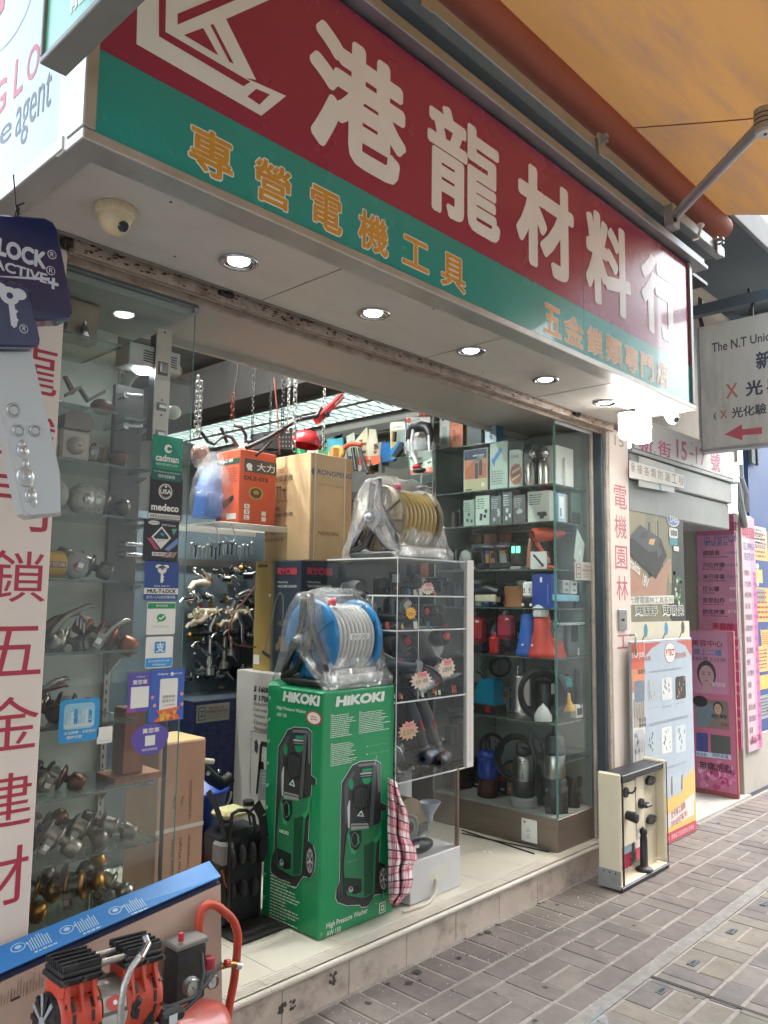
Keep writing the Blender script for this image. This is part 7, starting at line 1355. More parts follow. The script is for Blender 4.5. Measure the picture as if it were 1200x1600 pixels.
def tool(kind, label, loc, rz=0, rot=None, s=1., col=None, cat='power tool'):
    col = col or BOS; r = thing({'drill': 'cordless_drill', 'grinder': 'angle_grinder', 'saw': 'circular_saw', 'multi': 'multi_tool', 'meter': 'laser_meter', 'sander': 'orbital_sander'}[kind], label, cat)
    if kind == 'drill':
        k = MB().m(col); k.lathe([(.012,-.01),(.026,0),(.029,.02),(.029,.11),(.024,.13)], (-.06,0,.15),(1,0,0),18); k.tube([(-.02,0,.14),(-.028,0,.08),(-.035,0,.02)], [.021,.018,.020], 12); k.build('body', r)
        k = MB().m(BLACK); k.bbox((-.085,-.032,-.035),(.02,.032,.015),.008); k.build('battery', r)
        k = MB().m(DARKM); k.lathe([(.022,.13),(.020,.15),(.014,.17),(.004,.175),(.003,.21),(0,.21)], (-.06,0,.15),(1,0,0),16); k.build('chuck', r)
        k = MB().m(TRED); k.box((-.012,-.01,.095),(0,.01,.115)); k.cyl((-.0,-.030,.15),(0,.030,.15),.008, n=10); k.build('trigger', r)
    elif kind == 'grinder':
        k = MB().m(col); k.lathe([(.018,0),(.026,.01),(.024,.12),(.030,.15),(.031,.21),(.026,.225)], (-.16,0,.05),(1,0,0),18); k.build('body', r)
        k = MB().m(ALU); k.bbox((.062,-.03,.02),(.12,.03,.085),.014); k.lathe([(.06,0),(.062,.006),(.05,.014),(.02,.016)], (.09,0,.004),(0,0,1),24); k.build('gear_head', r)
        k = MB().m(GREYP); k.cyl((.09,0,-.004),(.09,0,.0),.055, n=26); k.build('disc', r)
        k = MB().m(BLACK); k.tube([(.09,.03,.06),(.09,.09,.065),(.09,.13,.07)], .013,10); k.m(TRED); k.box((-.05,-.006,.074),(-.02,.006,.08)); k.build('side_handle', r)
    elif kind == 'saw':
        k = MB().m(col); k.lathe([(.03,0),(.042,.02),(.042,.09),(.03,.10)], (0,-.02,.09),(0,-1,0),18); k.tube([(-.06,.03,.06),(-.07,.03,.14),(0,.03,.17),(.05,.03,.13)], .017,10); k.build('body', r)
        k = MB().m(GREYP); k.lathe([(0,.0),(.085,.0),(.09,.01),(.09,.035),(.085,.04),(0,.04)], (.02,.01,.08),(0,1,0),30); k.build('guard', r)
        k = MB().m(STEEL); k.box((-.12,-.08,-.006),(.14,.09,0)); k.cyl((.02,.004,.075),(.02,.006,.075),.078, n=30); k.build('base_plate', r)
        k = MB().m(TRED); k.lathe([(.02,0),(.02,.015),(0,.016)], (0,-.12,.09),(0,-1,0),14); k.build('brush_cap', r)
    elif kind == 'multi':
        k = MB().m(col); k.tube([(-.13,0,.03),(-.04,0,.035),(.05,0,.034),(.09,0,.03)], [.022,.026,.021,.023], 14); k.build('body', r)
        k = MB().m(ALU); k.lathe([(.022,0),(.024,.02),(.014,.03)], (.09,0,.03),(1,0,0),16); k.prism([(.1,-.014,.01),(.18,-.016,.01),(.18,.016,.01),(.1,.014,.01)], (0,0,-.002)); k.build('blade', r)
        k = MB().m(TRED); k.box((-.03,-.028,.03),(.02,-.024,.04)); k.build('switch', r)
    elif kind == 'meter':
        k = MB().m(BLACK); k.bbox((-.026,-.012,0),(.026,.012,.11),.006); k.build('body', r); k = MB().m(GREYP); k.box((-.018,-.013,.06),(.018,-.0122,.10)); k.m(TRED); k.cyl((0,-.0125,.035),(0,-.014,.035),.007, n=10); k.build('screen', r)
    elif kind == 'sander':
        k = MB().m(col); k.lathe([(.055,.02),(.05,.03),(.036,.06),(.036,.10),(.045,.12),(.03,.15),(0,.155)], n=20); k.build('body', r); k = MB().m(BLACK); k.lathe([(.06,0),(.06,.018),(.0,.019)], n=24); k.build('pad', r)
    return put(r, loc, rz, s, rot)
z3, z2, z1, z0 = TSH[3], TSH[2], TSH[1], TSH[0]
tool('meter', 'small laser distance meter standing on the tower top shelf', (2.83,2.60, z3+.001), R(-20))
tool('grinder', 'copper tipped compact grinder on the tower top shelf', (3.07,2.70, z3+.02), R(10), s=.9, col=TGR)
tool('multi', 'grey rotary tool lying behind the tower side sheet', (2.80,2.86, z3+.001), R(60), s=1.2, col=TGR)
tool('saw', 'small circular saw with bright guard on the second tower shelf', (2.99,2.66, z2+.008), R(15), s=.85, col=BOS)
tool('grinder', 'black grinder beside the yellow price badge', (2.87,2.70, z2+.012), R(100), s=.8, col=BLACK)
tool('multi', 'dark jigsaw like tool behind the side sheet of the second shelf', (2.79,2.88, z2+.01), R(70), s=1.2, col=BLACK)
tool('saw', 'large saw with aluminium guard on the third tower shelf', (2.93,2.72, z1+.15), R(-20), rot=(R(-20), R(25), R(-20)), s=1.0, col=TGR)
tool('grinder', 'navy angle grinder with red switch on the third tower shelf', (2.90,2.60, z1+.10), rot=(0, R(8), R(5)), s=1.05)
tool('drill', 'navy drill hanging at the back of the third tower shelf', (2.86,2.82, z1+.02), R(-60), s=1.1)
tool('sander', 'grey sander at the right of the third tower shelf', (3.10,2.72, z1+.01),0, s=1.1, col=TGR)
tool('multi', 'slim navy oscillating tool leaning right on the lowest tower shelf', (2.95,2.58, z0+.20), rot=(0, R(62), R(4)), s=1.2)
tool('multi', 'blue tipped trimmer leaning beside the slim tool', (3.05,2.58, z0+.20), rot=(0, R(62), R(2)), s=1.1, col=TGR)
tool('drill', 'navy cordless driver lying on the lowest tower shelf', (2.93,2.66, z0+.06), rot=(R(80),0, R(20)), s=1.1)
tool('drill', 'pistol driver with red band at the right of the lowest shelf', (3.12,2.70, z0+.05), rot=(R(70),0, R(95)), s=1.0)
tool('grinder', 'small grinder with red collar on the lowest tower shelf', (2.84,2.74, z0+.03), R(50), s=1.0)
tool('meter', 'white and black battery pack standing in the lowest tower shelf', (3.10,2.56, z0+.01), rot=(0, R(20),0), s=1.0)
for kd, lab, x, y, z, rt, s_, cl in (
 ('drill', 'black driver lying behind the laser meter on the top tower shelf', 2.95,2.75, z3+.06,(R(80),0, R(30)),.9, BLACK),('drill', 'navy driver at the right end of the top tower shelf', 3.13,2.64, z3+.05,(R(80),0, R(110)),.9, BOS),
 ('drill', 'grey driver right of the small circular saw', 3.10,2.62, z2+.05,(R(75),0, R(120)),1.0, TGR),('saw', 'second circular saw deeper on the second tower shelf', 3.08,2.85, z2+.008,(0,0, R(40)),.8, BLACK),('drill', 'black drill at the back of the second tower shelf', 2.84,2.90, z2+.04,(0,0, R(-40)),.8, BLACK),
 ('saw', 'black planer like saw hanging on the right of the third shelf', 3.13,2.66, z1+.19,(R(-10), R(30), R(-15)),1.0, BLACK),('grinder', 'long black grinder slanting across the third tower shelf', 3.02,2.60, z1+.17,(0, R(48), R(6)),1.3, BLACK),('drill', 'navy hammer drill standing on the third tower shelf floor', 2.99,2.68, z1+.03,(0,0, R(-10)),1.15, BOS),
 ('multi', 'silver sanding arm low on the third tower shelf', 3.12,2.58, z1+.03,(0, R(-14), R(4)),1.2, ALU),('drill', 'blue green driver at the back left of the third shelf', 2.80,2.88, z1+.05,(0,0, R(60)),1.1, M('tool_teal', '#235a6c', .4)),
 ('grinder', 'black grinder standing at the left of the lowest tower shelf', 2.82,2.62, z0+.18,(0, R(70), R(10)),1.0, BLACK),('drill', 'big black hammer drill at the bottom middle of the tower', 3.0,2.64, z0+.05,(R(85),0, R(25)),1.1, BLACK),('drill', 'dark drill at the back of the lowest tower shelf', 2.95,2.85, z0+.05,(0,0, R(20)),1.2, BOS),('saw', 'dark saw at the back right of the lowest tower shelf', 3.12,2.84, z0+.01,(0,0, R(30)),1.0, BLACK)):
    tool(kd, lab, (x, y, z), rot=rt, s=s_, col=cl)
k = MB()
for i in range(46):
    z = random.choice([z0, z1, z2, z3])+.002; x, y = random.uniform(2.78,3.22), random.uniform(2.7,2.94); k.m(random.choice([BLACK, BOS, TGR, ink('#4a4c4e'), ink('#2c3a44'), ink('#8a8c88'), ink('#6c3a38')])); h = random.uniform(.02,.10); k.bbox((x, y, z),(x+random.uniform(.03,.08), y+random.uniform(.02,.05), z+h),.006)
k.build('small_accessories', TW, kind='stuff')
k = MB()
for i in range(34):     # small print tags lying and standing among the tools
    z = random.choice([z0, z1, z2, z3])+.003; x, y = random.uniform(2.78,3.22), random.uniform(2.53,2.7); w = random.uniform(.012,.03); k.m(ink(random.choice(['#d9d6ce', '#d9d6ce', '#b8443c', '#c9a64a', '#2f7a9c']))); k.prism([(x, y, z),(x+w, y, z),(x+w, y+.004, z+w*1.3),(x, y+.004, z+w*1.3)], (0,.001,0))
k.build('price_tags', TW, kind='stuff')
k = MB().m(M('beige_grinder', '#a3937c', .45,0,.12,8)); cx, cy, cz = 2.985,2.65,.46
r = thing('bench_grinder', 'beige cut-off grinder with round guard inside the lower case', 'power tool', (cx, cy, .346))
k.prism([(cx+.125*math.cos(R(t)), cy-.02, cz+.125*math.sin(R(t))) for t in range(0,191,15)]+[(cx-.06, cy-.02, cz-.03),(cx+.11, cy-.02, cz-.02)], (0,.07,0)); k.build('guard', r)
k = MB().m(GREYP); k.lathe([(.0,0),(.02,0),(.022,.01),(.068,.01),(.07,.02),(.055,.021),(.05,.014),(.045,.02),(.03,.02),(.028,.012)], (cx-.02, cy-.021, cz-.01),(0,-1,0),30); k.build('disc', r)
k = MB().m(CHROME); k.sphere((cx-.055, cy-.035, cz+.055),.016,12); k.m(TGR); k.bbox((cx+.06, cy-.03, cz-.05),(cx+.14, cy+.04, cz-.01),.006); k.m(ALU); k.prism([(cx-.08, cy-.02, cz-.075),(cx+.17, cy-.02, cz-.06),(cx+.17, cy-.02, cz-.068),(cx-.08, cy-.02, cz-.085)], (0,.06,0)); k.build('base_plate', r)
k = MB().m(M('pale_blue_plastic', '#a9b6c4', .35)); k.lathe([(.012,0),(.018,.03),(.052,.085),(.055,.09),(.050,.09)], (3.13,2.62,.455), n=24); tag(k.build('funnel'), 'pale blue funnel in the lower case of the tower', 'funnel')
k = MB().m(M('translucent_white', '#c6c9c6', .3)); k.bbox((3.10,2.68,.347),(3.18,2.76,.44),.015); k.cyl((3.14,2.72,.44),(3.14,2.72,.46),.03, n=16); tag(k.build('white_jar'), 'squat translucent jar behind the funnel', 'jar')
k = MB().m(M('black_bag', '#222830', .4,0,.2,14, bump=.8, bsc=25)); k.sphere((3.0,2.57,.375),.06,18,(1.45,.7,.55)); k.m(ink('#7a3a6a')); k.box((2.90,2.52,.405),(2.93,2.53,.415)); k.m(PAPER); k.box((2.90,2.519,.39),(2.935,2.5195,.404)); tag(k.build('black_pouch'), 'black tool pouch with a white tag in the lower case', 'pouch')
k = MB().m(BLACK); k.tube([(2.88,2.66,.39),(2.90,2.6,.36),(3.0,2.56,.36)], .008,7); k.bbox((2.75,2.53,.62+.1),(2.84,2.60,.735),.003); tag(k.build('black_case'), 'flat black case on the lowest tower shelf edge', 'case')
def pstar(label, x, y, w, h, c, t, pink=True):
    w *= 1.5; h *= 1.25
    f = Face((0, TY0-.002,0),(1,0,0),(0,0,1)); u, v = f.px(x, y); f.O = Vector((u, TY0-.002, v)); pts = []
    n = 13
    for i in range(2*n): a = math.pi*i/n; k_ = (1 if i % 2 else .72); pts.append((w*k_*math.cos(a), h*k_*math.sin(a)))
    f.poly(pts, ink(c),1)
    if pink: f.poly([(-w*.35, h*.25),(-w*.3, h*1.0),(0, h*.82),(w*.5, h*1.0),(w*.5, h*.25)], ink('#cf8d8a'),2); f.text('折實價', -w*.28, h*.45, w*.4, h*.7, ink('#a03a44'),3)
    f.text(t, -w*.5,-h*.35, w*.55, h*.12, ink('#5a463c'),3,.0,0,.08); tag(f.mb.build('price_star'), label, 'price tag')
pstar('small cream price star with a pink flash on the top tower shelf', 668,920,.036,.026, '#c9bda8', '試用機')
pstar('round yellow price badge with wavy edge', 642,958,.028,.026, '#d8a23c', '只售$231', False)
pstar('cream price star right of centre on the third tower shelf', 698,1044,.048,.040, '#cfbfae', '試鑽免費')
pstar('wide cream price star on the left of the third tower shelf', 658,1063,.056,.036, '#cdbdab', '全港一律價')
pstar('brown cream price star on the lowest tower shelf', 638,1142,.050,.036, '#b99a80', 'C.E.M.')
r = reel('hose_reel', 'yellow hose reel wrapped in clear film on top of the tower', 2.80,3.20,2.56,2.90, TZ1+.002,.40, M('reel_yellow', '#857a66', .4,0,.1), M('yellow_hose', '#a08a54', .4,0,.12,10),8, accent=ink('#c84a6a'))
k = MB().m(M('pale_film_roll', '#c9c9c6', .3)); k.cyl((3.20,2.62, TZ1+.02),(3.24,2.62, TZ1+.02),.015, n=10); k.build('hose_end', r)
k = MB().m(M('milky_bottle', '#b4b9b6', .35)); k.bbox((3.235,2.60,.156),(3.275,2.66,.30),.012); k.m(M('pale_blue_plastic')); k.bbox((3.236,2.601,.157),(3.276,2.659,.21),.01); k.m(WHITEP); k.cyl((3.255,2.63,.30),(3.255,2.63,.325),.013, n=12); tag(k.build('cleaner_bottle'), 'slim white cleaner bottle with pale blue base beside the plinth', 'bottle')
k = MB().m(M('white_cable', '#c9c0b2', .4)); k.tube([(2.77,2.47,.16),(2.80,2.455,.162),(2.87,2.45,.162),(2.93,2.455,.163),(2.99,2.47,.175),(3.02,2.485,.21),(3.022,2.488,.235)], .0075,8); tag(k.build('power_cable'), 'white power cable curling from the plinth along the step', 'cable')
def shirtmat():
    m = M('pink_check_cloth', '#c05a68', .85,0,.1,20); N = m.node_tree.nodes; L = m.node_tree.links; tc = N.new('ShaderNodeTexCoord'); sx = N.new('ShaderNodeSeparateXYZ'); L.new(tc.outputs['UV'], sx.inputs[0]); out = None; base = N.new('ShaderNodeMix'); base.data_type = 'RGBA'
    base.inputs[6].default_value = lin('#c9808c')+[1]; base.inputs[7].default_value = lin('#ddd3cf')+[1]
    def stripe(sock, n, th, ph=0.):
        a = N.new('ShaderNodeMath'); a.operation = 'MULTIPLY_ADD'; a.inputs[1].default_value = n; a.inputs[2].default_value = ph; L.new(sock, a.inputs[0]); b = N.new('ShaderNodeMath'); b.operation = 'FRACT'; L.new(a.outputs[0], b.inputs[0]); c = N.new('ShaderNodeMath'); c.operation = 'LESS_THAN'; c.inputs[1].default_value = th; L.new(b.outputs[0], c.inputs[0]); return c.outputs[0]
    s1, s2 = stripe(sx.outputs[0], 5,.5), stripe(sx.outputs[1], 9,.5); av = N.new('ShaderNodeMath'); av.operation = 'ADD'; L.new(s1, av.inputs[0]); L.new(s2, av.inputs[1]); hv = N.new('ShaderNodeMath'); hv.operation = 'MULTIPLY'; hv.inputs[1].default_value = .5; L.new(av.outputs[0], hv.inputs[0]); L.new(hv.outputs[0], base.inputs['Factor']); prev = base.outputs[2]
    for (sk, n, th, ph, c) in ((0,10,.10,.2, '#8c2c44'),(1,18,.12,.3, '#9c3048'),(0,5,.06,.6, '#4a3c58'),(1,9,.06,.6, '#5a3c58')):
        s = stripe(sx.outputs[sk], n, th, ph); mm = N.new('ShaderNodeMix'); mm.data_type = 'RGBA'; L.new(s, mm.inputs['Factor']); L.new(prev, mm.inputs[6]); mm.inputs[7].default_value = lin(c)+[1]; prev = mm.outputs[2]
    L.new(prev, N['Principled BSDF'].inputs['Base Color']); return m
SM = shirtmat()
edgeL = [(612,1215),(612,1250),(612,1290),(613,1330),(613,1370),(614,1400),(616,1412)]; edgeR = [(619,1222),(626,1245),(638,1270),(641,1290),(640,1310),(649,1326),(652,1345),(643,1352),(645,1378),(640,1396),(630,1402),(622,1414)]
nr, nc = 64,34; vs = []; uv = []
def lerp_edge(E_, t): t *= len(E_)-1; i = min(int(t), len(E_)-2); a, b = E_[i], E_[i+1]; t -= i; return a[0]+(b[0]-a[0])*t, a[1]+(b[1]-a[1])*t
for i in range(nr+1):
    t = i/nr; a, b = lerp_edge(edgeL, t), lerp_edge(edgeR, t)
    for j in range(nc+1):
        s = j/nc; x, y = a[0]-6+(b[0]-a[0]+6)*s, a[1]+(b[1]-a[1])*s; dp = .020*math.sin(s*13+t*3+1.2*math.sin(t*6))+.012*math.sin(s*23-t*5)+.016*math.sin(t*19+s*5)*t-.03*math.sin(s*math.pi)
        p = aY(x, y, 2.475+dp-.02*(1-s)); vs.append(p); uv.append((s*(.5+.3*t), t))
mb = MB().m(SM); mb.add(vs, [(i*(nc+1)+j, i*(nc+1)+j+1,(i+1)*(nc+1)+j+1,(i+1)*(nc+1)+j) for i in range(nr) for j in range(nc)], True)
sh = mb.build('checked_shirt'); ul = sh.data.uv_layers.new(name='UVMap')
for lp in sh.data.loops: ul.data[lp.index].uv = uv[lp.vertex_index]
so = sh.modifiers.new('thickness', 'SOLIDIFY'); so.thickness = .003
tag(sh, 'pink and white checked shirt hung down beside the green carton', 'shirt')
k = MB().m(M('yellow_cloth', '#b3a23c', .8)); k.sphere(aY(617,1285,2.46),.018,10,(.7,.5,1.4)); k.m(M('terra_cloth', '#b06a50', .8)); k.sphere(aY(632,1272,2.52),.02,10,(1,.6,.8)); tag(k.build('rag'), 'yellow and rust rag tucked in the checked shirt', 'rag')
# ================================================================== RIGHT GLASS CABINET
RC_ = thing('glass_cabinet', 'green edged corner glass cabinet of pumps on a steel base', 'display cabinet', (4.2,2.8,.156))
CX0, CX1, CY0, CY1 = 3.996,4.40,2.42,3.32
bst = M('dull_brown_steel', '#8f857c', .32,.75,.15,3, dirt=.35, dcol='#6f5c50', aniso=(1,1,8))
k = MB().m(bst); k.bbox((CX0, CY0,.157),(CX1+.03, CY1,.335),.003); k.build('steel_base', RC_)
k = MB().m(M('cab_floor', '#a9aaa6', .4,.1,.08,5)); k.box((CX0+.008, CY0+.008,.3355),(CX1, CY1,.339)); k.build('floor_panel', RC_)
k = MB().m(GLASS); k.box((CX0+.010, CY0,.336),(CX1+.028, CY0+.006,2.60)); k.m(GEDGE); k.box((CX0+.0065, CY0-.0005,.336),(CX0+.0098, CY0+.0065,2.60)); k.build('front_glass', RC_)
k = MB().m(GLASS); k.box((CX0, CY0+.008,.336),(CX0+.006, CY1,2.60)); k.m(GEDGE); k.box((CX0-.0003, CY0+.004,.336),(CX0+.0062, CY0+.0078,2.60)); k.build('side_glass', RC_)
k = MB().m(M('cab_back', '#8f9894', .5,0,.08,3)); k.box((CX1, CY0+.01,.336),(CX1+.012, CY1+.6,2.60)); k.box((CX0+.01, CY1,.336),(CX1, CY1+.01,2.56)); k.build('back_panel', RC_)
k = MB().m(M('light_strip', '#e8ebe8', .3)); k.bbox((CX0, CY0-.012,2.575),(CX1+.03, CY0-.001,2.60),.002); k.build('top_rail', RC_)
k = MB().m(M('slotted_upright')); k.box((4.37,2.66,.34),(4.392,2.675,2.58)); k.box((4.37,3.10,.34),(4.392,3.115,2.58)); k.m(BLACK)
for i in range(60): z = .40+i*.036; k.box((4.369,2.664, z),(4.3695,2.670, z+.018)); k.box((4.369,3.104, z),(4.3695,3.110, z+.018))
k.build('slotted_upright', RC_)
CS = [2.226,2.006,1.727,1.499,1.213,.847]
for z in CS:
    k = MB().m(SHG); k.box((CX0+.014, CY0+.02, z-.008),(CX1-.012, CY1-.01, z)); k.m(GEDGE2); k.box((CX0+.0125, CY0+.02, z-.008),(CX0+.0138, CY1-.01, z)); k.box((CX0+.0125, CY0+.0185, z-.008),(CX1-.012, CY0+.0198, z)); k.build('shelf', RC_)
k = MB().m(SHG); k.box((CX0, CY0+.5,2.515),(CX1, CY1+.7,2.523)); k.m(GEDGE2); k.box((CX0-.0014, CY0+.5,2.515),(CX0-.0002, CY1+.7,2.523)); k.build('upper_shelf', RC_)
k = MB().m(SHG); k.box((4.12,2.44,.62),(4.39,2.70,.628)); k.m(GEDGE2); k.box((4.12,2.4385,.62),(4.39,2.4398,.628)); k.build('shelf', RC_)
f = Face((CX1-.26, CY0-.0008,0),(1,0,0),(0,0,1)); a, b = f.px(898,906), f.px(934,880); f.O = Vector((f.O.x+a[0], CY0-.0008, a[1])); W2, H2 = b[0]-a[0], b[1]-a[1]
f.rect(0,0, W2, H2, ink('#a9a69e'),0); f.rect(W2*.06, H2*.12, W2*.26, H2*.88, ink('#4a4845'),1); f.rect(W2*.08, H2*.15, W2*.24, H2*.85, ink('#a9a69e'),2); f.text('工', W2*.10, H2*.3, W2*.22, H2*.7, ink('#4a4845'),3,.01)
f.text('現已安裝24小時', W2*.40, H2*.70, W2*.85, H2*.84, ink('#5a3c3c'),2); f.text('閉路電視及錄影系統', W2*.32, H2*.48, W2*.95, H2*.62, ink('#5a3c3c'),2); f.text('THIS AREA HAS BEEN EQUIPPED', W2*.34, H2*.3, W2*.93, H2*.38, ink('#7a6260'),2); f.text('WITH 24 HOURS CCTV', W2*.38, H2*.14, W2*.88, H2*.22, ink('#7a6260'),2)
tag(f.mb.build('notice_plate'), 'grey security notice plate on the corner cabinet front glass', 'notice')
SK = thing('wall_socket', 'white double socket plate on the steel cabinet base', 'socket', (CX0,2.6,.22))
f = fx(CX0-.004,2.56,0); a, b = f.px(815,1315), f.px(839,1283)
k = MB().m(WHITEP); y0, y1 = 2.56-a[0], 2.56-b[0]; k.bbox((CX0-.006, y1, a[1]+.008),(CX0-.0004, y0, b[1]),.002); k.build('plate', SK)
k = MB().m(BLACK); w = y0-y1
for (u, v) in ((.45,.25),(.38,.12),(.52,.12),(.45,.62),(.38,.50),(.52,.50)): k.box((CX0-.0068, y0-w*u-.002, a[1]+.02+v*.09),(CX0-.0062, y0-w*u+.002, a[1]+.027+v*.09))
k.m(GREYP); k.cyl((CX0-.0062, y0-w*.22, b[1]-.018),(CX0-.009, y0-w*.22, b[1]-.018),.007, n=10); k.build('socket_face', SK)
k = MB().m(DARKM); k.tube([aZ(722,1297,.160), aZ(835,1334,.160)], .004,6); k.tube([aZ(722,1302,.160), aZ(858,1331,.160)], .004,6); tag(k.build('floor_rods'), 'two thin dark rods lying on the floor along the cabinet base', 'rods')
def at_(px_, z, X=4.10): # point on a shelf behind the side glass under image column px_
    d0 = aX(px_, 1000, X); return Vector((X, d0.y, z+.0008))
def pump(kind, label, loc, m, s=1., rz=0.):
    r = thing('water_pump' if kind != 'jerry' else 'fuel_can', label, 'pump' if kind != 'jerry' else 'can')
    if kind == 'steel':
        k = MB().m(STEEL); k.lathe([(.0,.245),(.058,.245),(.064,.235),(.064,.05),(.070,.045),(.070,.0),(0,0)], n=28); k.build('body', r)
        k = MB().m(BLACK); k.lathe([(.045,.246),(.030,.262),(.018,.27),(.018,.33),(.014,.33),(.014,.345),(0,.345)], n=18)
        for i in range(18): t = R(20*i); k.sphere((.0695*math.cos(t),.0695*math.sin(t),.022),.004,6); k.sphere((.0695*math.cos(t+.17),.0695*math.sin(t+.17),.034),.004,6)
        k.build('outlet', r)
        k = MB().m(CHROME); k.tube([(-.05,0,.245),(-.05,0,.29),(-.03,0,.30)], .003,6); k.tube([(.05,0,.245),(.05,0,.29),(.03,0,.30)], .003,6); k.build('handle', r)
    elif kind == 'mid':
        k = MB().m(STEEL); k.lathe([(0,.29),(.055,.29),(.060,.28),(.060,.15)], n=28); k.build('body', r)
        k = MB().m(BLACK); k.lathe([(.061,.15),(.064,.145),(.064,.06),(.05,.055)], n=26); k.lathe([(.035,.291),(.05,.30),(.045,.33),(0,.335)], n=20); k.tube([(-.04,-.03,.33),(-.03,-.03,.37),(.03,-.03,.37),(.04,-.03,.33)], .007,8); k.build('collar', r)
        k = MB().m(GREYP); k.lathe([(.078,0),(.080,.045),(.072,.055),(.05,.056)], n=30); k.m(BLACK)
        for i in range(30):
            for j in range(3): t = R(12*i+6*j); k.sphere((.0796*math.cos(t),.0796*math.sin(t),.012+.013*j),.0035,5)
        k.build('strainer', r)
        f = Face((-.0,-.0605,.17),(1,0,0),(0,0,1)); f.text('Tsurumi', -.055,.04,.055,.058, bk, 1,.03,0, R(-90)); f.mb.build('lettering', r)
    elif kind == 'blue':
        k = MB().m(m); k.lathe([(0,.29),(.03,.29),(.058,.275),(.068,.26),(.068,.24),(.062,.235),(.060,.19),(.065,.185),(.062,.12),(.05,.11)], n=30)
        for i in range(12): t = R(30*i); k.cyl((.062*math.cos(t),.062*math.sin(t),.13),(.064*math.cos(t),.064*math.sin(t),.235),.004, n=5)
        k.build('body', r)
        k = MB().m(M('rust_brown_base', '#4a2e28', .6,.2,.2,15)); k.lathe([(.055,.11),(.058,.06),(.064,.055),(.066,.01),(.06,0),(0,0)], n=26); k.build('volute', r)
        k = MB().m(BLACK); k.tube([(-.035,0,.27),(-.04,0,.33),(-.02,0,.355),(.02,0,.355),(.04,0,.33),(.035,0,.27)], .008,8); k.build('handle', r)
    elif kind == 'big':
        k = MB().m(STEEL); k.lathe([(.055,.33),(.060,.325),(.062,.20),(.058,.19)], n=30); k.build('body', r)
        k = MB().m(BLACK); k.lathe([(0,.44),(.03,.44),(.055,.42),(.058,.36),(.066,.345),(.066,.325),(.055,.32)], n=28); k.lathe([(.060,.19),(.068,.18),(.068,.13),(.074,.125),(.074,.05),(.06,.04),(.055,0),(0,0)], n=28)
        for a in (20,140,260): t = R(a); k.bbox((.06*math.cos(t)-.015,.06*math.sin(t)-.015,0),(.06*math.cos(t)+.015,.06*math.sin(t)+.015,.05),.004); k.m(CHROME); k.cyl((.07*math.cos(t),.07*math.sin(t),.12),(.07*math.cos(t),.07*math.sin(t),.14),.005, n=6); k.m(BLACK)
        k.tube([(-.03,0,.44),(-.035,0,.475),(0,0,.49),(.035,0,.475),(.03,0,.44)], .009,8); k.tube([(.06,0,.08),(.10,0,.09),(.11,0,.13)], .022,12); k.build('casing', r)
    elif kind == 'cone':
        k = MB().m(m); k.lathe([(0,.20),(.030,.20),(.036,.19),(.040,.12),(.058,.03),(.062,.02),(.062,.0),(0,0)], n=20); k.bbox((-.004,-.05,.02),(.06,.05,.10),.02); k.build('body', r)
        k = MB().m(BLACK); k.cyl((0,0,.20),(0,0,.23),.024,.020,16); k.tube([(.01,0,.22),(.02,-.02,.25),(.05,-.05,.22),(.05,-.06,.15),(.02,-.06,.12)], .005,7); k.m(WHITEP); k.box((-.063,-.012,.05),(-.0615,.0,.06)); k.build('cap', r)
    elif kind == 'teal':
        k = MB().m(m); k.prism([(-.05,-.07,.06),(-.05,.07,.06),(-.05,.07,.16),(-.05,.03,.21),(-.05,-.05,.21),(-.05,-.065,.20)], (.10,0,0)); k.bbox((-.04,.07,.06),(.04,.12,.09),.008); k.build('body', r)
        k = MB().m(BLACK); k.bbox((-.055,-.09,.0),(.055,.13,.058),.006); k.tube([(0,.04,.21),(0,.06,.24),(0,.10,.25)], .012,8); k.m(RP); k.cyl((-.056,-.03,.03),(-.07,-.03,.03),.018, n=14); k.cyl((-.056,.09,.03),(-.066,.09,.03),.012, n=14); k.build('base', r)
    elif kind == 'square':
        k = MB().m(m); k.bbox((-.04,-.05,.06),(.04,.05,.20),.018); k.lathe([(.035,.045),(.05,.06),(.05,.07)], n=18); k.m(PAPER); k.box((-.0415,-.045,.17),(-.0405,-.02,.182)); k.build('body', r)
        k = MB().m(BLACK); k.bbox((-.045,-.06,0),(.045,.06,.055),.01); k.lathe([(.03,.20),(.025,.23),(0,.232)], n=16); k.tube([(0,.03,.22),(0,.07,.25),(0,.08,.15),(0,.07,.05)], .007,8); k.build('base', r)
    elif kind == 'jerry':
        k = MB().m(m); k.bbox((-.022,-.03,0),(.022,.03,.10),.010); k.cyl((0,0,.10),(0,0,.125),.012,.009,12); k.build('body', r); k = MB().m(m); k.tube([(0,.02,.10),(0,.022,.115),(0,.005,.118)], .004,6); k.build('handle', r)
    return put(r, loc, rz, s)
def coil(name, label, c, R_, n, r0, m=RUBBER, tilt=(0,0,0), cat='cable coil'):
    k = MB().m(m); M_ = Matrix.Rotation(tilt[0], 4, 'X') @ Matrix.Rotation(tilt[1], 4, 'Y') @ Matrix.Rotation(tilt[2], 4, 'Z')
    for i in range(n):
        rr_ = R_*(1-.045*i+random.uniform(-.03,.03)); o = random.uniform(-.012,.012)+(i-n/2)*r0*1.2
        k.tube([Vector(c)+M_ @ Vector((o, rr_*math.cos(t), rr_*1.08*math.sin(t))) for t in [2*math.pi*j/26 for j in range(26)]], r0,7, True)
    return tag(k.build(name), label, cat)
B0 = .3395
pump('blue', 'deep blue submersible pump with a rusty brown foot in the cabinet bottom', at_(762, B0,4.13), M('pump_blue', '#1f3fa0', .35,0,.1,8, coat=.3),.98, R(20))
coil('cable_coil', 'black cable coil on top of the deep blue pump', at_(768, B0+.30,4.14),.075,4,.006, tilt=(0, R(20), R(30)))
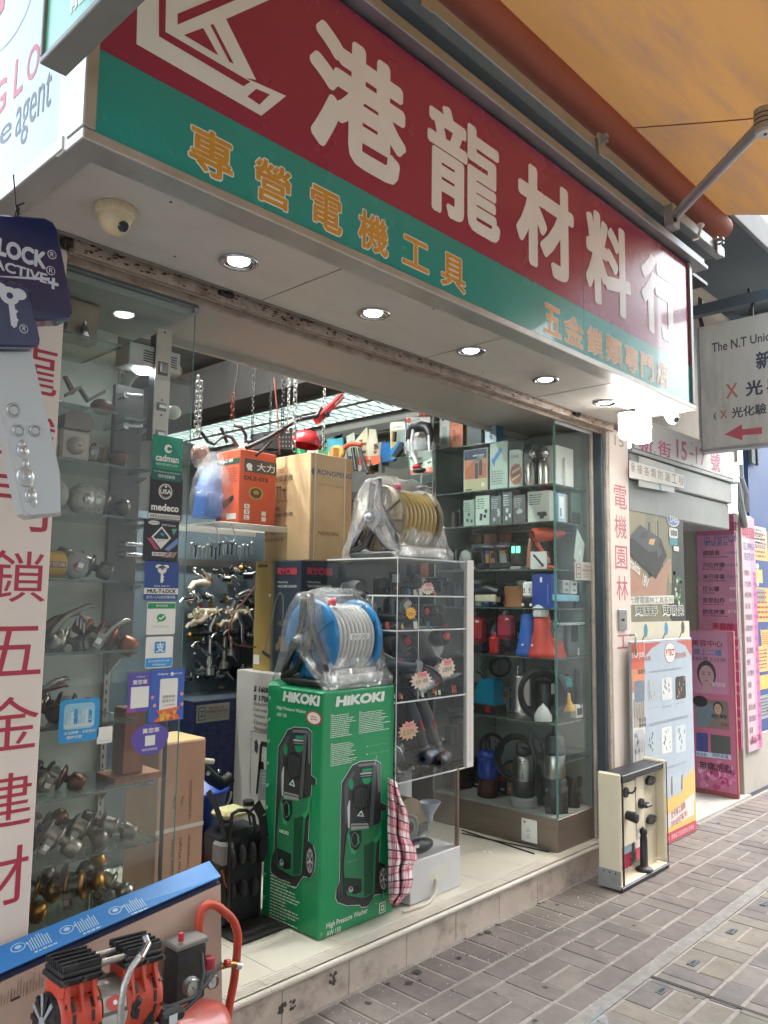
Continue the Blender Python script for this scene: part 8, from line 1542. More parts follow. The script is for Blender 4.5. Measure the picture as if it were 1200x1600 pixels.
pump('mid', 'steel pump with white perforated foot and black lettering', at_(817, B0,4.10), STEEL, 1.0, R(-60))
coil('cable_coil', 'black cable coil hooked over the steel pump with perforated foot', at_(806, B0+.27,4.10),.12,4,.008, tilt=(0, R(10), R(25)))
coil('cable_coil', 'thin cable coil between the blue and the steel pump', at_(798, B0+.18,4.12),.055,4,.005, tilt=(0, R(15), R(40)))
pump('big', 'large black and steel sump pump at the cabinet corner', (4.115,2.51, B0), STEEL, 1.0, R(30))
k = MB().m(BLACK); k.tube([(4.06,2.60,.62),(4.03,2.62,.74),(4.05,2.63,.79),(4.09,2.58,.74),(4.08,2.55,.68)], .016,10); tag(k.build('float_hose'), 'thick black hose arched over the large sump pump', 'hose')
for i, (x, y, s) in enumerate(((4.24,2.56,1.0),(4.30,2.50,.8),(4.22,2.70,1.1),(4.33,2.64,.9))):
    k = MB().m(M('dark_casting', '#33343a', .5,.4,.3,20)); k.lathe([(.05*s, 0),(.055*s, .03),(.04*s, .05),(.045*s, .10*s),(.03*s, .14*s),(.02*s, .20*s),(0,.21*s)], (x, y, B0), n=18); k.tube([(x, y, B0+.1),(x+.04*s, y-.03*s, B0+.12),(x+.05*s, y-.03*s, B0+.17)], .016*s, 8)
    tag(k.build('pump_casting'), ['dark pump casting right of the large sump pump', 'small dark casting at the front glass', 'dark casting behind the large sump pump', 'dark casting in the rear corner of the cabinet bottom'][i], 'casting')
pump('teal', 'turquoise pressure pump on a black base with red dials', at_(765,.847,4.10), M('pump_teal', '#1585a8', .35,0,.08,8),1.0,0)
coil('cable_coil', 'black cable coil above the turquoise pump', at_(782,1.13,4.14),.065,5,.005, tilt=(R(40), R(35),0))
pump('steel', 'tall stainless steel pump cylinder with black outlet', at_(816,.847,4.08), STEEL, 1.03,0)
coil('hose_coil', 'large coil of thick black hose at the cabinet corner', (4.10,2.58,1.0),.135,7,.009, tilt=(0, R(5), R(35)), cat='hose coil')
k = MB().m(DARKM); k.lathe([(.06,0),(.06,.15),(.05,.17),(0,.17)], (4.16,2.60,.90), n=22); k.m(M('white_hose_end', '#c9cbc9', .35)); k.lathe([(.05,0),(.052,.03),(.03,.07),(.0,.10)], (4.06,2.55,.852), n=18); k.m(PAPER); k.box((4.12,2.53,1.0),(4.16,2.531,1.06)); tag(k.build('hose_pump'), 'dark pump with a white nozzle inside the thick hose coil', 'pump')
k = MB().m(M('bright_yellow', '#c9982e', .4,0,.08)); k.lathe([(.052,0),(.05,.01),(.022,.06),(.018,.10),(0,.10)], (4.245,2.50,.90), n=20); tag(k.build('yellow_nozzle'), 'yellow funnel shaped nozzle behind the front glass', 'nozzle')
k = MB().m(M('pale_teal', '#4c9a9c', .4,0,.08)); k.bbox((4.22,2.49,1.03),(4.30,2.57,1.10),.008); k.m(BLACK); k.cyl((4.24,2.49,1.10),(4.24,2.49,1.115),.018, n=14); tag(k.build('teal_controller'), 'small pale teal pump controller hung in the front bay', 'controller')
k = MB().m(M('dark_grey_hose', '#4a4a4c', .5)); k.tube([(4.33,2.48,.86),(4.345,2.48,1.0),(4.34,2.48,1.13),(4.30,2.49,1.15),(4.27,2.50,1.08)], [.02,.025,.022,.014,.01], 10); tag(k.build('grey_hose'), 'curved dark grey hose at the right of the front bay', 'hose')
k = MB().m(PAPER); k.bbox((4.28,2.46,.852),(4.36,2.50,.93),.004); k.m(BLACK); k.box((4.29,2.459,.87),(4.35,2.4598,.91)); tag(k.build('small_box'), 'small white box with a dark picture low in the front bay', 'box')
pump('square', 'red pump with grey cap hidden behind the tower end board', at_(745,1.213,4.10), M('pump_red', '#b02a34', .35,0,.1),1.1,0)
coil('cable_coil', 'black cable coil behind the crimson pump', at_(783,1.33,4.22),.10,5,.006, tilt=(0,0, R(20)))
pump('square', 'crimson boxy submersible pump among black cables', at_(791,1.25,4.14), M('pump_crimson', '#a83248', .35,0,.1),1.0,0)
pump('jerry', 'small red plastic fuel can in front of the crimson pump', at_(773,1.213,4.04), RP, 1.05,0)
pump('cone', 'blue plastic pump with flared skirt', at_(826,1.213,4.10), M('pump_midblue', '#2a5cae', .38,0,.1),1.25,0)
pump('cone', 'orange red plastic pump with flared skirt at the glass corner', (4.075,2.56,1.2138), M('pump_orange', '#c2463a', .38,0,.1),1.3, R(-20))
k = MB().m(M('translucent_white', '#c6c9c6', .3)); k.lathe([(.045,0),(.05,.05),(.03,.07),(.02,.07)], (4.06,2.56,1.45), n=16); k.m(WRAP); k.sphere((4.15,2.52,1.36),.06,14,(1.1,.7,1.3)); tag(k.build('bagged_part'), 'clear bagged white part lying over the orange red pump', 'bagged part')
k = MB().m(M('pump_orange')); k.prism([(4.13,2.50,1.214),(4.26,2.50,1.214),(4.25,2.50,1.225),(4.22,2.50,1.26),(4.21,2.50,1.30),(4.13,2.50,1.33)], (0,.05,0)); tag(k.build('orange_skirt'), 'orange flared pump foot behind the front glass', 'pump')
k = MB().m(M('grey_case', '#6c7270', .5,0,.15,8)); k.bbox((4.24,2.48,1.2138),(4.36,2.52,1.42),.008); k.m(DARKM); k.bbox((4.26,2.476,1.30),(4.34,2.4799,1.40),.003); k.m(PAPER); k.box((4.34,2.478,1.22),(4.355,2.4795,1.26)); tag(k.build('blister_case'), 'grey plastic case standing in the front bay', 'case')
k = MB().m(M('light_blue_pack', '#7fb4c8', .3,0,.2,20)); k.bbox((4.04,2.45,1.54),(4.36,2.52,1.58),.006); k.m(M('clear_slab', '#9fb0b4', .3)); k.bbox((4.10,2.45,1.40),(4.38,2.5,1.415),.003); tag(k.build('blister_packs'), 'pale blue blister packs lying under the grey adapters', 'packs')
k = MB().m(M('dark_hand_tool', '#2b2d30', .4,0,.15)); a = at_(760,1.499,4.12); k.tube([a+Vector((0,-.10,.09)), a+Vector((0,-.02,.11)), a+Vector((0,.08,.08))], [.03,.045,.03], 12); k.m(CREAMP); k.bbox(a+Vector((-.03,-.09,.03)), a+Vector((.03,.07,.08)),.006); k.sphere(a+Vector((-.02,.02,.10)),.018,10); tag(k.build('battery_planer'), 'black tool with a cream vented side on the fourth cabinet shelf', 'power tool')
k = MB().m(RUBBER); a = at_(790,1.499,4.2)
for i in range(4): k.tube([a+Vector((.0,.09*math.cos(t)-.01*i, .075+.07*math.sin(t))) for t in [2*math.pi*j/20 for j in range(20)]], .006,6, True)
tag(k.build('cable_coil'), 'dark cable coil behind the black vented tool', 'cable coil')
r = thing('travel_adapter', 'white boxy adapter unit with two dark sockets', 'adapter', at_(828,1.499,4.06)); a = at_(828,1.499,4.06)
k = MB().m(WHITEP); k.bbox(a+Vector((-.03,-.036,.06)), a+Vector((.03,.036,.155)),.012); k.build('body', r); k = MB().m(BLACK)
for o in (-.018,.018): k.box(a+Vector((-.0312, o-.004,.10)), a+Vector((-.0305, o+.004,.115))); k.box(a+Vector((-.0312, o-.010,.09)), a+Vector((-.0305, o+.010,.094)))
k.bbox(a+Vector((-.03,-.04,.0)), a+Vector((.03,.04,.055)),.006); k.m(PAPER)
for o in (-.028,.028): k.cyl(a+Vector((-.031, o, .018)), a+Vector((-.034, o, .018)),.009, n=12)
k.build('lower_unit', r)
k = MB().m(M('cardboard_orange_brown', '#94623c', .6,0,.1)); a = at_(812,1.499,4.2); k.bbox(a+Vector((-.04,-.05,0)), a+Vector((.04,.09,.13)),.003); tag(k.build('brown_box'), 'small brown card box behind the white adapter', 'box')
k = MB().m(M('royal_blue_box', '#26408c', .4,0,.08)); k.bbox((4.03,2.47,1.4998),(4.10,2.60,1.70),.002); k.m(ink('#6c86c0')); k.box((4.0295,2.49,1.52),(4.0298,2.495,1.64)); k.m(PAPER); k.box((4.029,2.53,1.65),(4.0295,2.545,1.68)); tag(k.build('blue_carton'), 'royal blue narrow carton at the cabinet corner', 'box')
for i, x in enumerate((4.13,4.22)):
    r = thing('grey_adapter', ['grey adapter unit nearer the glass corner', 'white adapter unit right of the grey one'][i], 'adapter', (x, 2.47,1.585)); k = MB().m(M('adapter_grey', '#a9aeab', .45) if i == 0 else WHITEP); k.bbox((x, 2.45,1.585),(x+.075,2.51,1.665),.006); k.build('body', r); k = MB().m(ink('#5c6a86')); k.box((x+.02,2.449,1.635),(x+.055,2.4497,1.65)); k.m(BLACK)
    for j in range(4): k.box((x+.02+j*.009,2.449,1.60),(x+.024+j*.009,2.4497,1.612))
    k.build('display', r)
k = MB().m(BLACK); k.cyl((4.33,2.47,1.5),(4.33,2.47,1.60),.03,.026,16); k.cyl((4.33,2.47,1.60),(4.33,2.47,1.65),.012,.008,10); tag(k.build('black_nozzle'), 'black stepped nozzle in the front bay of the fourth shelf', 'nozzle')
r = thing('rotary_hammer', 'orange red rotary hammer drill standing at the cabinet corner', 'power tool', (4.12,2.52,1.7278)); TO = M('hammer_orange', '#c8503c', .38,0,.08)
k = MB().m(TO); k.lathe([(.03,0),(.042,.02),(.042,.10),(.034,.16),(.024,.22),(.014,.25)], (4.03,2.60,1.93),(1,-.35,.08),20); k.tube([(4.06,2.60,1.91),(4.09,2.58,1.85),(4.13,2.56,1.80)], .013,8); k.build('body', r)
k = MB().m(TO); k.bbox((4.03,2.52,1.728),(4.17,2.58,1.752),.010); k.m(CHROME); k.tube([(4.20,2.53,1.95),(4.30,2.50,1.955)], .006,8); k.m(GREYP); k.bbox((4.04,2.53,1.755),(4.13,2.58,1.80),.01); k.build('foot', r)
f = Face((4.045,2.47,1.73),(1,-.15,0),(0,0,1)); 
k = MB().m(ink('#c3c6c2')); k.bbox((4.03,2.50,1.7285),(4.036,2.61,1.83),.001); tag(k.build('card_pack'), 'white card pack with a black pen tool at the glass corner', 'pack')
k = MB().m(BLACK); k.tube([(4.028,2.585,1.81),(4.028,2.52,1.745)], .007,8); tag(k.build('pen_tool'), 'black pen shaped tool on the white card', 'tool')
k = MB().m(M('pale_card', '#b9c9c0', .4)); k.prism([(4.24,2.44,1.80),(4.33,2.44,1.735),(4.37,2.44,1.89),(4.28,2.44,1.98)], (0,.002,0)); k.m(PAPER); k.box((4.30,2.4385,1.82),(4.325,2.4395,1.85)); tag(k.build('hang_card'), 'pale green card hanging tilted behind the front glass', 'card')
r = thing('laser_level', 'laser level glowing green on the third cabinet shelf', 'laser level', at_(812,1.727,4.08)); a = at_(812,1.727,4.08)
k = MB().m(BLACK); k.bbox(a+Vector((-.035,-.04,.02)), a+Vector((.035,.045,.15)),.014); k.m(GREYP); k.bbox(a+Vector((-.04,-.035,0)), a+Vector((.04,.04,.019)),.004); k.build('body', r)
k = MB().m(emis('green_laser_glow', (.1,.8,.35),.5)); k.box(a+Vector((-.037,-.03,.10)), a+Vector((-.0355,-.002,.14))); k.box(a+Vector((-.037,.008,.10)), a+Vector((-.0355,.03,.14))); k.build('window', r)
labs = ['black cordless tool with clamp at the left of the third shelf', 'navy drill standing second on the third cabinet shelf', 'black impact driver in the middle of the third cabinet shelf', 'black driver with yellow tip beside the laser level', 'brown handled hammer tool leaning near the laser level']
for i, (px_, kd, cl) in enumerate(((735, 'saw', BLACK),(752, 'drill', BOS),(771, 'drill', BLACK),(790, 'drill', BLACK),(832, 'multi', M('brown_handle', '#8a5234', .5)))):
    p = at_(px_, 1.727,4.10); 
    if kd == 'drill': p.z += .035
    if kd == 'saw': p.z += .01
    tool(kd, labs[i], p, R(random.uniform(60,120)), s=.72, col=cl) if kd != 'multi' else tool(kd, labs[i], p+Vector((0,0,.10)), rot=(0, R(-80), R(10)), s=.75, col=cl)
k = MB()
for i in range(4): p = at_(742+i*24,1.98,4.30); k.m(ink(['#6c4a40', '#7a3e38', '#8a3c3a', '#34343a'][i])); k.bbox(p+Vector((0,-.05,-.06)), p+Vector((.05,.05,-.005)),.002)
tag(k.build('craft_boxes'), 'row of small dark red branded boxes at the back of the third shelf', 'boxes')
def sbox(label, pxa, pxb, z, h, col, X=4.04, dpt=.08, deco=None, name='product_box', tilt=0):
    ya, yb = at_(pxa, z, X).y, at_(pxb, z, X).y; r = thing(name, label, 'product box', (X+dpt/2,(ya+yb)/2, z)); k = MB().m(M('pack_'+col[1:], col, .4,0,.08,8)); k.bbox((X, yb, z+.0008),(X+dpt, ya, z+h),.002); k.build('pack', r)
    if deco: f = fx(X, ya, z); deco(f, ya-yb, h); f.mb.build('printed_label', r)
    return r
def dspray(f, w, h):
    f.rect(0,0, w, h, ink('#b9b6ac'),1); f.rect(.006,.006, w-.006, h-.006, ink('#b07a54'),2); f.rect(.006, h*.76, w-.006, h-.006, ink('#2c3a5a'),3); f.text('SPRAY GUN', w*.4, h*.82, w*.85, h*.86, PAPER, 4,.02); f.poly([(.006, h*.5),(w*.4, h*.72),(w-.006, h*.62),(w-.006, h*.3),(.006, h*.25)], ink('#a35f40'),2.5); f.rect(.006,.006, w-.006, h*.3, ink('#a9a482'),3)
    for (x, y) in ((.55,.55),(.72,.62)): f.rrect(w*x-.012, h*y-.07, w*x+.012, h*y+.03,.004, ink('#3a4044'),4); f.poly([(w*x-.03, h*y+.03),(w*x+.025, h*y+.04),(w*x+.02, h*y+.06),(w*x-.03, h*y+.05)], ink('#6c7274'),5)
    f.disc(w*.82, h*.15,.014, ink('#c9ccb0'),4); f.rect(w*.1, h*.04, w*.35, h*.07, bk, 4)
sbox('framed spray gun box with dark top and orange picture', 724,762,2.226,.275, '#b9b6ac', deco=dspray)
def dblue(f, w, h): f.rect(0,0, w, h, ink('#9db0a4'),1); f.poly([(w*.1, h*.62),(w*.6, h*.88),(w*.72, h*.8),(w*.3, h*.6),(w*.25, h*.48)], ink('#2a6cb0'),2); f.lines(w*.1, h*.1, w*.8, h*.4,6, ink('#5c6c66'),2,.4)
sbox('pale green card with a blue air gun picture', 766,794,2.226,.30, '#9db0a4', deco=dblue, dpt=.02)
def dline(f, w, h): f.rect(0,0, w, h, ink('#a9b0a6'),1); f.text('LINE', w*.1, h*.78, w*.75, h*.86, ink('#5c6460'),2,.02); f.disc(w*.5, h*.35, w*.45, ink('#9c6244'),2, h*.28); [f.line([(w*.2, h*(.2+.1*i)),(w*.8, h*(.32+.09*i))], .008, ink(['#d0ccc4', '#3c3c3e'][i % 2]),3) for i in range(4)]
sbox('white LINE box with orange tool picture', 797,818,2.226,.235, '#a9b0a6', deco=dline)
def ddark(f, w, h): f.rect(0,0, w, h, ink('#33383a'),1); f.disc(w*.5, h*.45, w*.35, ink('#8c5a40'),2); f.rect(w*.2, h*.1, w*.8, h*.3, ink('#b9bcb6'),2); f.rect(w*.2, h*.72, w*.8, h*.88, ink('#4a4f50'),2)
sbox('narrow dark tool box with round orange picture', 820,832,2.226,.26, '#33383a', deco=ddark)
for i, (x, y) in enumerate(((4.06,2.62),(4.07,2.54))):
    k = MB().m(STEEL); k.lathe([(.032,0),(.032,.12),(.022,.14),(.018,.15),(0,.15)], (x, y, 2.2268), n=20); k.m(CHROME); k.sphere((x, y-.01,2.42),.035,12,(1,.8,1.1)); k.lathe([(.012,.15),(.012,.17)], (x, y, 2.2268), n=12); tag(k.build('spray_cup'), ['shiny steel spray gun cup nearer the shop', 'shiny steel spray gun cup at the glass corner'][i], 'spray cup')
k = MB().m(M('white_carton_bright', '#dddcd6', .5)); k.bbox((4.10,2.47,2.2268),(4.30,2.56,2.47),.003); k.bbox((4.17,2.45,2.2268),(4.2,2.468,2.40),.002); tag(k.build('white_carton'), 'plain white carton behind the brightest part of the front glass', 'box')
def dgen(c1_, c2_, n=5):
    def d(f, w, h):
        f.rect(0,0, w, h, ink(c1_),1); f.lines(w*.08, h*.55, w*.7, h*.92, n, ink(c2_),2,.4)
        for i in range(4): x, y = random.uniform(.2,.7)*w, random.uniform(.1,.45)*h; f.rrect(x, y, x+w*.2, y+h*.12,.003, ink(c2_),2+.2*i)
    return d
for (a, b, z, h, c1_, c2_, lab) in ((724,741,2.006,.17, '#8fa398', '#3c5048', 'grey green tool box on the second shelf beside the tower'),(743,765,2.006,.19, '#a9bcae', '#2c3438', 'pale green box with black tool picture on the second shelf'),(767,784,2.006,.18, '#5a6468', '#a9b4b0', 'slate coloured box in the middle of the second shelf'),(786,801,2.006,.20, '#4c5a5c', '#c3cac4', 'dark box with a white pliers picture on the second shelf'),(803,822,2.006,.17, '#4a4c50', '#9aa49e', 'charcoal box right of the pliers box'),(826,860,2.006,.185, '#b9bfb8', '#3a3f40', 'white boxed alarm unit with a black gadget picture')):
    sbox(lab, a, b, z, h, c1_, deco=dgen(c1_, c2_))
k = MB().m(M('display_pack', '#9fbccb', .3)); k.bbox((4.10,2.46,2.007),(4.19,2.49,2.18),.003); k.m(M('copper_strip', '#b08a70', .4)); k.box((4.192,2.46,2.007),(4.205,2.49,2.18)); k.m(ink('#e2e8ea')); k.box((4.112,2.459,2.03),(4.165,2.4597,2.16)); k.m(ink('#4a7fa0')); k.box((4.12,2.4585,2.04),(4.135,2.4589,2.09)); tag(k.build('pale_blue_pack'), 'pale blue pack with copper edge behind the front glass', 'pack')
k = MB().m(M('dark_green_pack', '#4c6660', .4)); k.bbox((4.25,2.46,2.007),(4.37,2.50,2.20),.004); k.m(BLACK); k.bbox((4.26,2.455,2.01),(4.35,2.4595,2.08),.003); tag(k.build('green_pack'), 'dark green pack in the right half of the front bay', 'pack')
def dwhite(f, w, h): f.rect(0,0, w, h, ink('#c3c4be'),1); f.rrect(w*.2, h*.15, w*.75, h*.6,.006, ink('#9aa8a2'),2); f.rect(w*.25, h*.75, w*.45, h*.88, bk, 2)
sbox('white boxed device on the highest shelf', 685,701,2.524,.26, '#c3c4be', 4.03,.1, dwhite)
sbox('orange box on the highest shelf beside the white one', 702,722,2.524,.26, '#c07a5c', 4.03,.1, dgen('#c07a5c', '#9c4a34'))
sbox('dark glass jar box on the highest shelf', 728,752,2.524,.17, '#3c4a4c', 4.03,.1)
sbox('blue and white small box on the highest shelf', 758,776,2.524,.12, '#2c6c94', 4.03,.08, dgen('#b9c9d0', '#2c6c94', 2))
cols6 = ['#3c464a', '#8a9690', '#2c3440', '#6c4a40', '#aab0a8', '#4c5c54', '#b0845c', '#2c4c7c', '#7c8084', '#5c3030']
me6 = {}
nm6 = ['slate', 'sage grey', 'dark navy', 'reddish brown', 'pale grey', 'moss grey', 'tan', 'royal blue', 'mid grey', 'maroon']; sh6 = iter(['top', 'second', 'third', 'fourth', 'fifth', 'sixth', 'bottom']); or6 = ['first', 'second', 'third', 'fourth', 'fifth', 'sixth', 'seventh', 'eighth', 'ninth', 'tenth', 'eleventh', 'twelfth', 'thirteenth', 'fourteenth', 'fifteenth', 'sixteenth', 'last', 'last', 'last']
for z, ya, yb in ((2.226,2.50,3.28),(2.006,2.48,3.28),(1.727,2.62,3.28),(1.499,2.62,3.28),(1.213,2.66,3.28),(.847,2.72,3.26),(.3395,2.80,3.28)):
    y = ya; sn = next(sh6); i6 = 0
    while y < yb-.04:
        w, h, c_ = random.uniform(.035,.085), random.uniform(.09,.19), random.choice(cols6); k = MB().m(ink(c_)); k.bbox((4.26, y, z+.001),(4.35, y+w, z+h),.002); k.m(ink(random.choice(['#c3c6c0', '#a8443c', '#d0a84c', '#3c6c9c', '#2c2e32'])))
        k.box((4.2592, y+w*.15, z+h*.6),(4.2598, y+w*.85, z+h*.85)); k.m(ink('#c9cbc6')); k.box((4.2592, y+w*.2, z+h*.15),(4.2598, y+w*.6, z+h*.25))
        tag(k.build('boxed_tool'), '%s tool box, %s from the corner in the back row of the %s shelf' % (nm6[cols6.index(c_)], or6[i6], sn), 'product box', 'boxed tools in the back rows of the corner cabinet'); y += w+.006; i6 += 1
k = MB(); 
for i in range(26):
    z = random.choice([.35,.62,.85,1.22,1.5,1.73,2.01]); y = random.uniform(3.18,3.29); k.m(ink(random.choice(['#2c2e32', '#3a3c40', '#24303c', '#4a3430', '#5a5c5c']))); h = random.uniform(.08,.17); k.bbox((4.05+random.uniform(0,.1), y, z),(4.25, y+.03, z+h),.003)
k.build('dark_packs', RC_, kind='stuff')
# ================================================================== GOODS WALL BEYOND THE CABINET
GW = thing('goods_rack', 'dark rack of hanging blister packs on the right shop wall', 'rack', (4.3,4.0,.156))
k = MB().m(M('rack_dark', '#2c2c2e', .7,0,.2,4)); k.box((4.30,3.36,.157),(4.46,6.5,2.30)); k.build('back_board', GW)
k = MB().m(M('rack_rail', '#55524e', .5,.4)); k.box((4.05,3.36,2.74),(4.10,6.5,2.79)); k.box((4.28,3.36,2.30),(4.30,6.5,2.36)); k.build('rail', GW)
k = MB().m(M('orange_band', '#b0563a', .5)); k.box((4.12,3.6,1.86),(4.299,5.2,1.93)); k.m(PAPER); k.build('shelf_band', GW)
f = fx(4.119,5.2,1.86); f.th('AEG', .84,.018,.035, PAPER, 1,.02); f.mb.build('lettering', GW)
k = MB().m(M('wire_white', '#c9c9c4', .4,.3)); y = 3.30
for i in range(2): k.box((4.02,3.36+i*.10,2.05),(4.026,3.366+i*.10,2.9))
for i in range(9): k.box((4.02,3.36,2.1+i*.09),(4.026,3.46,2.104+i*.09))
k.build('wire_panel', GW)
def card(label, pxs, Xp, cols, deco=None, name='blister_pack'):
    """a hanging pack: image outline measured on the plane x = Xp, given real thickness"""
    r = thing(name, label, 'pack', aX(pxs[0][0], pxs[0][1], Xp)); P_ = [aX(x, y, Xp) for x, y in pxs]; k = MB().m(M('pack_'+cols[1:], cols, .4,0,.08,9)); k.prism(P_[::-1] if False else P_, (.012,0,0)); k.build('card', r)
    if deco: f = Face((Xp, 4.5,0),(0,-1,0),(0,0,1)); deco(f); f.mb.build('printed_label', r)
    return r
def dA(x0, y0, x1, y1, band='#c0563a', items=('#2b2b2d', '#7a4a38')):
    def d(f):
        f.ppx([(x0+2, y1-14),(x1-1, y1-16),(x1, y1-3),(x0+3, y1-1)], ink(band),1)
        for i in range(5): x, y = random.uniform(x0+3, x1-8), random.uniform(y0+10, y1-22); f.ppx([(x, y),(x+6, y-1),(x+5, y+4),(x+1, y+4)], ink(random.choice(items)),1+i*.1)
    return d
card('curled cream tool card leaning second from the left', [(554,690),(572,668),(577,715),(577,728),(566,728),(560,712)], 4.0, '#b9b79c', dA(558,672,577,728))
card('curled cream tool card to the right of the first', [(575,690),(577,670),(586,671),(594,722),(583,727),(577,712)], 3.98, '#b4ae9c', dA(577,676,594,727))
card('pale card at the left end of the hanging row', [(541,682),(552,676),(556,712),(544,712)], 4.02, '#a9b4a8', dA(541,680,556,712, '#9aa08c'))
card('turquoise pack hanging behind the red scoop', [(510,686),(535,678),(536,700),(512,706)], 4.05, '#4f9cae')
card('green and white box pack below the red scoop', [(488,694),(512,690),(514,712),(492,716)], 4.1, '#b4c4b8', dA(490,690,513,714, '#3a8c5a'))
r = thing('orange_clamp', 'orange and black clamp hanging in front of the cards', 'clamp', aX(548,700,3.95)); k = MB().m(TO); k.tube([aX(x, y, 3.95) for x, y in ((538,700),(546,694),(556,693),(565,695))], .018,8); k.build('jaw', r); k = MB().m(BLACK); k.tube([aX(x, y, 3.95) for x, y in ((551,700),(553,715),(556,735))], .014,8); k.tube([aX(x, y, 3.95) for x, y in ((562,700),(567,720),(575,740))], .014,8); k.build('grip', r)
k = MB().m(M('amber_tape', '#c08a3c', .4)); c = aX(527,708,3.9); k.lathe([(.02,-.02),(.055,-.02),(.055,.02),(.02,.02),(.02,-.02)], c, (-1,-.4,.2),22); k.m(BLACK); k.lathe([(0,-.01),(.02,-.01),(.02,.01),(0,.01)], c, (-1,-.4,.2),14); tag(k.build('amber_reel'), 'amber tape reel hung left of the orange clamp', 'reel')
r = thing('blue_dustpan', 'blue plastic dustpan hanging on the goods wall', 'dustpan', aX(605,710,4.0)); k = MB().m(M('dustpan_blue', '#1f5c94', .4,0,.08)); k.prism([aX(x, y, 4.0) for x, y in ((596,693),(606,691),(616,718),(613,720),(594,722))], (.03,0,0)); k.build('pan', r)
def dgard(f):
    f.ppx([(610,660),(633,660),(633,672),(611,673)], PAPER, 1); f.fit('Gardena', (614,667),(628,667),(620,665),(620,669), ink('#5c6460'),2); f.ppx([(611,673),(620,672),(622,700),(612,705)], ink('#b39a4c'),1); f.ppx([(620,672),(633,671),(633,700),(621,702)], ink('#8c9a94'),1); f.ppx([(611,700),(633,698),(633,714),(611,716)], ink('#3f8c58'),1.5)
card('garden tool card with yellow and green picture', [(609,664),(614,659),(631,658),(634,664),(634,714),(611,717)], 4.0, '#bdbdb4', dgard)
r = thing('deck_brush', 'blue backed black bristle brush hanging tilted', 'brush', aX(618,700,3.9)); k = MB().m(M('brush_blue', '#2c78b0', .4)); k.prism([aX(x, y, 3.92) for x, y in ((607,709),(622,689),(627,691),(612,712))], (.03,0,0)); k.build('back', r); k = MB().m(BLACK); k.prism([aX(x, y, 3.91) for x, y in ((612,712),(625,691),(630,700),(618,714))], (.03,0,0)); k.tube([aX(616,690,3.95), aX(617,675,3.95)], .014,7); k.build('bristles', r)
def dg2(f):
    f.ppx([(636,653),(672,653),(672,662),(636,663)], PAPER, 1); f.fit('GARDENA', (642,657),(657,656),(650,654),(650,659), ink('#3c6a5c'),2); f.disc(*f.px(639,657),.02, ink('#c0503c'),2); f.ppx([(637,664),(647,664),(647,685),(637,690)], ink('#3c86b0'),1); f.ppx([(650,664),(671,663),(671,672),(651,672)], ink('#c05a48'),1)
card('tall white GARDENA card topped with orange hooks', [(635,652),(672,651),(672,700),(636,703)], 3.95, '#c6c7c1', dg2)
def dg3(f):
    f.ppx([(641,735),(675,729),(676,738),(642,741)], ink('#c0604a'),1); f.fit('NEW', (660,734),(671,734),(666,732),(666,737), PAPER, 2,.02); f.fit('Accessories', (645,709),(670,707),(655,706),(655,710), ink('#6c7a70'),1)
    for x, y in ((653,716),(641,715),(654,724),(667,722)): f.ppx([(x, y),(x+7, y-2),(x+6, y+1),(x+2, y+3)], bk, 1)
card('mint green accessory card with red foot below the harness', [(639,708),(674,703),(676,738),(642,742)], 3.85, '#b4c9b8', dg3)
r = thing('tool_harness', 'black shoulder harness with silver straps and bagged parts hanging on the rack', 'harness', aX(655,690,3.85))
k = MB().m(BLACK); k.tube([aX(x, y, 3.82) for x, y in ((638,690),(641,675),(647,668),(658,666),(668,668),(672,678),(671,690))], [.02,.03,.035,.035,.035,.03,.02], 10); k.build('shoulder_pad', r)
k = MB().m(M('silver_strap', '#c4c6c6', .35,.2)); k.tube([aX(x, y, 3.80) for x, y in ((646,671),(643,690),(645,710),(652,725))], .012,7); k.tube([aX(x, y, 3.80) for x, y in ((670,680),(671,704))], .008,7); k.tube([aX(x, y, 3.80) for x, y in ((638,687),(640,706))], .008,7); k.build('strap', r)
k = MB().m(M('grey_felt', '#6c6e6e', .8)); k.sphere(aX(662,693,3.86),.07,14,(.5,.9,.8)); k.m(WRAP); k.sphere(aX(655,700,3.84),.12,14,(.5,1.1,.7)); k.build('bagged_pad', r)
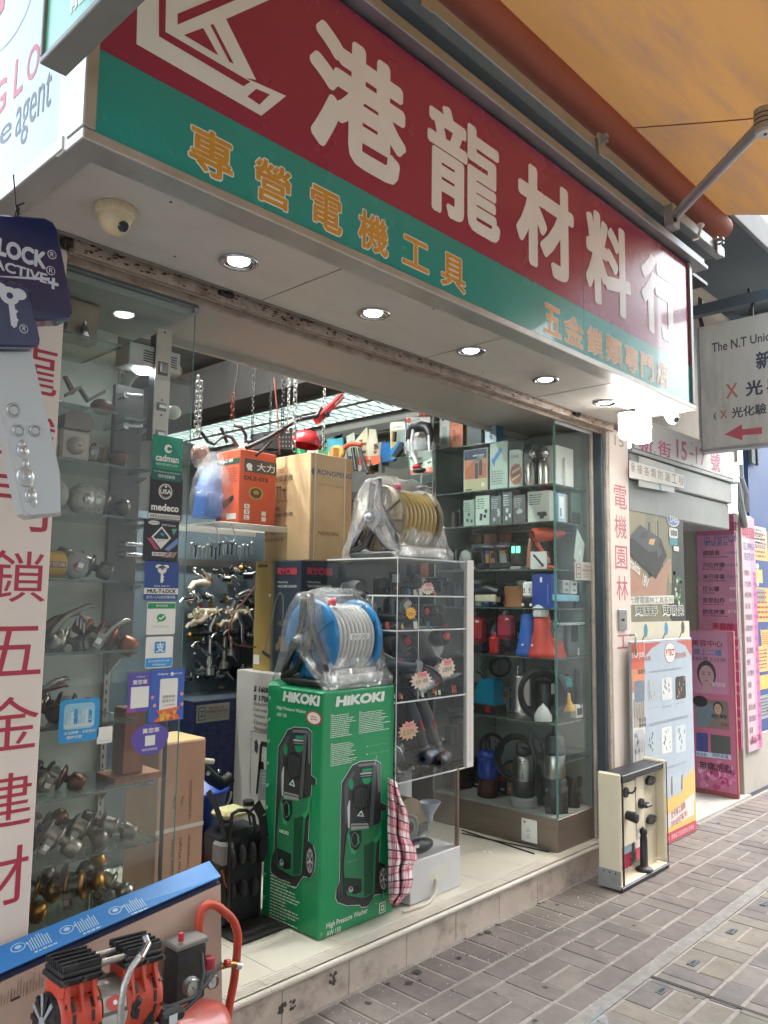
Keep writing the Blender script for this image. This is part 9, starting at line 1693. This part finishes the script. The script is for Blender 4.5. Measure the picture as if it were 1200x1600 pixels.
k = MB().m(RP); k.tube([aX(654,682,3.84), aX(670,683,3.84)], .012,7); k.sphere(aX(651,729,3.8),.025,10,(1,1.4,.7)); k.m(BLACK); k.sphere(aX(662,678,3.84),.04,10,(.6,1,.8)); k.sphere(aX(655,735,3.8),.03,10,(1,1.8,.6)); k.build('buckle', r)
k = MB().m(TO); k.tube([aX(655,650,3.95), aX(658,646,3.95), aX(660,650,3.95)], .01,6); k.tube([aX(664,650,3.95), aX(667,645,3.95), aX(669,650,3.95)], .01,6); tag(k.build('orange_hooks'), 'pair of orange hooks above the tall white card', 'hooks')
k = MB().m(M('milky_can', '#9fa39c', .4)); k.bbox((4.08,3.47,1.90),(4.2,3.62,2.14),.03); k.m(ink('#2c3c80')); k.bbox((4.06,3.40,1.87),(4.2,3.52,1.97),.02); tag(k.build('milky_can'), 'milky white canister behind the yellow hose reel', 'can')
k = MB(); 
for i in range(60):
    y = random.uniform(3.4,6.2); z = random.choice([.6,.95,1.3,1.62,1.95]); k.m(ink(random.choice(['#2b2b2e', '#38383c', '#4a3a34', '#23303c', '#6a6c6a', '#7a4a38', '#3c5a4a']))); h = random.uniform(.1,.26); k.bbox((4.12+random.uniform(0,.08), y, z),(4.299, y+random.uniform(.05,.16), z+h),.003)
k.build('stacked_goods', GW, kind='stuff')
k = MB()
for i in range(44): y = 3.9+i*.05; k.m(ink(random.choice(['#8c9a90', '#3a3c3e', '#b08c4c', '#a65c44', '#2c4a66', '#c0bfb6', '#5a5a5a']))); h = random.uniform(.12,.24); k.bbox((4.10+random.uniform(0,.05), y, 2.68-h),(4.16+random.uniform(0,.03), y+.035,2.68),.002)
k.build('hanging_packs', GW, kind='stuff')
k = MB().m(M('black_tool_case', '#1d1e20', .5)); k.bbox((3.08,3.35,.157),(3.7,3.9,1.90),.01); tag(k.build('black_case_stack'), 'tall stack of black tool cases behind the yellow reel', 'cases')
k = MB().m(BLACK); k.bbox((3.5,3.4,1.905),(3.75,3.75,2.02),.01); tag(k.build('black_case'), 'black case on the stack behind the yellow reel', 'case')
